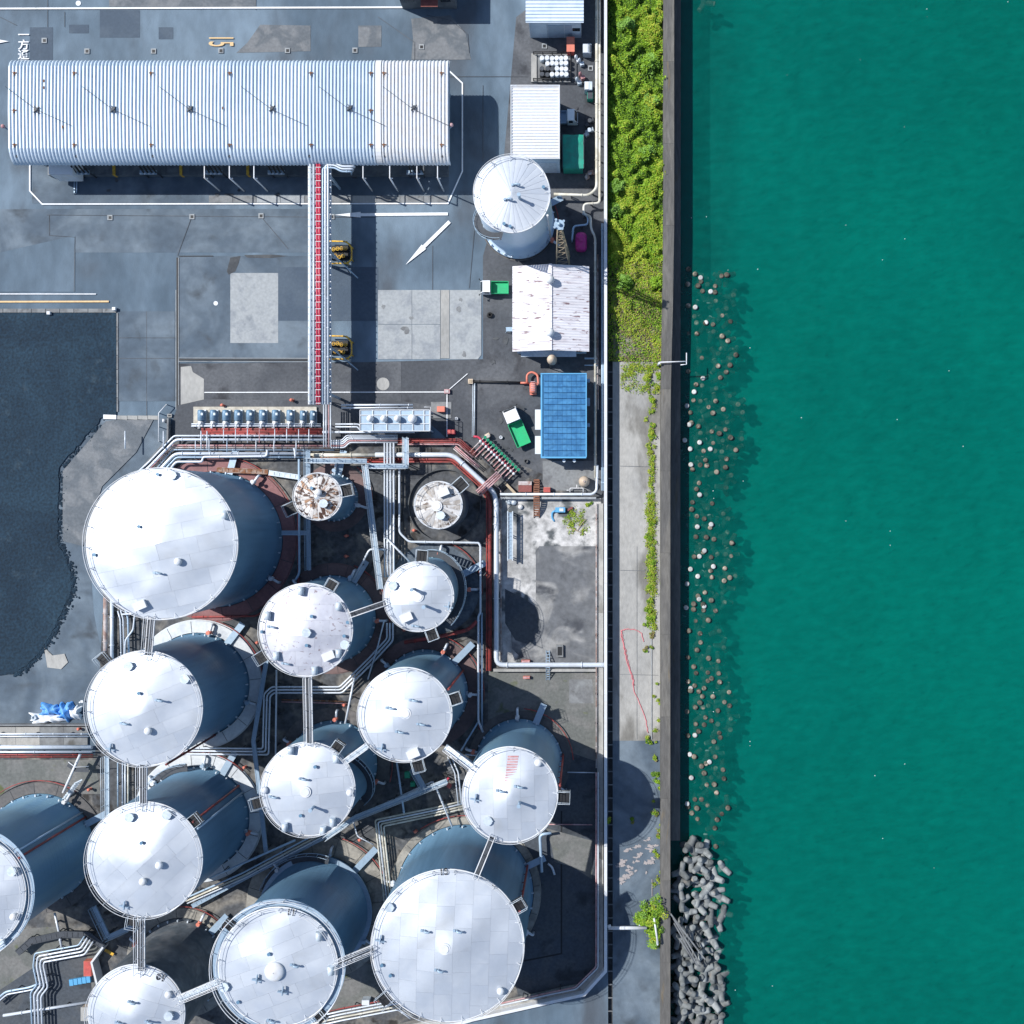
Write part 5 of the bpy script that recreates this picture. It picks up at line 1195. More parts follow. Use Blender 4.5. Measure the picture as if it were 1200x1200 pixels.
pipe_part([W3(365, 188.5, zb + .3), W3(383, 187.8, zb + .3)], L(1.2, zb), 'pipe_white', e)
m = MB()
for px in (362, 387.6): m.bar(W3(px, 191, zb - .42), W3(px, 474, zb - .42), .12, .34)
m.build('side_girder', 'steel_white', e)
m = MB()
for i in range(36): m.bar(W3(361.4, 194 + i * 7.9, zb - .26), W3(388.2, 194 + i * 7.9, zb - .26), .12, .12)
m.build('cross_beam', 'steel_blue', e)
a, c_ = W(361.8, 191, zb - .5), W(387.8, 474, zb - .5); MB().box(((a[0] + c_[0]) / 2, (a[1] + c_[1]) / 2, zb - .36), (c_[0] - a[0] - .3, a[1] - c_[1] - .1, .03)).build('tray', 'steel_pale', e)
m = MB()
for i in range(36): m.bar(W3(370, 196 + i * 7.9, zb + .16), W3(376, 196 + i * 7.9, zb + .16), .06, .05); m.box(W3(387.4, 196 + i * 7.9, zb - .15), (.12, .12, .22))
m.build('pipe_clip', 'steel_white', e)
for py in (206, 295, 407, 462):
    m = MB()
    for px in (363, 386.5): q = W3(px, py, zb - .6); m.box((q[0], q[1], (zb - .6) / 2), (.24, .24, zb - .6))
    a, c = W3(363, py, zb - .6), W3(386.5, py, zb - .6); m.bar((a[0], a[1], .6), (c[0], c[1], zb - .9), .1, .1); m.bar((a[0], a[1] + .12, zb - .9), (c[0], c[1] + .12, .6), .1, .1)
    if py in (295, 407): m.bar((c[0] + .05, c[1], 3.8), (c[0] + 2.2, c[1] - 2.0, .1), .14, .14)
    m.build('trestle', 'steel_blue', e)

# ------------------------------------------------------------------ pump row
e = empty('pump_plinth', W3(300, 488, 0), 'cream concrete plinth under the row of pumps', 'plinth')
for i in range(5): MB().prism([W(228 + i * 28.8, 477), W(256.6 + i * 28.8, 477), W(256.6 + i * 28.8, 498), W(228 + i * 28.8, 498)], .04, .36 + random.uniform(0, .01)).build('plinth_block', 'concrete_cream', e)
def pump():
    e = empty('transfer_pump', (0, 0, 0), '', 'pump', 'transfer pumps in a row on the plinth')
    m = MB(); m.lathe((0, -.55, .62), [(.2, 0), (.40, .05), (.40, 1.2), (.34, 1.32), (.1, 1.36)], 16, True, True, 'Y'); b_ = m.build('motor', 'shell_grey', e)
    m = MB()
    for i in range(7): m.lathe((0, -.4 + i * .15, .62), [(.425, 0), (.425, .04)], 14, True, True, 'Y')
    m.build('cooling_fin', 'steel_blue', b_)
    m = MB(); m.lathe((0, -.95, .55), [(.12, 0), (.3, .08), (.3, .28), (.12, .36)], 14, True, True, 'Y'); m.cyl((0, -.78, .7), .11, .42, 8); m.cyl((0, -.78, 1.121), .19, .06, 10); m.build('volute', 'steel_white', e)
    m = MB(); m.tube(rounded([(-.35, -1.5, .5), (-.35, -.8, .5), (-.05, -.78, .5)], .15), .10, 7); m.tube([(.0, -.78, 1.1), (.0, -1.5, 1.1)], .09, 7); m.build('branch_pipe', 'steel_white', e)
    m = MB(); m.box((0, -.1, .11), (.9, 1.9, .2)); m.build('baseplate', 'steel_pale', e)
    m = MB(); m.box((.28, .25, 1.05), (.25, .3, .18)); m.build('terminal_box', 'steel_pale', e); return e
ord_ = ['first', 'second', 'third', 'fourth', 'fifth', 'sixth', 'seventh', 'eighth', 'ninth', 'tenth']
p0 = pump()
for i, px in enumerate((235.5, 250, 264.4, 278.4, 292.4, 307.4, 322.6, 339.6, 354.6, 366.4)):
    o = p0 if i == 0 else copy_tree(p0); x, y = W(px, 488, 1.0); o.location = (x, y, .372); o.scale = (1, 1, 1) if i < 8 else (.85, .9, .95)
    o['label'] = 'blue motor pump on the cream plinth, ' + ord_[i] + ' from its west end'
# steel canopy with the white domes
z = 3.2; x, y = W(462, 491, z); e = empty('steel_platform', (x, y, 0), 'raised pale steel platform of gridded plates with four white domes', 'platform')
m = MB()
for px in (422, 437, 453.5, 469, 484, 497, 503.5): m.bar(W3(px, 480.5, z), W3(px, 505, z), .08, .18)
for py in (480.5, 486.5, 496.5, 505): m.bar(W3(422, py, z + .012), W3(503.5, py, z + .012), .08, .18)
m.build('frame', 'steel_white', e)
for i in range(5):
    for j in range(3):
        X = (422, 437, 453.5, 469, 484, 503.5); Y = (480.5, 486.5, 496.5, 505)
        a = W(X[i] + .6, Y[j] + .6, z); c = W(X[i + 1] - .6, Y[j + 1] - .6, z)
        MB().box(((a[0] + c[0]) / 2, (a[1] + c[1]) / 2, z - .05), (c[0] - a[0], a[1] - c[1], .05)).build('deck_plate', 'steel_blue', e)
for (px, r) in ((433.5, 4), (449.5, 4), (465.5, 4), (483, 5.4)):
    X, Y = W(px, 490.5, z + .6); m = MB(); R_ = L(r, z); m.lathe((X, Y, z), [(R_ * .8, -.02), (R_ * .8, .35), (R_, .42), (R_ * .96, .62), (R_ * .7, .9), (R_ * .3, 1.06), (.02, 1.1)], 20); m.build('dome', 'truck_white', e)
m = MB()
for px in (423, 453, 484, 503):
    for py in (481.5, 504): q = W(px, py, z); m.box((q[0], q[1], (z - .1) / 2), (.16, .16, z - .1))
m.build('leg', 'steel_blue', e)
m = MB(); 
for q in (1.0, .5): m.tube([W3(497, 477, z + q), W3(504.5, 477, z + q), W3(504.5, 505, z + q)], .04, 5)
for i in range(5): m.bar(W3(504.5, 477 + i * 7, z), W3(504.5, 477 + i * 7, z + 1), .05, .05)
m.build('handrail', 'steel_white', e)

# ------------------------------------------------------------------ pipe runs
PW, PB, PR, PP, PC = 'pipe_white', 'pipe_blue', 'pipe_red', 'pipe_pink', 'pipe_cream'
bundle('pair of long cream pipes along the wall at the top of the yard', [(699.2, -40), (699.2, 221), (690, 229), (649, 227.5)], 1.4, [(0, 1.7, PC)])
bundle('cream pipe hugging the boundary wall and stepping in toward the tank', [(702.6, -40), (702.6, 238), (684, 239), (684, 251), (692, 253), (692.5, 268), (697.5, 278), (697.5, 560)], 1.3, [(0, 1.4, PC)])
bundle('pale pipe looping down to the magenta vessel', [(683, 250), (689, 254), (689, 263), (672, 265), (670.5, 281)], 1.1, [(0, 1.2, PB)], drop=(0, 1))
bundle('bundle of blue grey pipes against the wall beside the gable shed', [(705.6, 262), (705.6, 575)], .9, [(-2.6, 1.1, PB), (0, 1.1, PB)])
bundle('thin red pipe standing by the wall south of the gable shed', [(700.5, 298), (700.5, 440), (701, 480)], .6, [(0, .8, 'pipe_rustpale')])
bundle('short grey pipes linking the wall pipes to the gable shed yard', [(685, 420), (700, 420)], .8, [(0, 1.1, PB), (8, .7, PB)], sup=False)
bundle('white pipe pair crossing the north bund wall', [(586, 579.2), (694, 579.2), (699, 575), (700, 545)], 1.25, [(0, 1.5, PW)])
bundle('fat white main pipe turning round the enclosure to its south wall', [(440, 533), (531, 533), (579, 577), (581.6, 590), (581.6, 779.2), (700, 779.2), (708, 779.2)], 1.25, [(0, 2.9, PW)], flange=9)
bundle('cream lagged pipe running along the north side of the rusty tank', [(362, 533.4), (441, 533.4)], 1.2, [(0, 2.4, PC), (3.1, .9, 'pipe_rust')])
bundle('pair of white pipes west of the cream lagged pipe', [(152, 590), (166, 573), (205, 531.6), (363, 531.6)], 1.2, [(0, 2.0, PW), (4.2, 1.1, PB)])
bundle('red main pipe dropping from the manifold along the enclosure', [(430, 537.6), (531, 537.8), (566, 569), (574, 585), (574, 786)], .7, [(0, 2.3, PR), (3.6, .9, PR)])
bundle('thin purple pipe just inside the enclosure west wall', [(581, 568), (587, 575), (587, 776)], .5, [(0, .7, 'pipe_rustpale')])
bundle('red pipes strung in front of the pump row', [(236, 505), (378, 505)], .9, [(-2.4, .9, PR), (-.6, .9, PR), (1.2, .9, PR), (3.0, .9, PR), (4.8, .7, PP)])
bundle('white suction pipe at the feet of the pumps', [(224, 499.2), (376, 499.2)], 1.0, [(0, 1.1, PW), (-2.4, .7, PW)], drop=(1, 0))
bundle('long white pipe south of the red pump pipes', [(158, 562), (176, 546), (206, 515), (382, 515.4)], 1.4, [(0, 1.5, PW), (-4.4, 1.0, PW)])
bundle('long pink and white pipes below the pump row', [(170, 557), (200, 522), (392, 522.5)], .9, [(0, 1.2, PP), (2.6, .9, 'pipe_rustpale'), (5, .8, PB)])
bundle('low white pipe stepping down beside the largest tank', [(313, 527), (313, 534.6), (238, 535.4), (237, 541), (206, 541), (198, 552)], 1.5, [(0, 1.3, PW)])
bundle('upright white branch pipes in the pump yard', [(235.6, 505), (235.6, 526)], 1.8, [(0, .7, PW), (-7, .7, PW), (44, .8, PW), (89, .8, PW)], sup=False)
bundle('short white drop pipe onto the long pipe near the rusty tank', [(344.5, 525), (346, 531), (346, 537)], 1.9, [(0, 1.2, PW)], sup=False)
bundle('blue grey pipe dropping south past the rusty tank', [(350.4, 538), (350.8, 672), (346, 680)], 1.6, [(0, 1.4, PB)])
bundle('cluster of white drop pipes below the bridge end', [(381, 474), (381, 524)], 2.2, [(-1.2, .8, PW), (1.6, .8, PW), (-6.4, .8, PW), (-4.2, .6, PP)])
bundle('pair of white header pipes on the north side of the steel platform', [(400, 474.6), (484, 474.4)], 2.6, [(0, 1.1, PW), (3.4, 1.0, PW)])
bundle('white pipe along the south side of the steel platform', [(378, 506.4), (486, 506.2)], 1.7, [(0, 1.3, PW)])
bundle('white branch pipes hooking into the steel platform', [(393, 497), (421, 497), (424, 502)], 2.0, [(0, .9, PW), (3.2, .8, PW)], sup=False)
bundle('four white pipes jogging east under the platform', [(388, 522.5), (403, 522.5), (409, 516.5), (466, 516.5)], 1.1, [(-4.2, .9, PW), (-2.2, .9, PW), (0, .9, PP), (2, .9, PW), (-6.4, .7, PW)])
bundle('four blue white pipes running south between the catwalk and the pit tank', [(456.2, 519), (456.2, 676)], 1.7, [(-5.2, 1.2, PW), (-1.4, 1.2, PW), (2.2, 1.2, PW), (5.6, 1.0, PW)], drop=(0, 1))
bundle('red pipes leading east to the valve manifold', [(466, 518), (538, 518), (556, 534)], .8, [(-3.4, .8, PR), (-1.4, .8, PR), (.6, .8, PR), (2.6, .8, PP)])
bundle('pink pipes slanting into the valve manifold', [(532, 525), (560, 549)], 1.0, [(-3, .7, PP), (-1, .7, PP), (1, .7, 'pipe_rustpale')])
bundle('short pink pipes bridging the mains below the manifold', [(585, 555), (560, 578)], 1.8, [(-4, .9, PP), (-1.6, .9, PP), (.8, .9, PP), (3.2, .9, PP)], sup=False)
bundle('single white pipe circling the stone floor south of the pit tank', [(468, 545), (468, 624), (479, 634.8), (561, 636), (563, 640), (563, 718), (560.5, 722), (560.5, 845), (566, 858)], 1.3, [(0, 1.3, PW)])
bundle('second pipe dropping beside the enclosure red main', [(564.5, 718), (564.8, 855)], .9, [(0, 1.2, PB), (3.4, .7, PR)])
bundle('slanting pipe tied to the roof edge of the speckled tank', [(452, 644), (433, 643.6), (414.5, 679)], 1.9, [(0, 1.2, PW)])
bundle('slanting white pipe beside the smallest white tank', [(452, 630), (480, 658)], 2.0, [(0, 1.2, PW)])
bundle('red pipe sweeping between the smallest tank and its southern neighbour', [(474, 753), (520, 745), (549, 738), (559, 728)], 1.2, [(0, 2.2, PR)])
bundle('thin bent white pipe west of the brown ringed tank', [(450, 728), (442, 760), (431, 796)], 2.2, [(0, .9, PW)])
bundle('three white pipes stepping round the speckled tank to the west', [(458, 730), (458, 750), (436, 774), (400, 809.5), (320, 809.5), (314, 815), (312.5, 882), (216, 881)], 1.3, [(-2.4, 1.1, PW), (1.2, 1.1, PW), (4.6, 1.0, PW)])
bundle('rusty thin pipes below the three stepping white pipes', [(404, 822), (330, 820)], .7, [(0, .8, 'pipe_rust'), (-2.4, .7, PP)])
bundle('single upright pipe between the speckled tank and the chamber ringed tank', [(324, 785), (323, 892)], 1.9, [(0, 1.1, PW)])
bundle('slanting pipe from the stepping pipes to the chamber ringed tank', [(416, 791), (404.5, 848)], 2.2, [(0, 1.2, PW)])
bundle('short pipe from the rail of the brown ringed tank down to the floor', [(465, 893), (473.5, 953)], 1.9, [(0, 1.2, PB)])
bundle('single white pipe beside the long grated walkway', [(418, 957), (508, 915.5), (530, 969)], 1.7, [(0, 1.2, PW)])
bundle('four cream white pipes turning south to the corner tank', [(543, 942.5), (512, 950), (444, 964), (455, 1062)], 1.2, [(-5, 1.0, PC), (-2, 1.0, PC), (1, 1.0, PW), (4, 1.0, PC)])
bundle('thin pipe ending at a red hydrant near the four cream pipes', [(413, 960), (419, 980), (438, 990)], .8, [(0, .9, PW)])
bundle('two long pipes running slantwise below the pale ringed tanks', [(218, 1056), (286, 1026), (380, 976)], 1.4, [(0, 1.0, PC), (-3.4, 1.0, PB), (3.0, .8, PW)])
bundle('grey pipe rising slantwise past the chamber ringed tank', [(246, 1029), (346, 984.5)], 2.4, [(0, 1.3, PB)])
bundle('fat lagged pipes between the gravel field and the largest tank', [(123.6, 700), (123.6, 778)], 1.0, [(0, 2.6, 'pipe_rustpale'), (-7.6, 2.2, PW)])
bundle('thin white pipes under the rim of the largest tank', [(138, 716), (141, 726), (142, 771)], 1.3, [(0, .9, PW), (-3.4, .9, PW), (-9, 1.1, PB)])
bundle('bent white pipe with a crosspiece beside the roof walkway', [(142, 720), (158, 719), (156, 738), (147, 750), (146, 771)], 1.8, [(0, 1.0, PW)])
bundle('upright white pipes linking the two pale ringed tanks', [(143.5, 893), (143.5, 945)], 1.3, [(0, .9, PW), (-3.2, .9, PW), (-6.5, .9, PC), (5.5, .8, PB)])
bundle('pair of thin white pipes along the concrete trench slab', [(-60, 860), (104, 860)], .9, [(0, 1.1, PW), (3, .8, PW)])
bundle('fat white pipe south of the concrete trench slab', [(-60, 877), (108, 877)], .9, [(-1.4, 2.6, PW), (4.2, 1.2, PW)], flange=8)
bundle('rust red pipes at the south edge of the trench', [(-60, 885.4), (109, 885.4)], .5, [(-1, .9, PR), (1.6, .9, PR)])
bundle('three blue white pipes zigzagging through the corner by the red cabinet', [(106, 1101), (97, 1115), (48, 1124), (47, 1132), (52, 1156), (44, 1166), (46, 1215)], 1.4, [(-4, 1.1, PW), (0, 1.1, PW), (4, 1.1, PW), (8, .9, PB)])
bundle('two pipes bending in from the cut off tank', [(-10, 1176), (7, 1162), (35, 1157), (49, 1151)], 1.2, [(0, 1.3, PB), (3.4, .9, PW)])
bundle('white pipe running along the ground to the numbered tank', [(4, 1190), (103, 1174.5)], 1.0, [(0, 1.7, PW)])
bundle('short white drain pipe leaving the shaded side of the cut off tank', [(64, 1070), (69, 1092), (73, 1115)], 1.0, [(0, 1.3, PW)])
bundle('five white pipes slanting below the two big corner tanks', [(360, 1200), (400, 1191), (468, 1178), (484, 1190)], 1.0, [(-6, 1.0, PW), (-2.4, 1.0, PW), (1.2, 1.0, PC), (4.8, 1.0, PW), (-9, .8, PR)])
bundle('pink pipe following the ledge by the corner of the boundary wall', [(586, 1176), (640, 1164), (674, 1157), (698.5, 1133), (698.6, 905)], 1.5, [(0, .8, PP), (2.4, .8, PW)])
bundle('pink pipe on the ledge beside the brown enclosure wall', [(698.8, 590), (698.8, 900)], 1.3, [(0, .7, 'pipe_rustpale')])
bundle('thin white hydrant pipe crossing the shaded floor near the sea side tank', [(665, 905), (698, 905.5)], .5, [(0, .6, PW)], sup=False)
bundle('thin pink hydrant pipe crossing the lit floor near the sea side tank', [(642, 966), (694, 966.5)], .5, [(0, .6, PP)], sup=False)
bundle('fat grey elbow pipe standing east of the corner tank', [(635, 1022), (632.5, 978), (646, 976)], 1.3, [(0, 1.7, PB)])
bundle('short broken white pipe lying on the floor near the elbow pipe', [(642, 1012), (647, 1016), (650, 1025)], .4, [(0, 1.3, PW)], sup=False, group=None)
bundle('white slanting pipes between the brown ringed tank and the sea side tank', [(533, 882), (558, 900)], 3.0, [(-3, 1.0, PW), (0, 1.0, PW), (3, 1.0, PB)], sup=False)
bundle('thin curved white pipes under the sea side tank', [(528, 885), (537, 905), (541, 942)], 1.6, [(0, .9, PW), (4, .7, PW)])
bundle('thin slanting pipe from the enclosure pipes to the brown ringed tank', [(561, 845), (540, 880)], 1.2, [(0, 1.0, PB)])
bundle('thin white pipe leading out of the stair side of the sea side tank', [(545, 884), (563, 886)], 1.5, [(0, .8, PW)], sup=False)
bundle('rust red fire line running over the floor east of the largest tank', [(349, 600), (350, 690), (300, 722), (225, 723)], .5, [(0, 1.1, PR)])

# valve manifold with the green hand wheels
x, y = W(585, 535, 0); e = empty('valve_manifold', (x, y, 0), 'slanting valve manifold with a row of green hand wheels', 'manifold')
A = Vector((566, 514)); B = Vector((605, 552)); d = (B - A).normalized(); nn = Vector((-d.y, d.x))
pipe_part([W3(555, 511.5, .8), W3(561, 512, .8)] + [W3(*(A - nn * 0 + Vector((-2, 2))), .8), W3(*(B + Vector((-2, 2))), .8)], L(1.3), 'pipe_crimson', e)
for i in range(13):
    p = A + (B - A) * (i / 12)
    X, Y = W(p.x + 2.5, p.y - 1.5, 1.5); m = MB(); m.cyl((X, Y, .9), .06, .5, 6); m.tube([(X + .15 * cos(2 * pi * q / 12), Y + .15 * sin(2 * pi * q / 12), 1.45) for q in range(12)], .05, 5, True); m.lathe((X, Y, 1.38), [(.13, 0), (.05, .1)], 12); m.build('hand_wheel', 'green_valve', e)
    ln = 17 if i > 7 else (15 if i > 2 else 22)
    q = p + Vector((-.707, .707)) * ln; pipe_part([W3(p.x + 1.5, p.y - 1, .8), W3(p.x - 2, p.y + 2, .8), W3(q.x, q.y, .8)], L(.75), 'pipe_pink' if i % 3 else 'pipe_rustpale', e, 1.1, 6, 'branch_pipe')
    m = MB(); X, Y = W(p.x - 3, p.y + 3, 1.1); m.sphere((X, Y, .95), .2, 8, 5); m.build('valve_body', 'steel_white', e)
m = MB()
for t in (.2, .5, .8): p = A + (B - A) * t; q = p + Vector((-12, 12)); m.bar(W3(p.x, p.y, .6), W3(q.x, q.y, .6), .12, .12)
for t in (.35, .75): a = A + Vector((-t * 16, t * 16)); c = B + Vector((-t * 16, t * 16)); m.bar(W3(a.x, a.y, .55), W3(c.x, c.y, .55), .12, .12)
m.build('support', 'steel_dark', e)
simple('pale timber plank leaning at the end of the valve manifold', 'plank', 'timber_plank', [(MB().bar(W3(591, 565, .5), W3(604, 578.5, .9), .3, .12), 'plank', 'wood_pale')])
simple('small beige hose reel beside the first green hand wheel', 'reel', 'hose_reel', [(MB().box((*W(571.5, 510.5, .5), .5), (.6, .5, .5), .5), 'frame', 'tank_cream'), (MB().cyl((*W(572, 511, .8), .76), .2, .1, 12), 'reel', 'pipe_rustpale')])

# ------------------------------------------------------------------ walkways
catwalk('grated walkway running east from the rusty tank', [(360, 540), (430, 540.5)], 2.4, 5, mt='steel_pale')
catwalk('grated walkway section with an upturned end by the four pipes', [(431, 546.5), (476, 546.5), (476, 513)], 2.2, 5, mt='steel_pale')
catwalk('long grated walkway heading south beside the four pipes', [(428.5, 545), (434, 590), (446.5, 690)], 2.5, 4.6, mt='steel_pale')
catwalk('narrow grey walkway between the largest tank and the rusty tank', [(361, 528), (361.4, 620), (362, 668)], 2.4, 4, mt='steel_blue')
catwalk('short spur walkway to the foot of the largest tank', [(330, 624.5), (359.5, 624.5)], 1.6, 4.5, rail=False)
catwalk('rust brown platform along the top of the largest tank ring', [(254, 550.5), (314, 553)], .9, 5, mt='pipe_rust', rail=False, deck='pipe_rust')
catwalk('pale ramp joining the rust brown platform to the rusty tank', [(315, 554), (352, 559.5)], 1.1, 5, mt='steel_pale', rail=False, deck='steel_pale')
catwalk('long grated walkway slanting past the sea side tanks', [(382, 981), (416, 958), (508, 921), (524, 915)], 2.3, 4.6, mt='steel_pale')
catwalk('short walkway between the brown ringed tank and the long slanting one', [(484, 900), (498, 925)], 2.3, 5)
catwalk('upright walkway down the west side of the pale ringed tanks', [(125, 886), (125.5, 962)], 2.0, 4.4, mt='steel_pale')
catwalk('narrow walkway dropping past the pale ring to the chamber ringed tank', [(313, 770), (297, 868), (303, 920), (312, 1000)], 1.6, 4, rail=False)
catwalk('thin walkway along the dark side of the slanting pipes', [(225, 1062), (300, 1022), (390, 976)], 1.0, 4, rail=False)
catwalk('walkway bending round the south of the yard corner', [(110, 1062), (127, 1098), (152, 1087), (160, 1080)], 2.2, 4.2)
catwalk('dark low walkway shaded by the cut off tank', [(20, 1117), (36, 1103), (72, 1095), (104, 1096), (122, 1110)], 1.2, 7, mt='steel_dark', rail=False, deck='steel_dark')
def rbridge(label, a, za, c, zc_, w=6.2, mt='steel_white', deck='steel_dark'): catwalk(label, [a, c], za, w, mt=mt, legs=False, z2=zc_, tread=4, group='roof bridges between tanks', deck=deck, name='roof_bridge')
def ht(k): return TANKS[k][2] + .05
rbridge('roof bridge joining the largest tank to the tank by the tarpaulins', (177.5, 722), ht('A'), (173.5, 772), ht('B'), 8)
rbridge('roof bridge joining the two pale ringed tanks', (168, 896), ht('B'), (168, 948), ht('C'), 8)
rbridge('roof bridge joining the southern pale ringed tank to the numbered tank', (165.5, 1072), ht('C'), (165.5, 1140), ht('E'), 8)
rbridge('roof bridge joining the speckled tank to the chamber ringed tank', (361.5, 793), ht('K'), (363, 872), ht('J'), 7)
rbridge('roof bridge joining the speckled tank to the smallest white tank', (411, 720.5), ht('K'), (452, 706.5), ht('M'), 6)
rbridge('roof bridge joining the chamber ringed tank to the brown ringed tank', (405, 892), ht('J'), (431, 873), ht('I'), 6, deck='steel_pale')
rbridge('roof bridge joining the brown ringed tank to the sea side tank', (522, 875), ht('I'), (553, 899), ht('H'), 6, deck='steel_pale')
rbridge('roof bridge joining the sea side tank to the big corner tank', (578, 978), ht('H'), (558, 1027), ht('G'), 6)
rbridge('roof bridge joining the domed tank to the big corner tank', (393, 1129), ht('F'), (439, 1110), ht('G'), 6.5)
rbridge('roof bridge joining the numbered tank to the domed tank', (208, 1171), ht('E'), (258, 1150), ht('F'), 7, deck='steel_pale')
# loading stair by the cut off tank
x, y = W(84, 905, 0); e = empty('access_stair', (x, y, 0), 'slanting white pipe stair between the trench pipes and the cut off tank', 'stair')
m = MB(); m.tube([W3(94, 884, 2.0), W3(74, 929, 1.6)], .16, 7); m.build('rail_pipe', 'steel_white', e)
m = MB()
for i in range(9): q = W3(91.5 - i * 1.7, 916 + i * 2.2, 1.7 - i * .13); m.bar((q[0] - .5, q[1] - .25, q[2]), (q[0] + .5, q[1] + .25, q[2]), .16, .05)
m.build('tread', 'steel_pale', e)
m = MB(); m.bar(W3(80, 895, 1.9), W3(89, 901, 1.9), .7, .06); m.bar(W3(87, 902, 1.9), W3(104, 902.5, 1.9), .5, .06); m.build('landing', 'steel_dark', e)
m = MB(); m.tube([W3(80, 893, 2.8), W3(88, 899, 2.8), W3(104, 898, 2.8)], .05, 5); m.build('landing_rail', 'steel_white', e)

# ------------------------------------------------------------------ hydrants and small fixtures in the tank yard
def hydrant(label, px, py, s=1.0):
    x, y = W(px, py, .5); e = empty('fire_hydrant', (x, y, 0), label, 'hydrant', 'red hydrants in the tank yard')
    m = MB(); m.lathe((x, y, 0), [(.22 * s, 0), (.22 * s, .08), (.14 * s, .1), (.14 * s, .65), (.2 * s, .68), (.2 * s, .78), (.05, .92)], 12); m.build('barrel', 'orange_red', e)
    m = MB(); m.tube([(x - .3 * s, y, .55), (x + .3 * s, y, .55)], .08, 7); m.build('outlet', 'red_paint', e)
for (px, py, l) in ((406, 628, 'red hydrant north of a twin beside the long grated walkway'), (406, 652, 'red hydrant south of its twin beside the long grated walkway'), (485.5, 621.5, 'red hydrant at the rim of the round dark pit'), (404, 826, 'orange red hydrant under the stepping white pipes'), (487, 974, 'red hydrant on the brown floor by the cream pipes'), (422, 984, 'red hydrant at the foot of the thin bent pipe'), (105, 925, 'red hydrant by the slanting pipe stair'), (302, 753, 'red hydrant beside the speckled tank platform'), (93, 854, 'red hydrant lying on the trench slab end'), (287, 899, 'red hydrant near the ring of the southern pale tank'), (342, 469, 'small red hydrant north of the pump plinth'), (261, 475, 'low red hydrant at the edge of the pump plinth'), (474, 738, 'red hydrant under the smallest white tank')):
    hydrant(l, px, py)
simple('small red cabinet beside the thin white bent wall', 'cabinet', 'equipment_cabinet', [(bx(98, 1126.5, 107, 1144, .02, .9), 'body', 'orange_red'), (bx(98.4, 1127, 106.6, 1143.5, .905, .95), 'lid', 'red_paint')])
m1_ = MB(); a = W(83, 1152, .3); 
for i in range(5): q = W3(84 + i * 5, 1151 - i * .9, .35); m1_.box(q, (.46, .75, .3), .1)
o = m1_.build('blue_pallet', 'blue_trim'); tag(o, 'row of small blue crates on a pallet south of the red cabinet', 'pallet')
simple('yellow marker plate on the walkway by the numbered tank', 'plate', 'marker_plate', [(MB().box(W3(128, 1116, .4), (1.2, .35, .06), -.5), 'plate', 'yellow')])
simple('beige kiosk roof at the foot of the numbered tank', 'kiosk', 'equipment_kiosk', [(bx(95, 1181, 103, 1196, .05, 1.6), 'body', 'tank_cream'), (bx(94.5, 1180.5, 103.5, 1196.5, 1.603, 1.68), 'roof', 'concrete_path')])
simple('pale control cabinet at the yard foot by the five slanting pipes', 'cabinet', 'control_cabinet', [(bx(424, 1172, 433, 1178, .05, 1.1), 'body', 'steel_pale'), (bx(424.4, 1172.4, 432.6, 1177.6, 1.103, 1.15), 'lid', 'steel_white')])
simple('green valve box under the rail of the brown ringed tank', 'box', 'valve_box', [(bx(474, 905, 480, 912, .1, .7), 'body', 'green_valve'), (bx(481, 917, 486, 922, .1, .7), 'body', 'green_valve')])
simple('crimson valve at the end of the long slanting walkway', 'valve', 'gate_valve', [(MB().cyl((*W(526, 921, .6), .1), .22, .6, 10).cyl((*W(525, 913, .6), .1), .16, .5, 10), 'body', 'pipe_crimson'), (MB().cyl((*W(526, 921, .9), .75), .32, .06, 12), 'wheel', 'red_paint')])
simple('dark culvert pipe lying by the sea side tank', 'pipe', 'culvert_pipe', [(MB().tube([W3(523, 890, .8), W3(531, 905, .8)], .4, 12), 'pipe', 'concrete_grey')])
# things in the bund enclosure
x, y = W(597.5, 632, 0); e = empty('pipe_stand', (x, y, 0), 'long blue grey steel ladder frame lying in the enclosure', 'frame')
m = MB(); za = 1.5
for px in (595, 600.6): m.bar(W3(px, 599, za), W3(px, 657, za), .12, .14)
m.build('side_rail', 'steel_pale', e); m = MB()
for i in range(13): m.bar(W3(595, 601 + i * 4.5, za), W3(600.6, 601 + i * 4.5, za), .07, .06)
m.build('rung', 'steel_blue', e); MB().bar(W3(597.8, 601, za - .12), W3(597.8, 655, za - .12), .4, .05).build('tray', 'steel_blue', e); m = MB()
for py in (601, 628, 654):
    for px in (595, 600.6): q = W(px, py, za); m.box((q[0], q[1], za / 2 - .06), (.1, .1, za - .13))
m.build('leg', 'steel_blue', e)
x, y = W(656.5, 597.5, .7); e = empty('sump_pump', (x, y, 0), 'blue sump pump with a curled hose in the enclosure', 'pump')
m = MB(); m.box((x, y, .5), (1.2, .6, .5)); m.box((x + .1, y, .76), (.7, .4, .02)); m.build('body', 'blue_trim', e); m = MB(); m.box((x + .15, y, .8), (.5, .35, .05)); m.build('panel', 'steel_white', e)
m = MB(); m.tube(rounded([(x - .6, y - .1, .5), (x - 1.0, y - .3, .3), (x - 1.0, y - 1.0, .15), (x - .7, y - 1.4, .1)], .3), .12, 7); m.build('hose', 'blue_trim', e)
simple('red topped timber wedge beside the blue sump pump', 'wedge', 'timber_wedge', [(MB().bar(W3(665, 598, .3), W3(671, 594.5, .3), .25, .15), 'block', 'brick_red')])
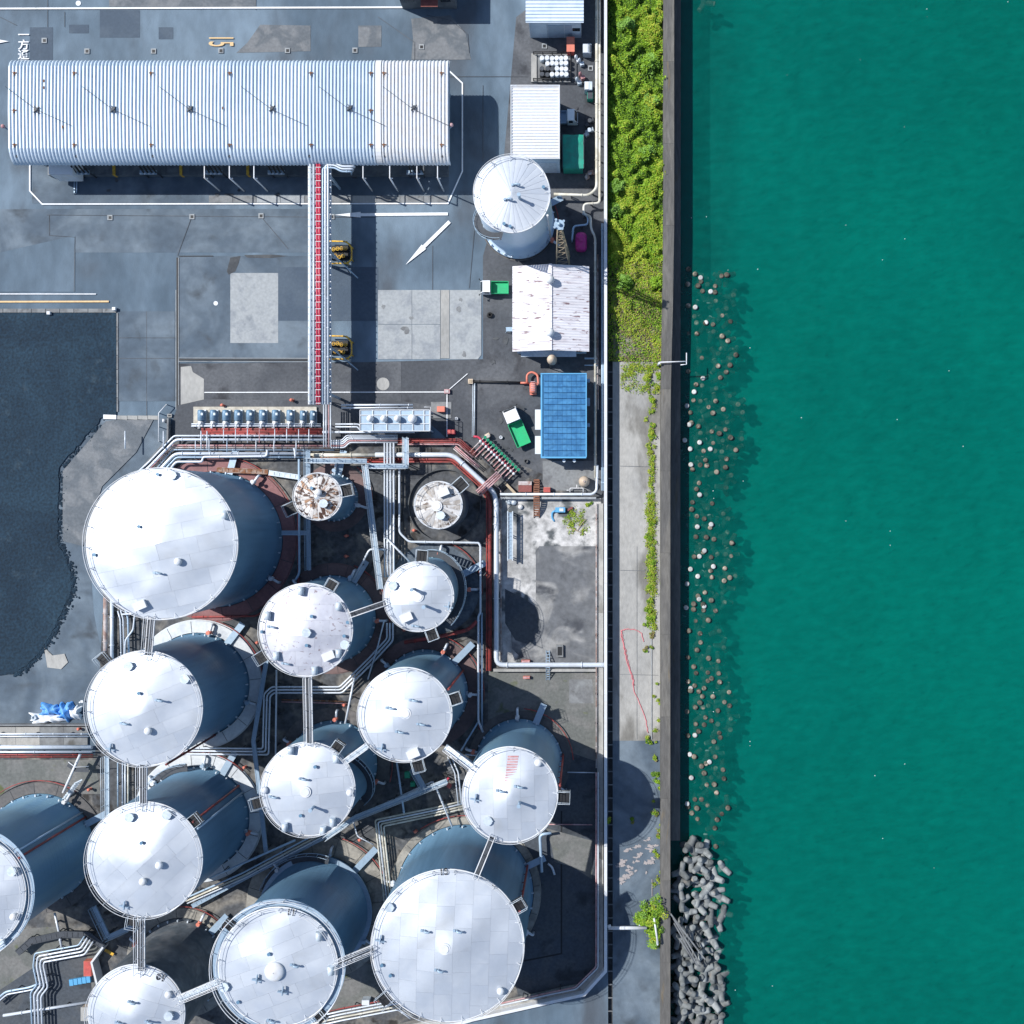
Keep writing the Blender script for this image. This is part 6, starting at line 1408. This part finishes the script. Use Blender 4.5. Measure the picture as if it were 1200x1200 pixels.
simple('pale plastic sheeting heap in the north west corner of the enclosure', 'sheeting', 'sheet_heap', [(MB().sphere((*W(597, 587, .3), .25), .5, 9, 5, .6).sphere((*W(602, 588.5, .3), .25), .4, 9, 5, .7), 'heap', 'steel_pale'), (MB().sphere((*W(610, 594, .3), .25), .34, 8, 5, .7), 'bag', 'steel_white')])
x, y = W(637, 774, 0)
for (y0, y1, l) in ((762, 783, 'short steel ladder leaning on the south bund wall from inside'), (781, 797, 'short steel ladder leaning on the south bund wall from outside')):
    e = empty('bund_ladder', W3(641, (y0 + y1) / 2, 0), l, 'ladder'); m = MB(); z0, z1 = (.1, 1.4) if y0 < 770 else (1.4, .1)
    for px in (640, 644): m.bar(W3(px, y0, z0), W3(px, y1, z1), .07, .09)
    for i in range(6): t = (i + .5) / 6; m.bar(W3(640, y0 + (y1 - y0) * t, z0 + (z1 - z0) * t), W3(644, y0 + (y1 - y0) * t, z0 + (z1 - z0) * t), .08, .05)
    m.build('frame', 'steel_blue', e)
for i, (x0, y0, x1, y1, l) in enumerate(((611, 773.5, 621, 777.5, 'orange box against the south bund wall inside the enclosure'), (613, 792.5, 621, 795.5, 'orange box on the mossy floor outside the enclosure'))):
    simple(l, 'box', 'orange_box', [(bx(x0, y0, x1, y1, .02, .6), 'body', 'orange_red'), (bx(x0 + .4, y0 + .4, x1 - .4, y1 - .4, .605, .65), 'lid', 'pipe_pink')])
simple('small concrete sump with a frame at the enclosure south wall', 'sump', 'drain_sump', [(bx(652, 756, 660, 770, .02, .5), 'body', 'concrete_grey'), (bx(653.5, 758, 658.5, 768, .503, .53), 'cover', 'black')])
# tarpaulin heap
def cloth(label, x0, y0, x1, y1, hgt, mt, seed, cut=.8):
    rr = random.Random(seed); n = 16; m = MB(); vs = []; fs = []; a = W(x0, y0, 0); c = W(x1, y1, 0); ph = [rr.uniform(0, 6) for _ in range(6)]
    for j in range(n + 1):
        for i in range(n + 1):
            u, v = i / n * 2 - 1, j / n * 2 - 1; rad = 1 + .18 * sin(3 * atan2(v, u) + ph[0]) + .12 * sin(7 * atan2(v, u) + ph[1]) + .1 * sin(11 * atan2(v, u) + ph[5])
            d = max(abs(u), abs(v)); x = (a[0] + c[0]) / 2 + u * rad * (c[0] - a[0]) / 2; y = (a[1] + c[1]) / 2 - v * rad * (a[1] - c[1]) / 2
            z = max(.03, hgt * (1 - d ** 4) * (.75 + .2 * sin(x * 3 + ph[2]) * sin(y * 3.7 + ph[3]) + .2 * sin(x * 6.5 + y * 4 + ph[4])))
            vs.append((x, y, z + (.02 if d >= 1 else .05)))
    for j in range(n):
        for i in range(n): fs.append((j * (n + 1) + i, j * (n + 1) + n + 1 + i, j * (n + 1) + n + 2 + i, j * (n + 1) + i + 1))
    m.add(vs, fs, True); o = m.build('tarpaulin', mt); tag(o, label, 'tarpaulin', 'tarpaulins heaped by the trench'); return o
cloth('blue tarpaulin spread over the heap by the trench', 48, 825, 73, 838, 1.0, 'tarp_blue', 3); cloth('white tarpaulin along the south side of the heap', 38, 836, 76, 847, .8, 'tarp_white', 4)
cloth('bright blue crumpled tarpaulin at the east end of the heap', 71, 823, 86, 843, 1.1, 'tarp_blue', 5); cloth('white sheet cover next to the pale ringed tank', 82, 828, 96, 842, .9, 'tarp_white', 6)
x, y = W(40.5, 841, .6); m = MB(); m.lathe((x, y, .3), [(.32, 0), (.32, .5), (.2, .52), (.2, .3)], 14); o = m.build('round_bucket', 'steel_pale'); tag(o, 'round white pail at the west end of the tarpaulin heap', 'bucket')
simple('white post standing between the tarpaulins and the tank', 'post', 'marker_post', [(MB().cyl((*W(96, 822, .5), 0), .1, 1.1, 8), 'post', 'steel_white'), (MB().box((*W(96, 822, 1.1), 1.12), (.3, .3, .06)), 'cap', 'steel_white')])
e = empty('field_gate', W3(186, 495, 0), 'thin white swing gate by the corner of the gravel field', 'gate')
m = MB(); m.tube([W3(186, 517, .9), W3(186, 484, .9), W3(195, 474, .9)], .06, 6)
for (px, py) in ((186, 517), (186, 500), (186, 484), (195, 474)): m.tube([W3(px, py, 0), W3(px, py, .95)], .06, 6)
m.build('gate_bar', 'steel_white', e)
simple('white squat bollard beside the swing gate', 'bollard', 'gate_bollard', [(MB().cyl((*W(192, 493, .3), 0), .2, .6, 12), 'post', 'steel_white'), (MB().sphere((*W(192, 493, .6), .6), .2, 10, 6), 'cap', 'steel_white')])
simple('square cream drain frame north of the swing gate', 'drain', 'drain_box', [(bx(196, 485, 201, 489, .02, .3), 'body', 'concrete_path'), (bx(197, 486, 200, 488, .302, .32), 'cover', 'black')])
for (px, py, l) in ((57.5, 367, 'white lamp block on the kerb of the gravel field'), (134, 362, 'white corner lamp on the kerb end of the gravel field')):
    x, y = W(px, py, .3); m = MB(); m.box((x, y, .3), (.4, .36, .4)); m.box((x, y, .51), (.3, .26, .03)); o = m.build('kerb_lamp', 'steel_white'); tag(o, l, 'lamp')
# barrier pipes over the path and the sea wall
x, y = W(735, 1087, 1.6); e = empty('path_barrier', (x, y, 0), 'white pipe barrier with a tee end reaching from the wall to the bush', 'barrier')
m = MB(); m.tube([W3(713, 1087.5, 1.6), W3(758, 1087.3, 1.6)], .22, 8); m.tube([W3(712, 1086, 1.65), W3(716, 1085, 1.65)], .2, 8); m.build('beam', 'steel_white', e)
m = MB(); m.tube([W3(766.5, 1076, 2.5), W3(771, 1106.5, 2.5)], .12, 7); m.build('tee_bar', 'steel_white', e); m = MB(); m.cyl((*W(770.5, 1107, 2.5), 0), .1, 2.5, 8); m.cyl((*W(750, 1087.3, 1.6), 0), .12, 1.5, 8); m.build('post', 'steel_white', e)
x, y = W(790, 424, 2.2); e = empty('outfall_frame', (x, y, 0), 'thin white tee shaped bar reaching out over the sea wall', 'bar')
m = MB(); m.tube([W3(773, 424.5, 2.2), W3(804.5, 423.5, 2.2)], .07, 6); m.tube([W3(804.5, 413.5, 2.2), W3(804.5, 427, 2.2), W3(797.5, 427.6, 2.2)], .07, 6); m.build('bar', 'steel_white', e); m = MB(); m.cyl((*W(772.5, 425.5, 2.2), 0), .14, 2.3, 8); m.build('post', 'steel_white', e)

# ------------------------------------------------------------------ path: stains, rope, growth
peel = []
rr = random.Random(5)
def blob(px, py, w, h, name, mt, n=22, jag=.35):
    P = []
    for i in range(n):
        t = 2 * pi * i / n; r = 1 + rr.uniform(-jag, jag); P.append((px + w / 2 * r * cos(t), py + h / 2 * r * sin(t)))
    return sheet(name, P, mt)
ZC[0] = .012
PL = [((726, 1034), (736, 1026)), ((730, 1018), (760, 1022)), ((728, 1000), (745, 992)), ((745, 995), (764, 982)), ((742, 1012), (750, 1000)), ((752, 1012), (766, 1008)), ((735, 1028), (744, 1020)), ((724, 1012), (734, 1008)), ((756, 996), (770, 990))]
for i in range(64):
    q = PL[i % 9]; t = rr.random(); px = q[0][0] + (q[1][0] - q[0][0]) * t + rr.gauss(0, 1.6); py = q[0][1] + (q[1][1] - q[0][1]) * t + rr.gauss(0, 1.6); w = rr.uniform(2.5, 7.5); h = rr.uniform(1.5, 4)
    blob(px, py, w, h, 'peeled_patch', 'peel', 13, .5)
for (px, py, w, h) in () and ((738, 520, 18, 30), (748, 560, 12, 40), (731, 610, 10, 30), (748, 460, 14, 20), (733, 800, 12, 30)): blob(px, py, w, h, 'worn_patch', 'concrete_grey', 20, .15)
line('path_joint', [(746, 640), (746, 866)], .35, 'concrete_grey'); line('path_joint', [(763.5, 640), (763.5, 866)], .8, 'concrete_pale'); line('path_joint', [(764, 1030), (764, 1050)], .8, 'peel')
for i in range(3): line('path_joint', [(726, 546 + i * 122), (771, 547 + i * 122)], .35, 'concrete_grey')
for i in range(0): blob(753 + rr.uniform(-12, 8), 1115 + i * 11, 10, 7, 'worn_patch', 'asphalt_yard' if i % 2 else 'asphalt', 14, .2)
m = MB(); P = [(755, 752), (752, 742), (744, 738), (735, 737), (728, 739), (728, 746), (731, 757), (734, 775), (741, 795), (744, 812), (752, 830), (757, 845), (760, 862)]
P2 = []
for i in range(len(P) - 1):
    for k in range(6): t = k / 6; P2.append((P[i][0] + (P[i + 1][0] - P[i][0]) * t + rr.uniform(-.7, .7), P[i][1] + (P[i + 1][1] - P[i][1]) * t + rr.uniform(-.5, .5)))
m.tube([W3(*p, .05) for p in P2], .055, 5); m.tube([W3(p[0] + 1.2 + rr.uniform(-.8, .8), p[1], .06) for p in P2[18:52]], .04, 5); o = m.build('rope', 'rope_pink'); tag(o, 'pink rope trailing down the concrete path', 'rope')

LM = ['leaf_dark', 'leaf_mid', 'leaf_light', 'leaf_yellow', 'leaf_pale', 'leaf_dry']
def leaf(m, x, y, z, s, mi, r=random):
    t = r.uniform(0, 2 * pi); tilt = r.uniform(-.7, .7); c, sn = cos(t), sin(t); l = s * r.uniform(.7, 1.3); w = l * r.uniform(.35, .6); q = sin(tilt) * l
    ax, ay = c * l * .5, sn * l * .5; bx_, by = -sn * w * .5, c * w * .5; k = r.uniform(-.3, .3) * w
    b = len(m.v)
    m.v += [(x - ax, y - ay, z - q * .5), (x + bx_, y + by, z + k), (x + ax, y + ay, z + q * .5), (x - bx_, y - by, z - k)]
    m.f.append((b, b + 3, b + 2, b + 1)); m.sm.append(False); m.mi.append(mi)
def hsh(x, y): return .5 + .25 * sin(x * 1.3 + 2 * sin(y * .7)) * sin(y * 1.1 + x * .4) + .25 * sin(x * 2.9 + y * 2.3)
# the dense growth between the wall and the sea wall
m = MB(); rg = random.Random(21)
for i in range(84000):
    py = rg.uniform(-60, 424); px = rg.uniform(712.5, 778.5)
    dens = 1.0 if py < 300 else max(.34, 1 - (py - 300) / 165)
    if px > 765: dens = max(dens, .8)
    x, y = W(px, py, 0); g = hsh(x, y)
    if py > 300 and rg.random() > dens * (.35 + .9 * g): continue
    hmax = (.35 + 1.0 * g) * (1 if py < 290 else max(.3, 1 - (py - 290) / 160)); 
    if px < 716: hmax *= .6
    hmax *= .55 + .9 * max(0, sin(x * 2.1 + 1.7 * sin(y * 1.3)) * sin(y * 1.9 + 1.2 * sin(x * 1.7)) + .35); z = hmax * sqrt(rg.random()) + .05
    f = z / 1.4
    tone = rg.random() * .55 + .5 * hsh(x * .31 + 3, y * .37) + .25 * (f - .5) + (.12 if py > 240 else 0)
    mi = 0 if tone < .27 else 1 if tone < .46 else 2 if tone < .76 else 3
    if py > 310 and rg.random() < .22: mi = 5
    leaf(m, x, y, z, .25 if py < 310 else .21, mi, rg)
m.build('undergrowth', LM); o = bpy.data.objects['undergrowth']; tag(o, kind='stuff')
def shrub(label, px, py, r, h, mids, n, s=.28, name='shrub', trunk=True, group=None, seed=0, lobes=None):
    rs_ = random.Random(seed + int(px * 7 + py)); x, y = W(px, py, h * .7); e = empty(name, (x, y, 0), label, 'shrub', group)
    m = MB(); cl = []
    for i in range(max(4, int(n / (45 if not lobes else 60)))):
        t = rs_.uniform(0, 2 * pi); d = r * sqrt(rs_.random()) * .85
        if lobes:
            q = rs_.choice(lobes); X, Y = W(q[0], q[1], h * .7); d2 = q[2] * sqrt(rs_.random()); cl.append((X + d2 * cos(t), Y + d2 * sin(t), q[3] * (1 - .5 * (d2 / q[2]) ** 2) * rs_.uniform(.6, 1.1), rs_.uniform(.35, .62), rs_.choice(mids))); continue
        cl.append((x + d * cos(t), y + d * sin(t), h * (1 - .55 * (d / r) ** 2) * rs_.uniform(.75, 1.05), rs_.uniform(.22, .42) * r + .08, rs_.choice(mids)))
    for i in range(n):
        c = cl[i % len(cl)]; a = rs_.uniform(0, 2 * pi); d = c[3] * sqrt(rs_.random()); zz = c[2] - (d / c[3]) ** 2 * c[3] * .8 + rs_.uniform(-.12, .12)
        leaf(m, c[0] + d * cos(a), c[1] + d * sin(a), max(.05, zz), s, c[4] if rs_.random() < .7 else rs_.choice(mids), rs_)
    m.build('crown', LM, e)
    if trunk:
        m = MB()
        for i in range(5):
            c = cl[i % len(cl)]; m.tube([(x + .05 * cos(i * 1.3), y + .05 * sin(i * 1.3), 0), ((x + c[0]) / 2, (y + c[1]) / 2, c[2] * .55), (c[0], c[1], c[2] * .9)], .035 if r < 1.2 else .06, 5)
        m.build('stem', 'bark', e)
    return e
for i, (px, py, r, h, mids, l) in enumerate(((734, 28, .95, 2.0, (4, 4, 1), 'pale green round shrub in the growth near the top of the strip'), (762, 72, 1.2, 2.2, (4, 2, 1), 'tall feathery shrub leaning over the sea wall below a dark gap'), (768, 18, 1.0, 1.9, (2, 1, 3), 'yellow green shrub at the sea wall in the top corner of the strip'), (757, 178, 1.0, 1.9, (4, 2, 2), 'light green shrub in the middle of the growth near the sea wall'), (764, 118, 1.0, 1.8, (4, 2, 3), 'bright shrub overhanging the sea wall opposite the ribbed store'), (724, 218, .9, 1.7, (4, 4, 1), 'greyish green shrub against the wall opposite the lone tank'), (763, 220, 1.1, 2.0, (2, 2, 3), 'vivid green shrub by the sea wall opposite the lone tank'), (770, 330, .9, 1.5, (2, 2, 1), 'green shrub spilling over the sea wall edge opposite the gable shed'), (732, 330, .9, 1.4, (1, 4, 1), 'dark green shrub in the wall shade opposite the gable shed'), (722, 246, .9, 1.6, (0, 1, 4), 'deep green shrub in the wall shade by the lighting mast'))):
    shrub(l, px, py, r, h, mids, 900, .26, group='shrubs in the green strip')
shrub('leafy green bush growing at the foot of the sea wall beside the pipe barrier', 763, 1081, 1.75, 3.0, (2, 2, 1, 3, 4), 5200, .22, lobes=[(757, 1074, 1.0, 2.4), (768, 1058, .7, 3.1), (764, 1078, 1.2, 3.0), (768, 1092, 1.0, 2.6), (766, 1108, .7, 1.8), (753, 1082, .6, 1.6), (774, 1070, .7, 2.8)])
pk = [(759, 442, .75), (771, 441, .5), (764, 470, .55), (768, 452, .5), (765, 510, .5), (765, 498, .3), (762, 590, .45), (763, 613, .65), (761, 628, .6), (763, 645, .45), (765, 660, .5), (762, 672, .5), (761, 688, .45), (760, 702, .6), (761, 716, .6), (763, 725, .55), (757, 731, .4), (763, 744, .4), (757, 760, .4), (764, 759, .25), (760, 867, .6), (769, 905, .6), (771, 917, .5), (768, 889, .35), (715, 961, .55), (741, 961, .4), (769, 953, .4), (772, 978, .35), (690, 590, .45)]
pl = ['largest weed tuft at the north end of the concrete path', 'weed tuft against the sea wall at the north end of the path', 'weed tuft below the northern pair on the path', 'weed tuft between the northern tufts and the sea wall', 'small dark weed tuft alone opposite the blue hut', 'tiny weed tuft above the lone dark one opposite the blue hut', 'narrow weed tuft at the head of the long weed row', 'bright yellow green weed tuft, largest of the long row', 'weed tuft just south of the brightest in the long row', 'thin weed tuft opposite the enclosure ladder frame', 'weed tuft opposite the dark enclosure slab, upper of two', 'weed tuft opposite the dark enclosure slab, lower of two', 'weed tuft above the darker clump on the path', 'dark green weed clump in the long row, upper', 'dark green weed clump in the long row, lower', 'weed tuft above the loop of pink rope', 'weed tuft touching the top of the pink rope loop', 'weed tuft to seaward of the pink rope loop', 'round weed tuft at the short end of the pink rope', 'tiny weed tuft seaward of the short rope end', 'dry weed tuft at the foot of the pink rope', 'bright leafy weed by the sea wall, upper part of a tall pair', 'bright leafy weed by the sea wall, lower part of a tall pair', 'small weed by the sea wall above the tall pair', 'dark weed growing from the drain in the tank shadow', 'dim weed standing alone in the round tank shadow', 'weed by the sea wall at the edge of the round shadow', 'small yellow weed by the sea wall above the peeled patch', 'weed in the corner of the enclosure by the boundary wall']
for (px, py, r), l in zip(pk, pl): shrub(l, px, py, r, r * .9, (2, 3, 1) if r > .4 else (1, 2, 5), int(260 * r + 60), .17, name='weed_tuft', trunk=False, group='weeds along the path')
m = MB()
CL = [(763 + rg.gauss(0, 2.2 if y_ > 500 else 4), y_, rg.uniform(.7, 2.4 if y_ > 580 else 1.6)) for y_ in [rg.uniform(432, 580) for _ in range(38)] + [rg.uniform(580, 738) for _ in range(85)]]
CL2 = [(rg.uniform(728, 776), 428 + 30 * rg.random() ** 1.8, rg.uniform(1, 4)) for _ in range(34)] + [(676 + rg.gauss(0, 8), rg.uniform(596, 626), rg.uniform(.8, 2.6)) for _ in range(22)] + [(769 + rg.gauss(0, 3), rg.uniform(780, 1040), rg.uniform(.5, 1.8)) for _ in range(22)]
for i in range(13000):
    u = rg.random()
    if u < .62: py = rg.uniform(430, 745); px = 763 + rg.gauss(0, 3.0 if py > 500 else 4.5) + 1.5 * sin(py * .03)
    elif u < .80: py = rg.uniform(425, 462); px = rg.uniform(727, 776)
    elif u < .9: py = rg.uniform(593, 628) ; px = 676 + rg.gauss(0, 8); 
    else: py = rg.uniform(780, 1040); px = 769 + rg.gauss(0, 3)
    if u < .62: k_ = rg.choice(CL); px = k_[0] + rg.gauss(0, k_[2]); py = k_[1] + rg.gauss(0, k_[2] * 1.5)
    if u >= .62: k_ = rg.choice(CL2); px = k_[0] + rg.gauss(0, k_[2]); py = k_[1] + rg.gauss(0, k_[2])
    x, y = W(px, py, 0)
    if (703 < px < 727) or px > 776: continue
    leaf(m, x, y, rg.uniform(.03, .3), .17, rg.choice((1, 2, 2, 3, 3, 5)), rg)
o = m.build('grass', LM); tag(o, kind='stuff')
simple('pale dry branch lying on the green patch in the enclosure', 'branch', 'dry_branch', [(MB().tube([W3(664, 618, .2), W3(676, 622, .25), W3(686, 626, .2)], .05, 5).tube([W3(676, 622, .25), W3(683, 612, .3), W3(687, 608, .3)], .04, 5), 'branch', 'wood_pale')])

# ------------------------------------------------------------------ tetrapods
def pod_mesh(two=False):
    m = MB(); D = [Vector((0, 0, 1))] + [Vector((cos(a) * .943, sin(a) * .943, -.333)) for a in (0, 2.094, 4.189)]
    for d in D:
        u = d.orthogonal().normalized(); w = d.cross(u); vs = []; fs = []; n = 10
        prof = ((.0, .42), (.30, .39), (1.02, .32), (1.17, .29), (1.22, .19))
        for (h, r) in prof:
            for k in range(n): a = 2 * pi * k / n; vs.append((d * h + (u * cos(a) + w * sin(a)) * r)[:])
        for j in range(len(prof) - 1):
            for k in range(n): fs.append((j * n + k, j * n + (k + 1) % n, (j + 1) * n + (k + 1) % n, (j + 1) * n + k))
        q0 = len(m.mi); m.add(vs, fs, True); b = len(m.v) - n
        if two:
            for z_ in range(q0, q0 + n * 2): m.mi[z_] = 1
        m.f.append([b + k for k in range(n)]); m.sm.append(False); m.mi.append(0)
    return m
pods = {}
rp = random.Random(77)
from mathutils import Euler
def pod(kind, px, py, z, s, label, group, rot=None):
    if kind not in pods: o = pod_mesh(kind != 'pod').build('tetrapod', kind if kind == 'pod' else [kind, 'pod_weed'], None, (0, 0, 0)); pods[kind] = o
    else: o = pods[kind].copy(); COL.objects.link(o)
    x, y = W(px, py, z); o.location = (x, y, z); o.scale = (s, s, s)
    o.rotation_euler = rot or Euler((rp.uniform(0, 6.28), rp.uniform(0, 6.28), rp.uniform(0, 6.28))); return tag(o, label, 'tetrapod', group)
pts = []
def room(px, py, d): return all((px - a) ** 2 + (py - b_) ** 2 > d * d for a, b_ in pts)
tries = 0
while len(pts) < 74 and tries < 9000:
    tries += 1; py = rp.uniform(990, 1212); lim = 848 if py < 1075 else (842 if py < 1130 else 846); lo = 793 if py > 1010 else 806
    if py < 1010: lim = 826
    px = rp.uniform(lo, lim)
    if room(px, py, 9.2): pts.append((px, py))
for (px, py) in pts:
    t = (px - 790) / 58; pod('pod', px, py, -.35 - 1.5 * t + rp.uniform(-.25, .25), rp.uniform(.98, 1.18), 'pale grey concrete tetrapod piled above the water at the foot of the sea wall', 'tetrapods piled by the sea wall')
pts = []; tries = 0
def edge(py): return (866 if 330 < py < 560 else 858) + 6 * sin(py * .03)
while len(pts) < 192 and tries < 9000:
    tries += 1; py = rp.uniform(318, 1000); px = rp.uniform(805, edge(py))
    if py > 970 and px < 828: continue
    if room(px, py, 6.7): pts.append((px, py))
for (px, py) in pts:
    t = (px - 800) / 66; up = rp.random() < .95
    z = SEA - rp.uniform(1.0, 1.5) - .9 * t * t; rot = Euler((rp.uniform(-.16, .16), rp.uniform(-.16, .16), rp.uniform(0, 6))) if up else None
    if up: z = SEA - (rp.uniform(.86, 1.06) if rp.random() < .55 * (1.1 - t) + .40 else rp.uniform(1.08, 1.3) + .5 * t * t)
    pod('pod_wet', px, py, z, rp.uniform(.9, 1.05), 'brown weedy tetrapod standing in the water off the sea wall', 'tetrapods in the water', rot)
for (px, py) in ((820, 326.5), (831, 344.5), (813.5, 361), (827.5, 379.5), (822, 444), (813, 459.5), (804, 477), (806.5, 497.5), (802, 518), (818.5, 518), (808, 525.5), (831, 528), (809, 544.5), (819.5, 580), (815.5, 616), (833, 613.5), (824, 644), (819, 651.5), (808, 667), (816.5, 675.5), (835, 662), (803.5, 683), (817, 701.5), (823, 709), (804, 712), (809, 806), (815, 860), (808, 909.5), (805, 939), (827, 988), (808, 881), (829, 890)):
    pod('pod_dry', px, py, SEA - .93 + rp.uniform(-.05, .12), .98, 'wet tetrapod with a bare white leg end breaking the water', 'white tipped tetrapods in the water', Euler((rp.uniform(-.14, .14), rp.uniform(-.14, .14), rp.uniform(0, 6))))
pod('pod_wet', 826, 4, SEA - .6, 1.1, 'lone tetrapod in the water at the top of the photo', None)
# bundle of steel bars dropped over the tetrapods
e = empty('steel_bars', W3(810, 1102, .8), 'bundle of grey steel bars slanting down over the tetrapods', 'bars')
for i, (a, c) in enumerate((((786, 1071), (826, 1124)), ((789, 1076), (822, 1132)), ((790, 1082), (819, 1134)), ((792, 1085), (816, 1131)), ((796, 1100), (814, 1128)))):
    m = MB(); m.bar(W3(*a, 1.75 - i * .1), W3(*c, .75 - i * .1), .16, .16); m.build('bar', 'steel_dark' if i == 3 else 'concrete_grey', e)
bundle('row of short white cross pipes over the pump yard mains', [(262, 503), (262, 519)], 2.0, [(0, .55, PW), (-14, .55, PW), (-28, .6, PW), (-42, .55, PP), (-60, .55, PW), (-74, .6, PW), (-88, .5, PW), (-100, .6, PW)], sup=False)
bundle('row of short white risers between the long pipes and the lagged pipe', [(229, 516), (229, 530)], 1.9, [(0, .6, PW), (-16, .55, PW), (-37, .55, PB), (-71, .6, PW), (-92, .55, PW), (-118, .6, PW)], sup=False)
# gravel spilled past the ragged edge of the dark field
m = MB(); rs2 = random.Random(31); Wd = GP[3:16]
for i in range(520):
    k = rs2.randrange(len(Wd) - 1); t = rs2.random(); p = Vector(Wd[k]) + (Vector(Wd[k + 1]) - Vector(Wd[k])) * t
    q = Vector((p.x + abs(rs2.gauss(0, 4)) - .5, p.y + rs2.uniform(-2, 3))); x, y = W(q.x, q.y); r = rs2.uniform(.05, .22) * (1.6 if abs(q.x - p.x) < 3 else 1); n = 6; a0 = rs2.uniform(0, 6)
    m.add([(x + r * rs2.uniform(.5, 1.2) * cos(a0 + 2 * pi * j / n), y + r * rs2.uniform(.5, 1.2) * sin(a0 + 2 * pi * j / n), .075) for j in range(n)] + [(x, y, .075 + r * .35)], [(j, (j + 1) % n, n) for j in range(n)])
o = m.build('loose_gravel', 'gravel_dark'); tag(o, kind='stuff')
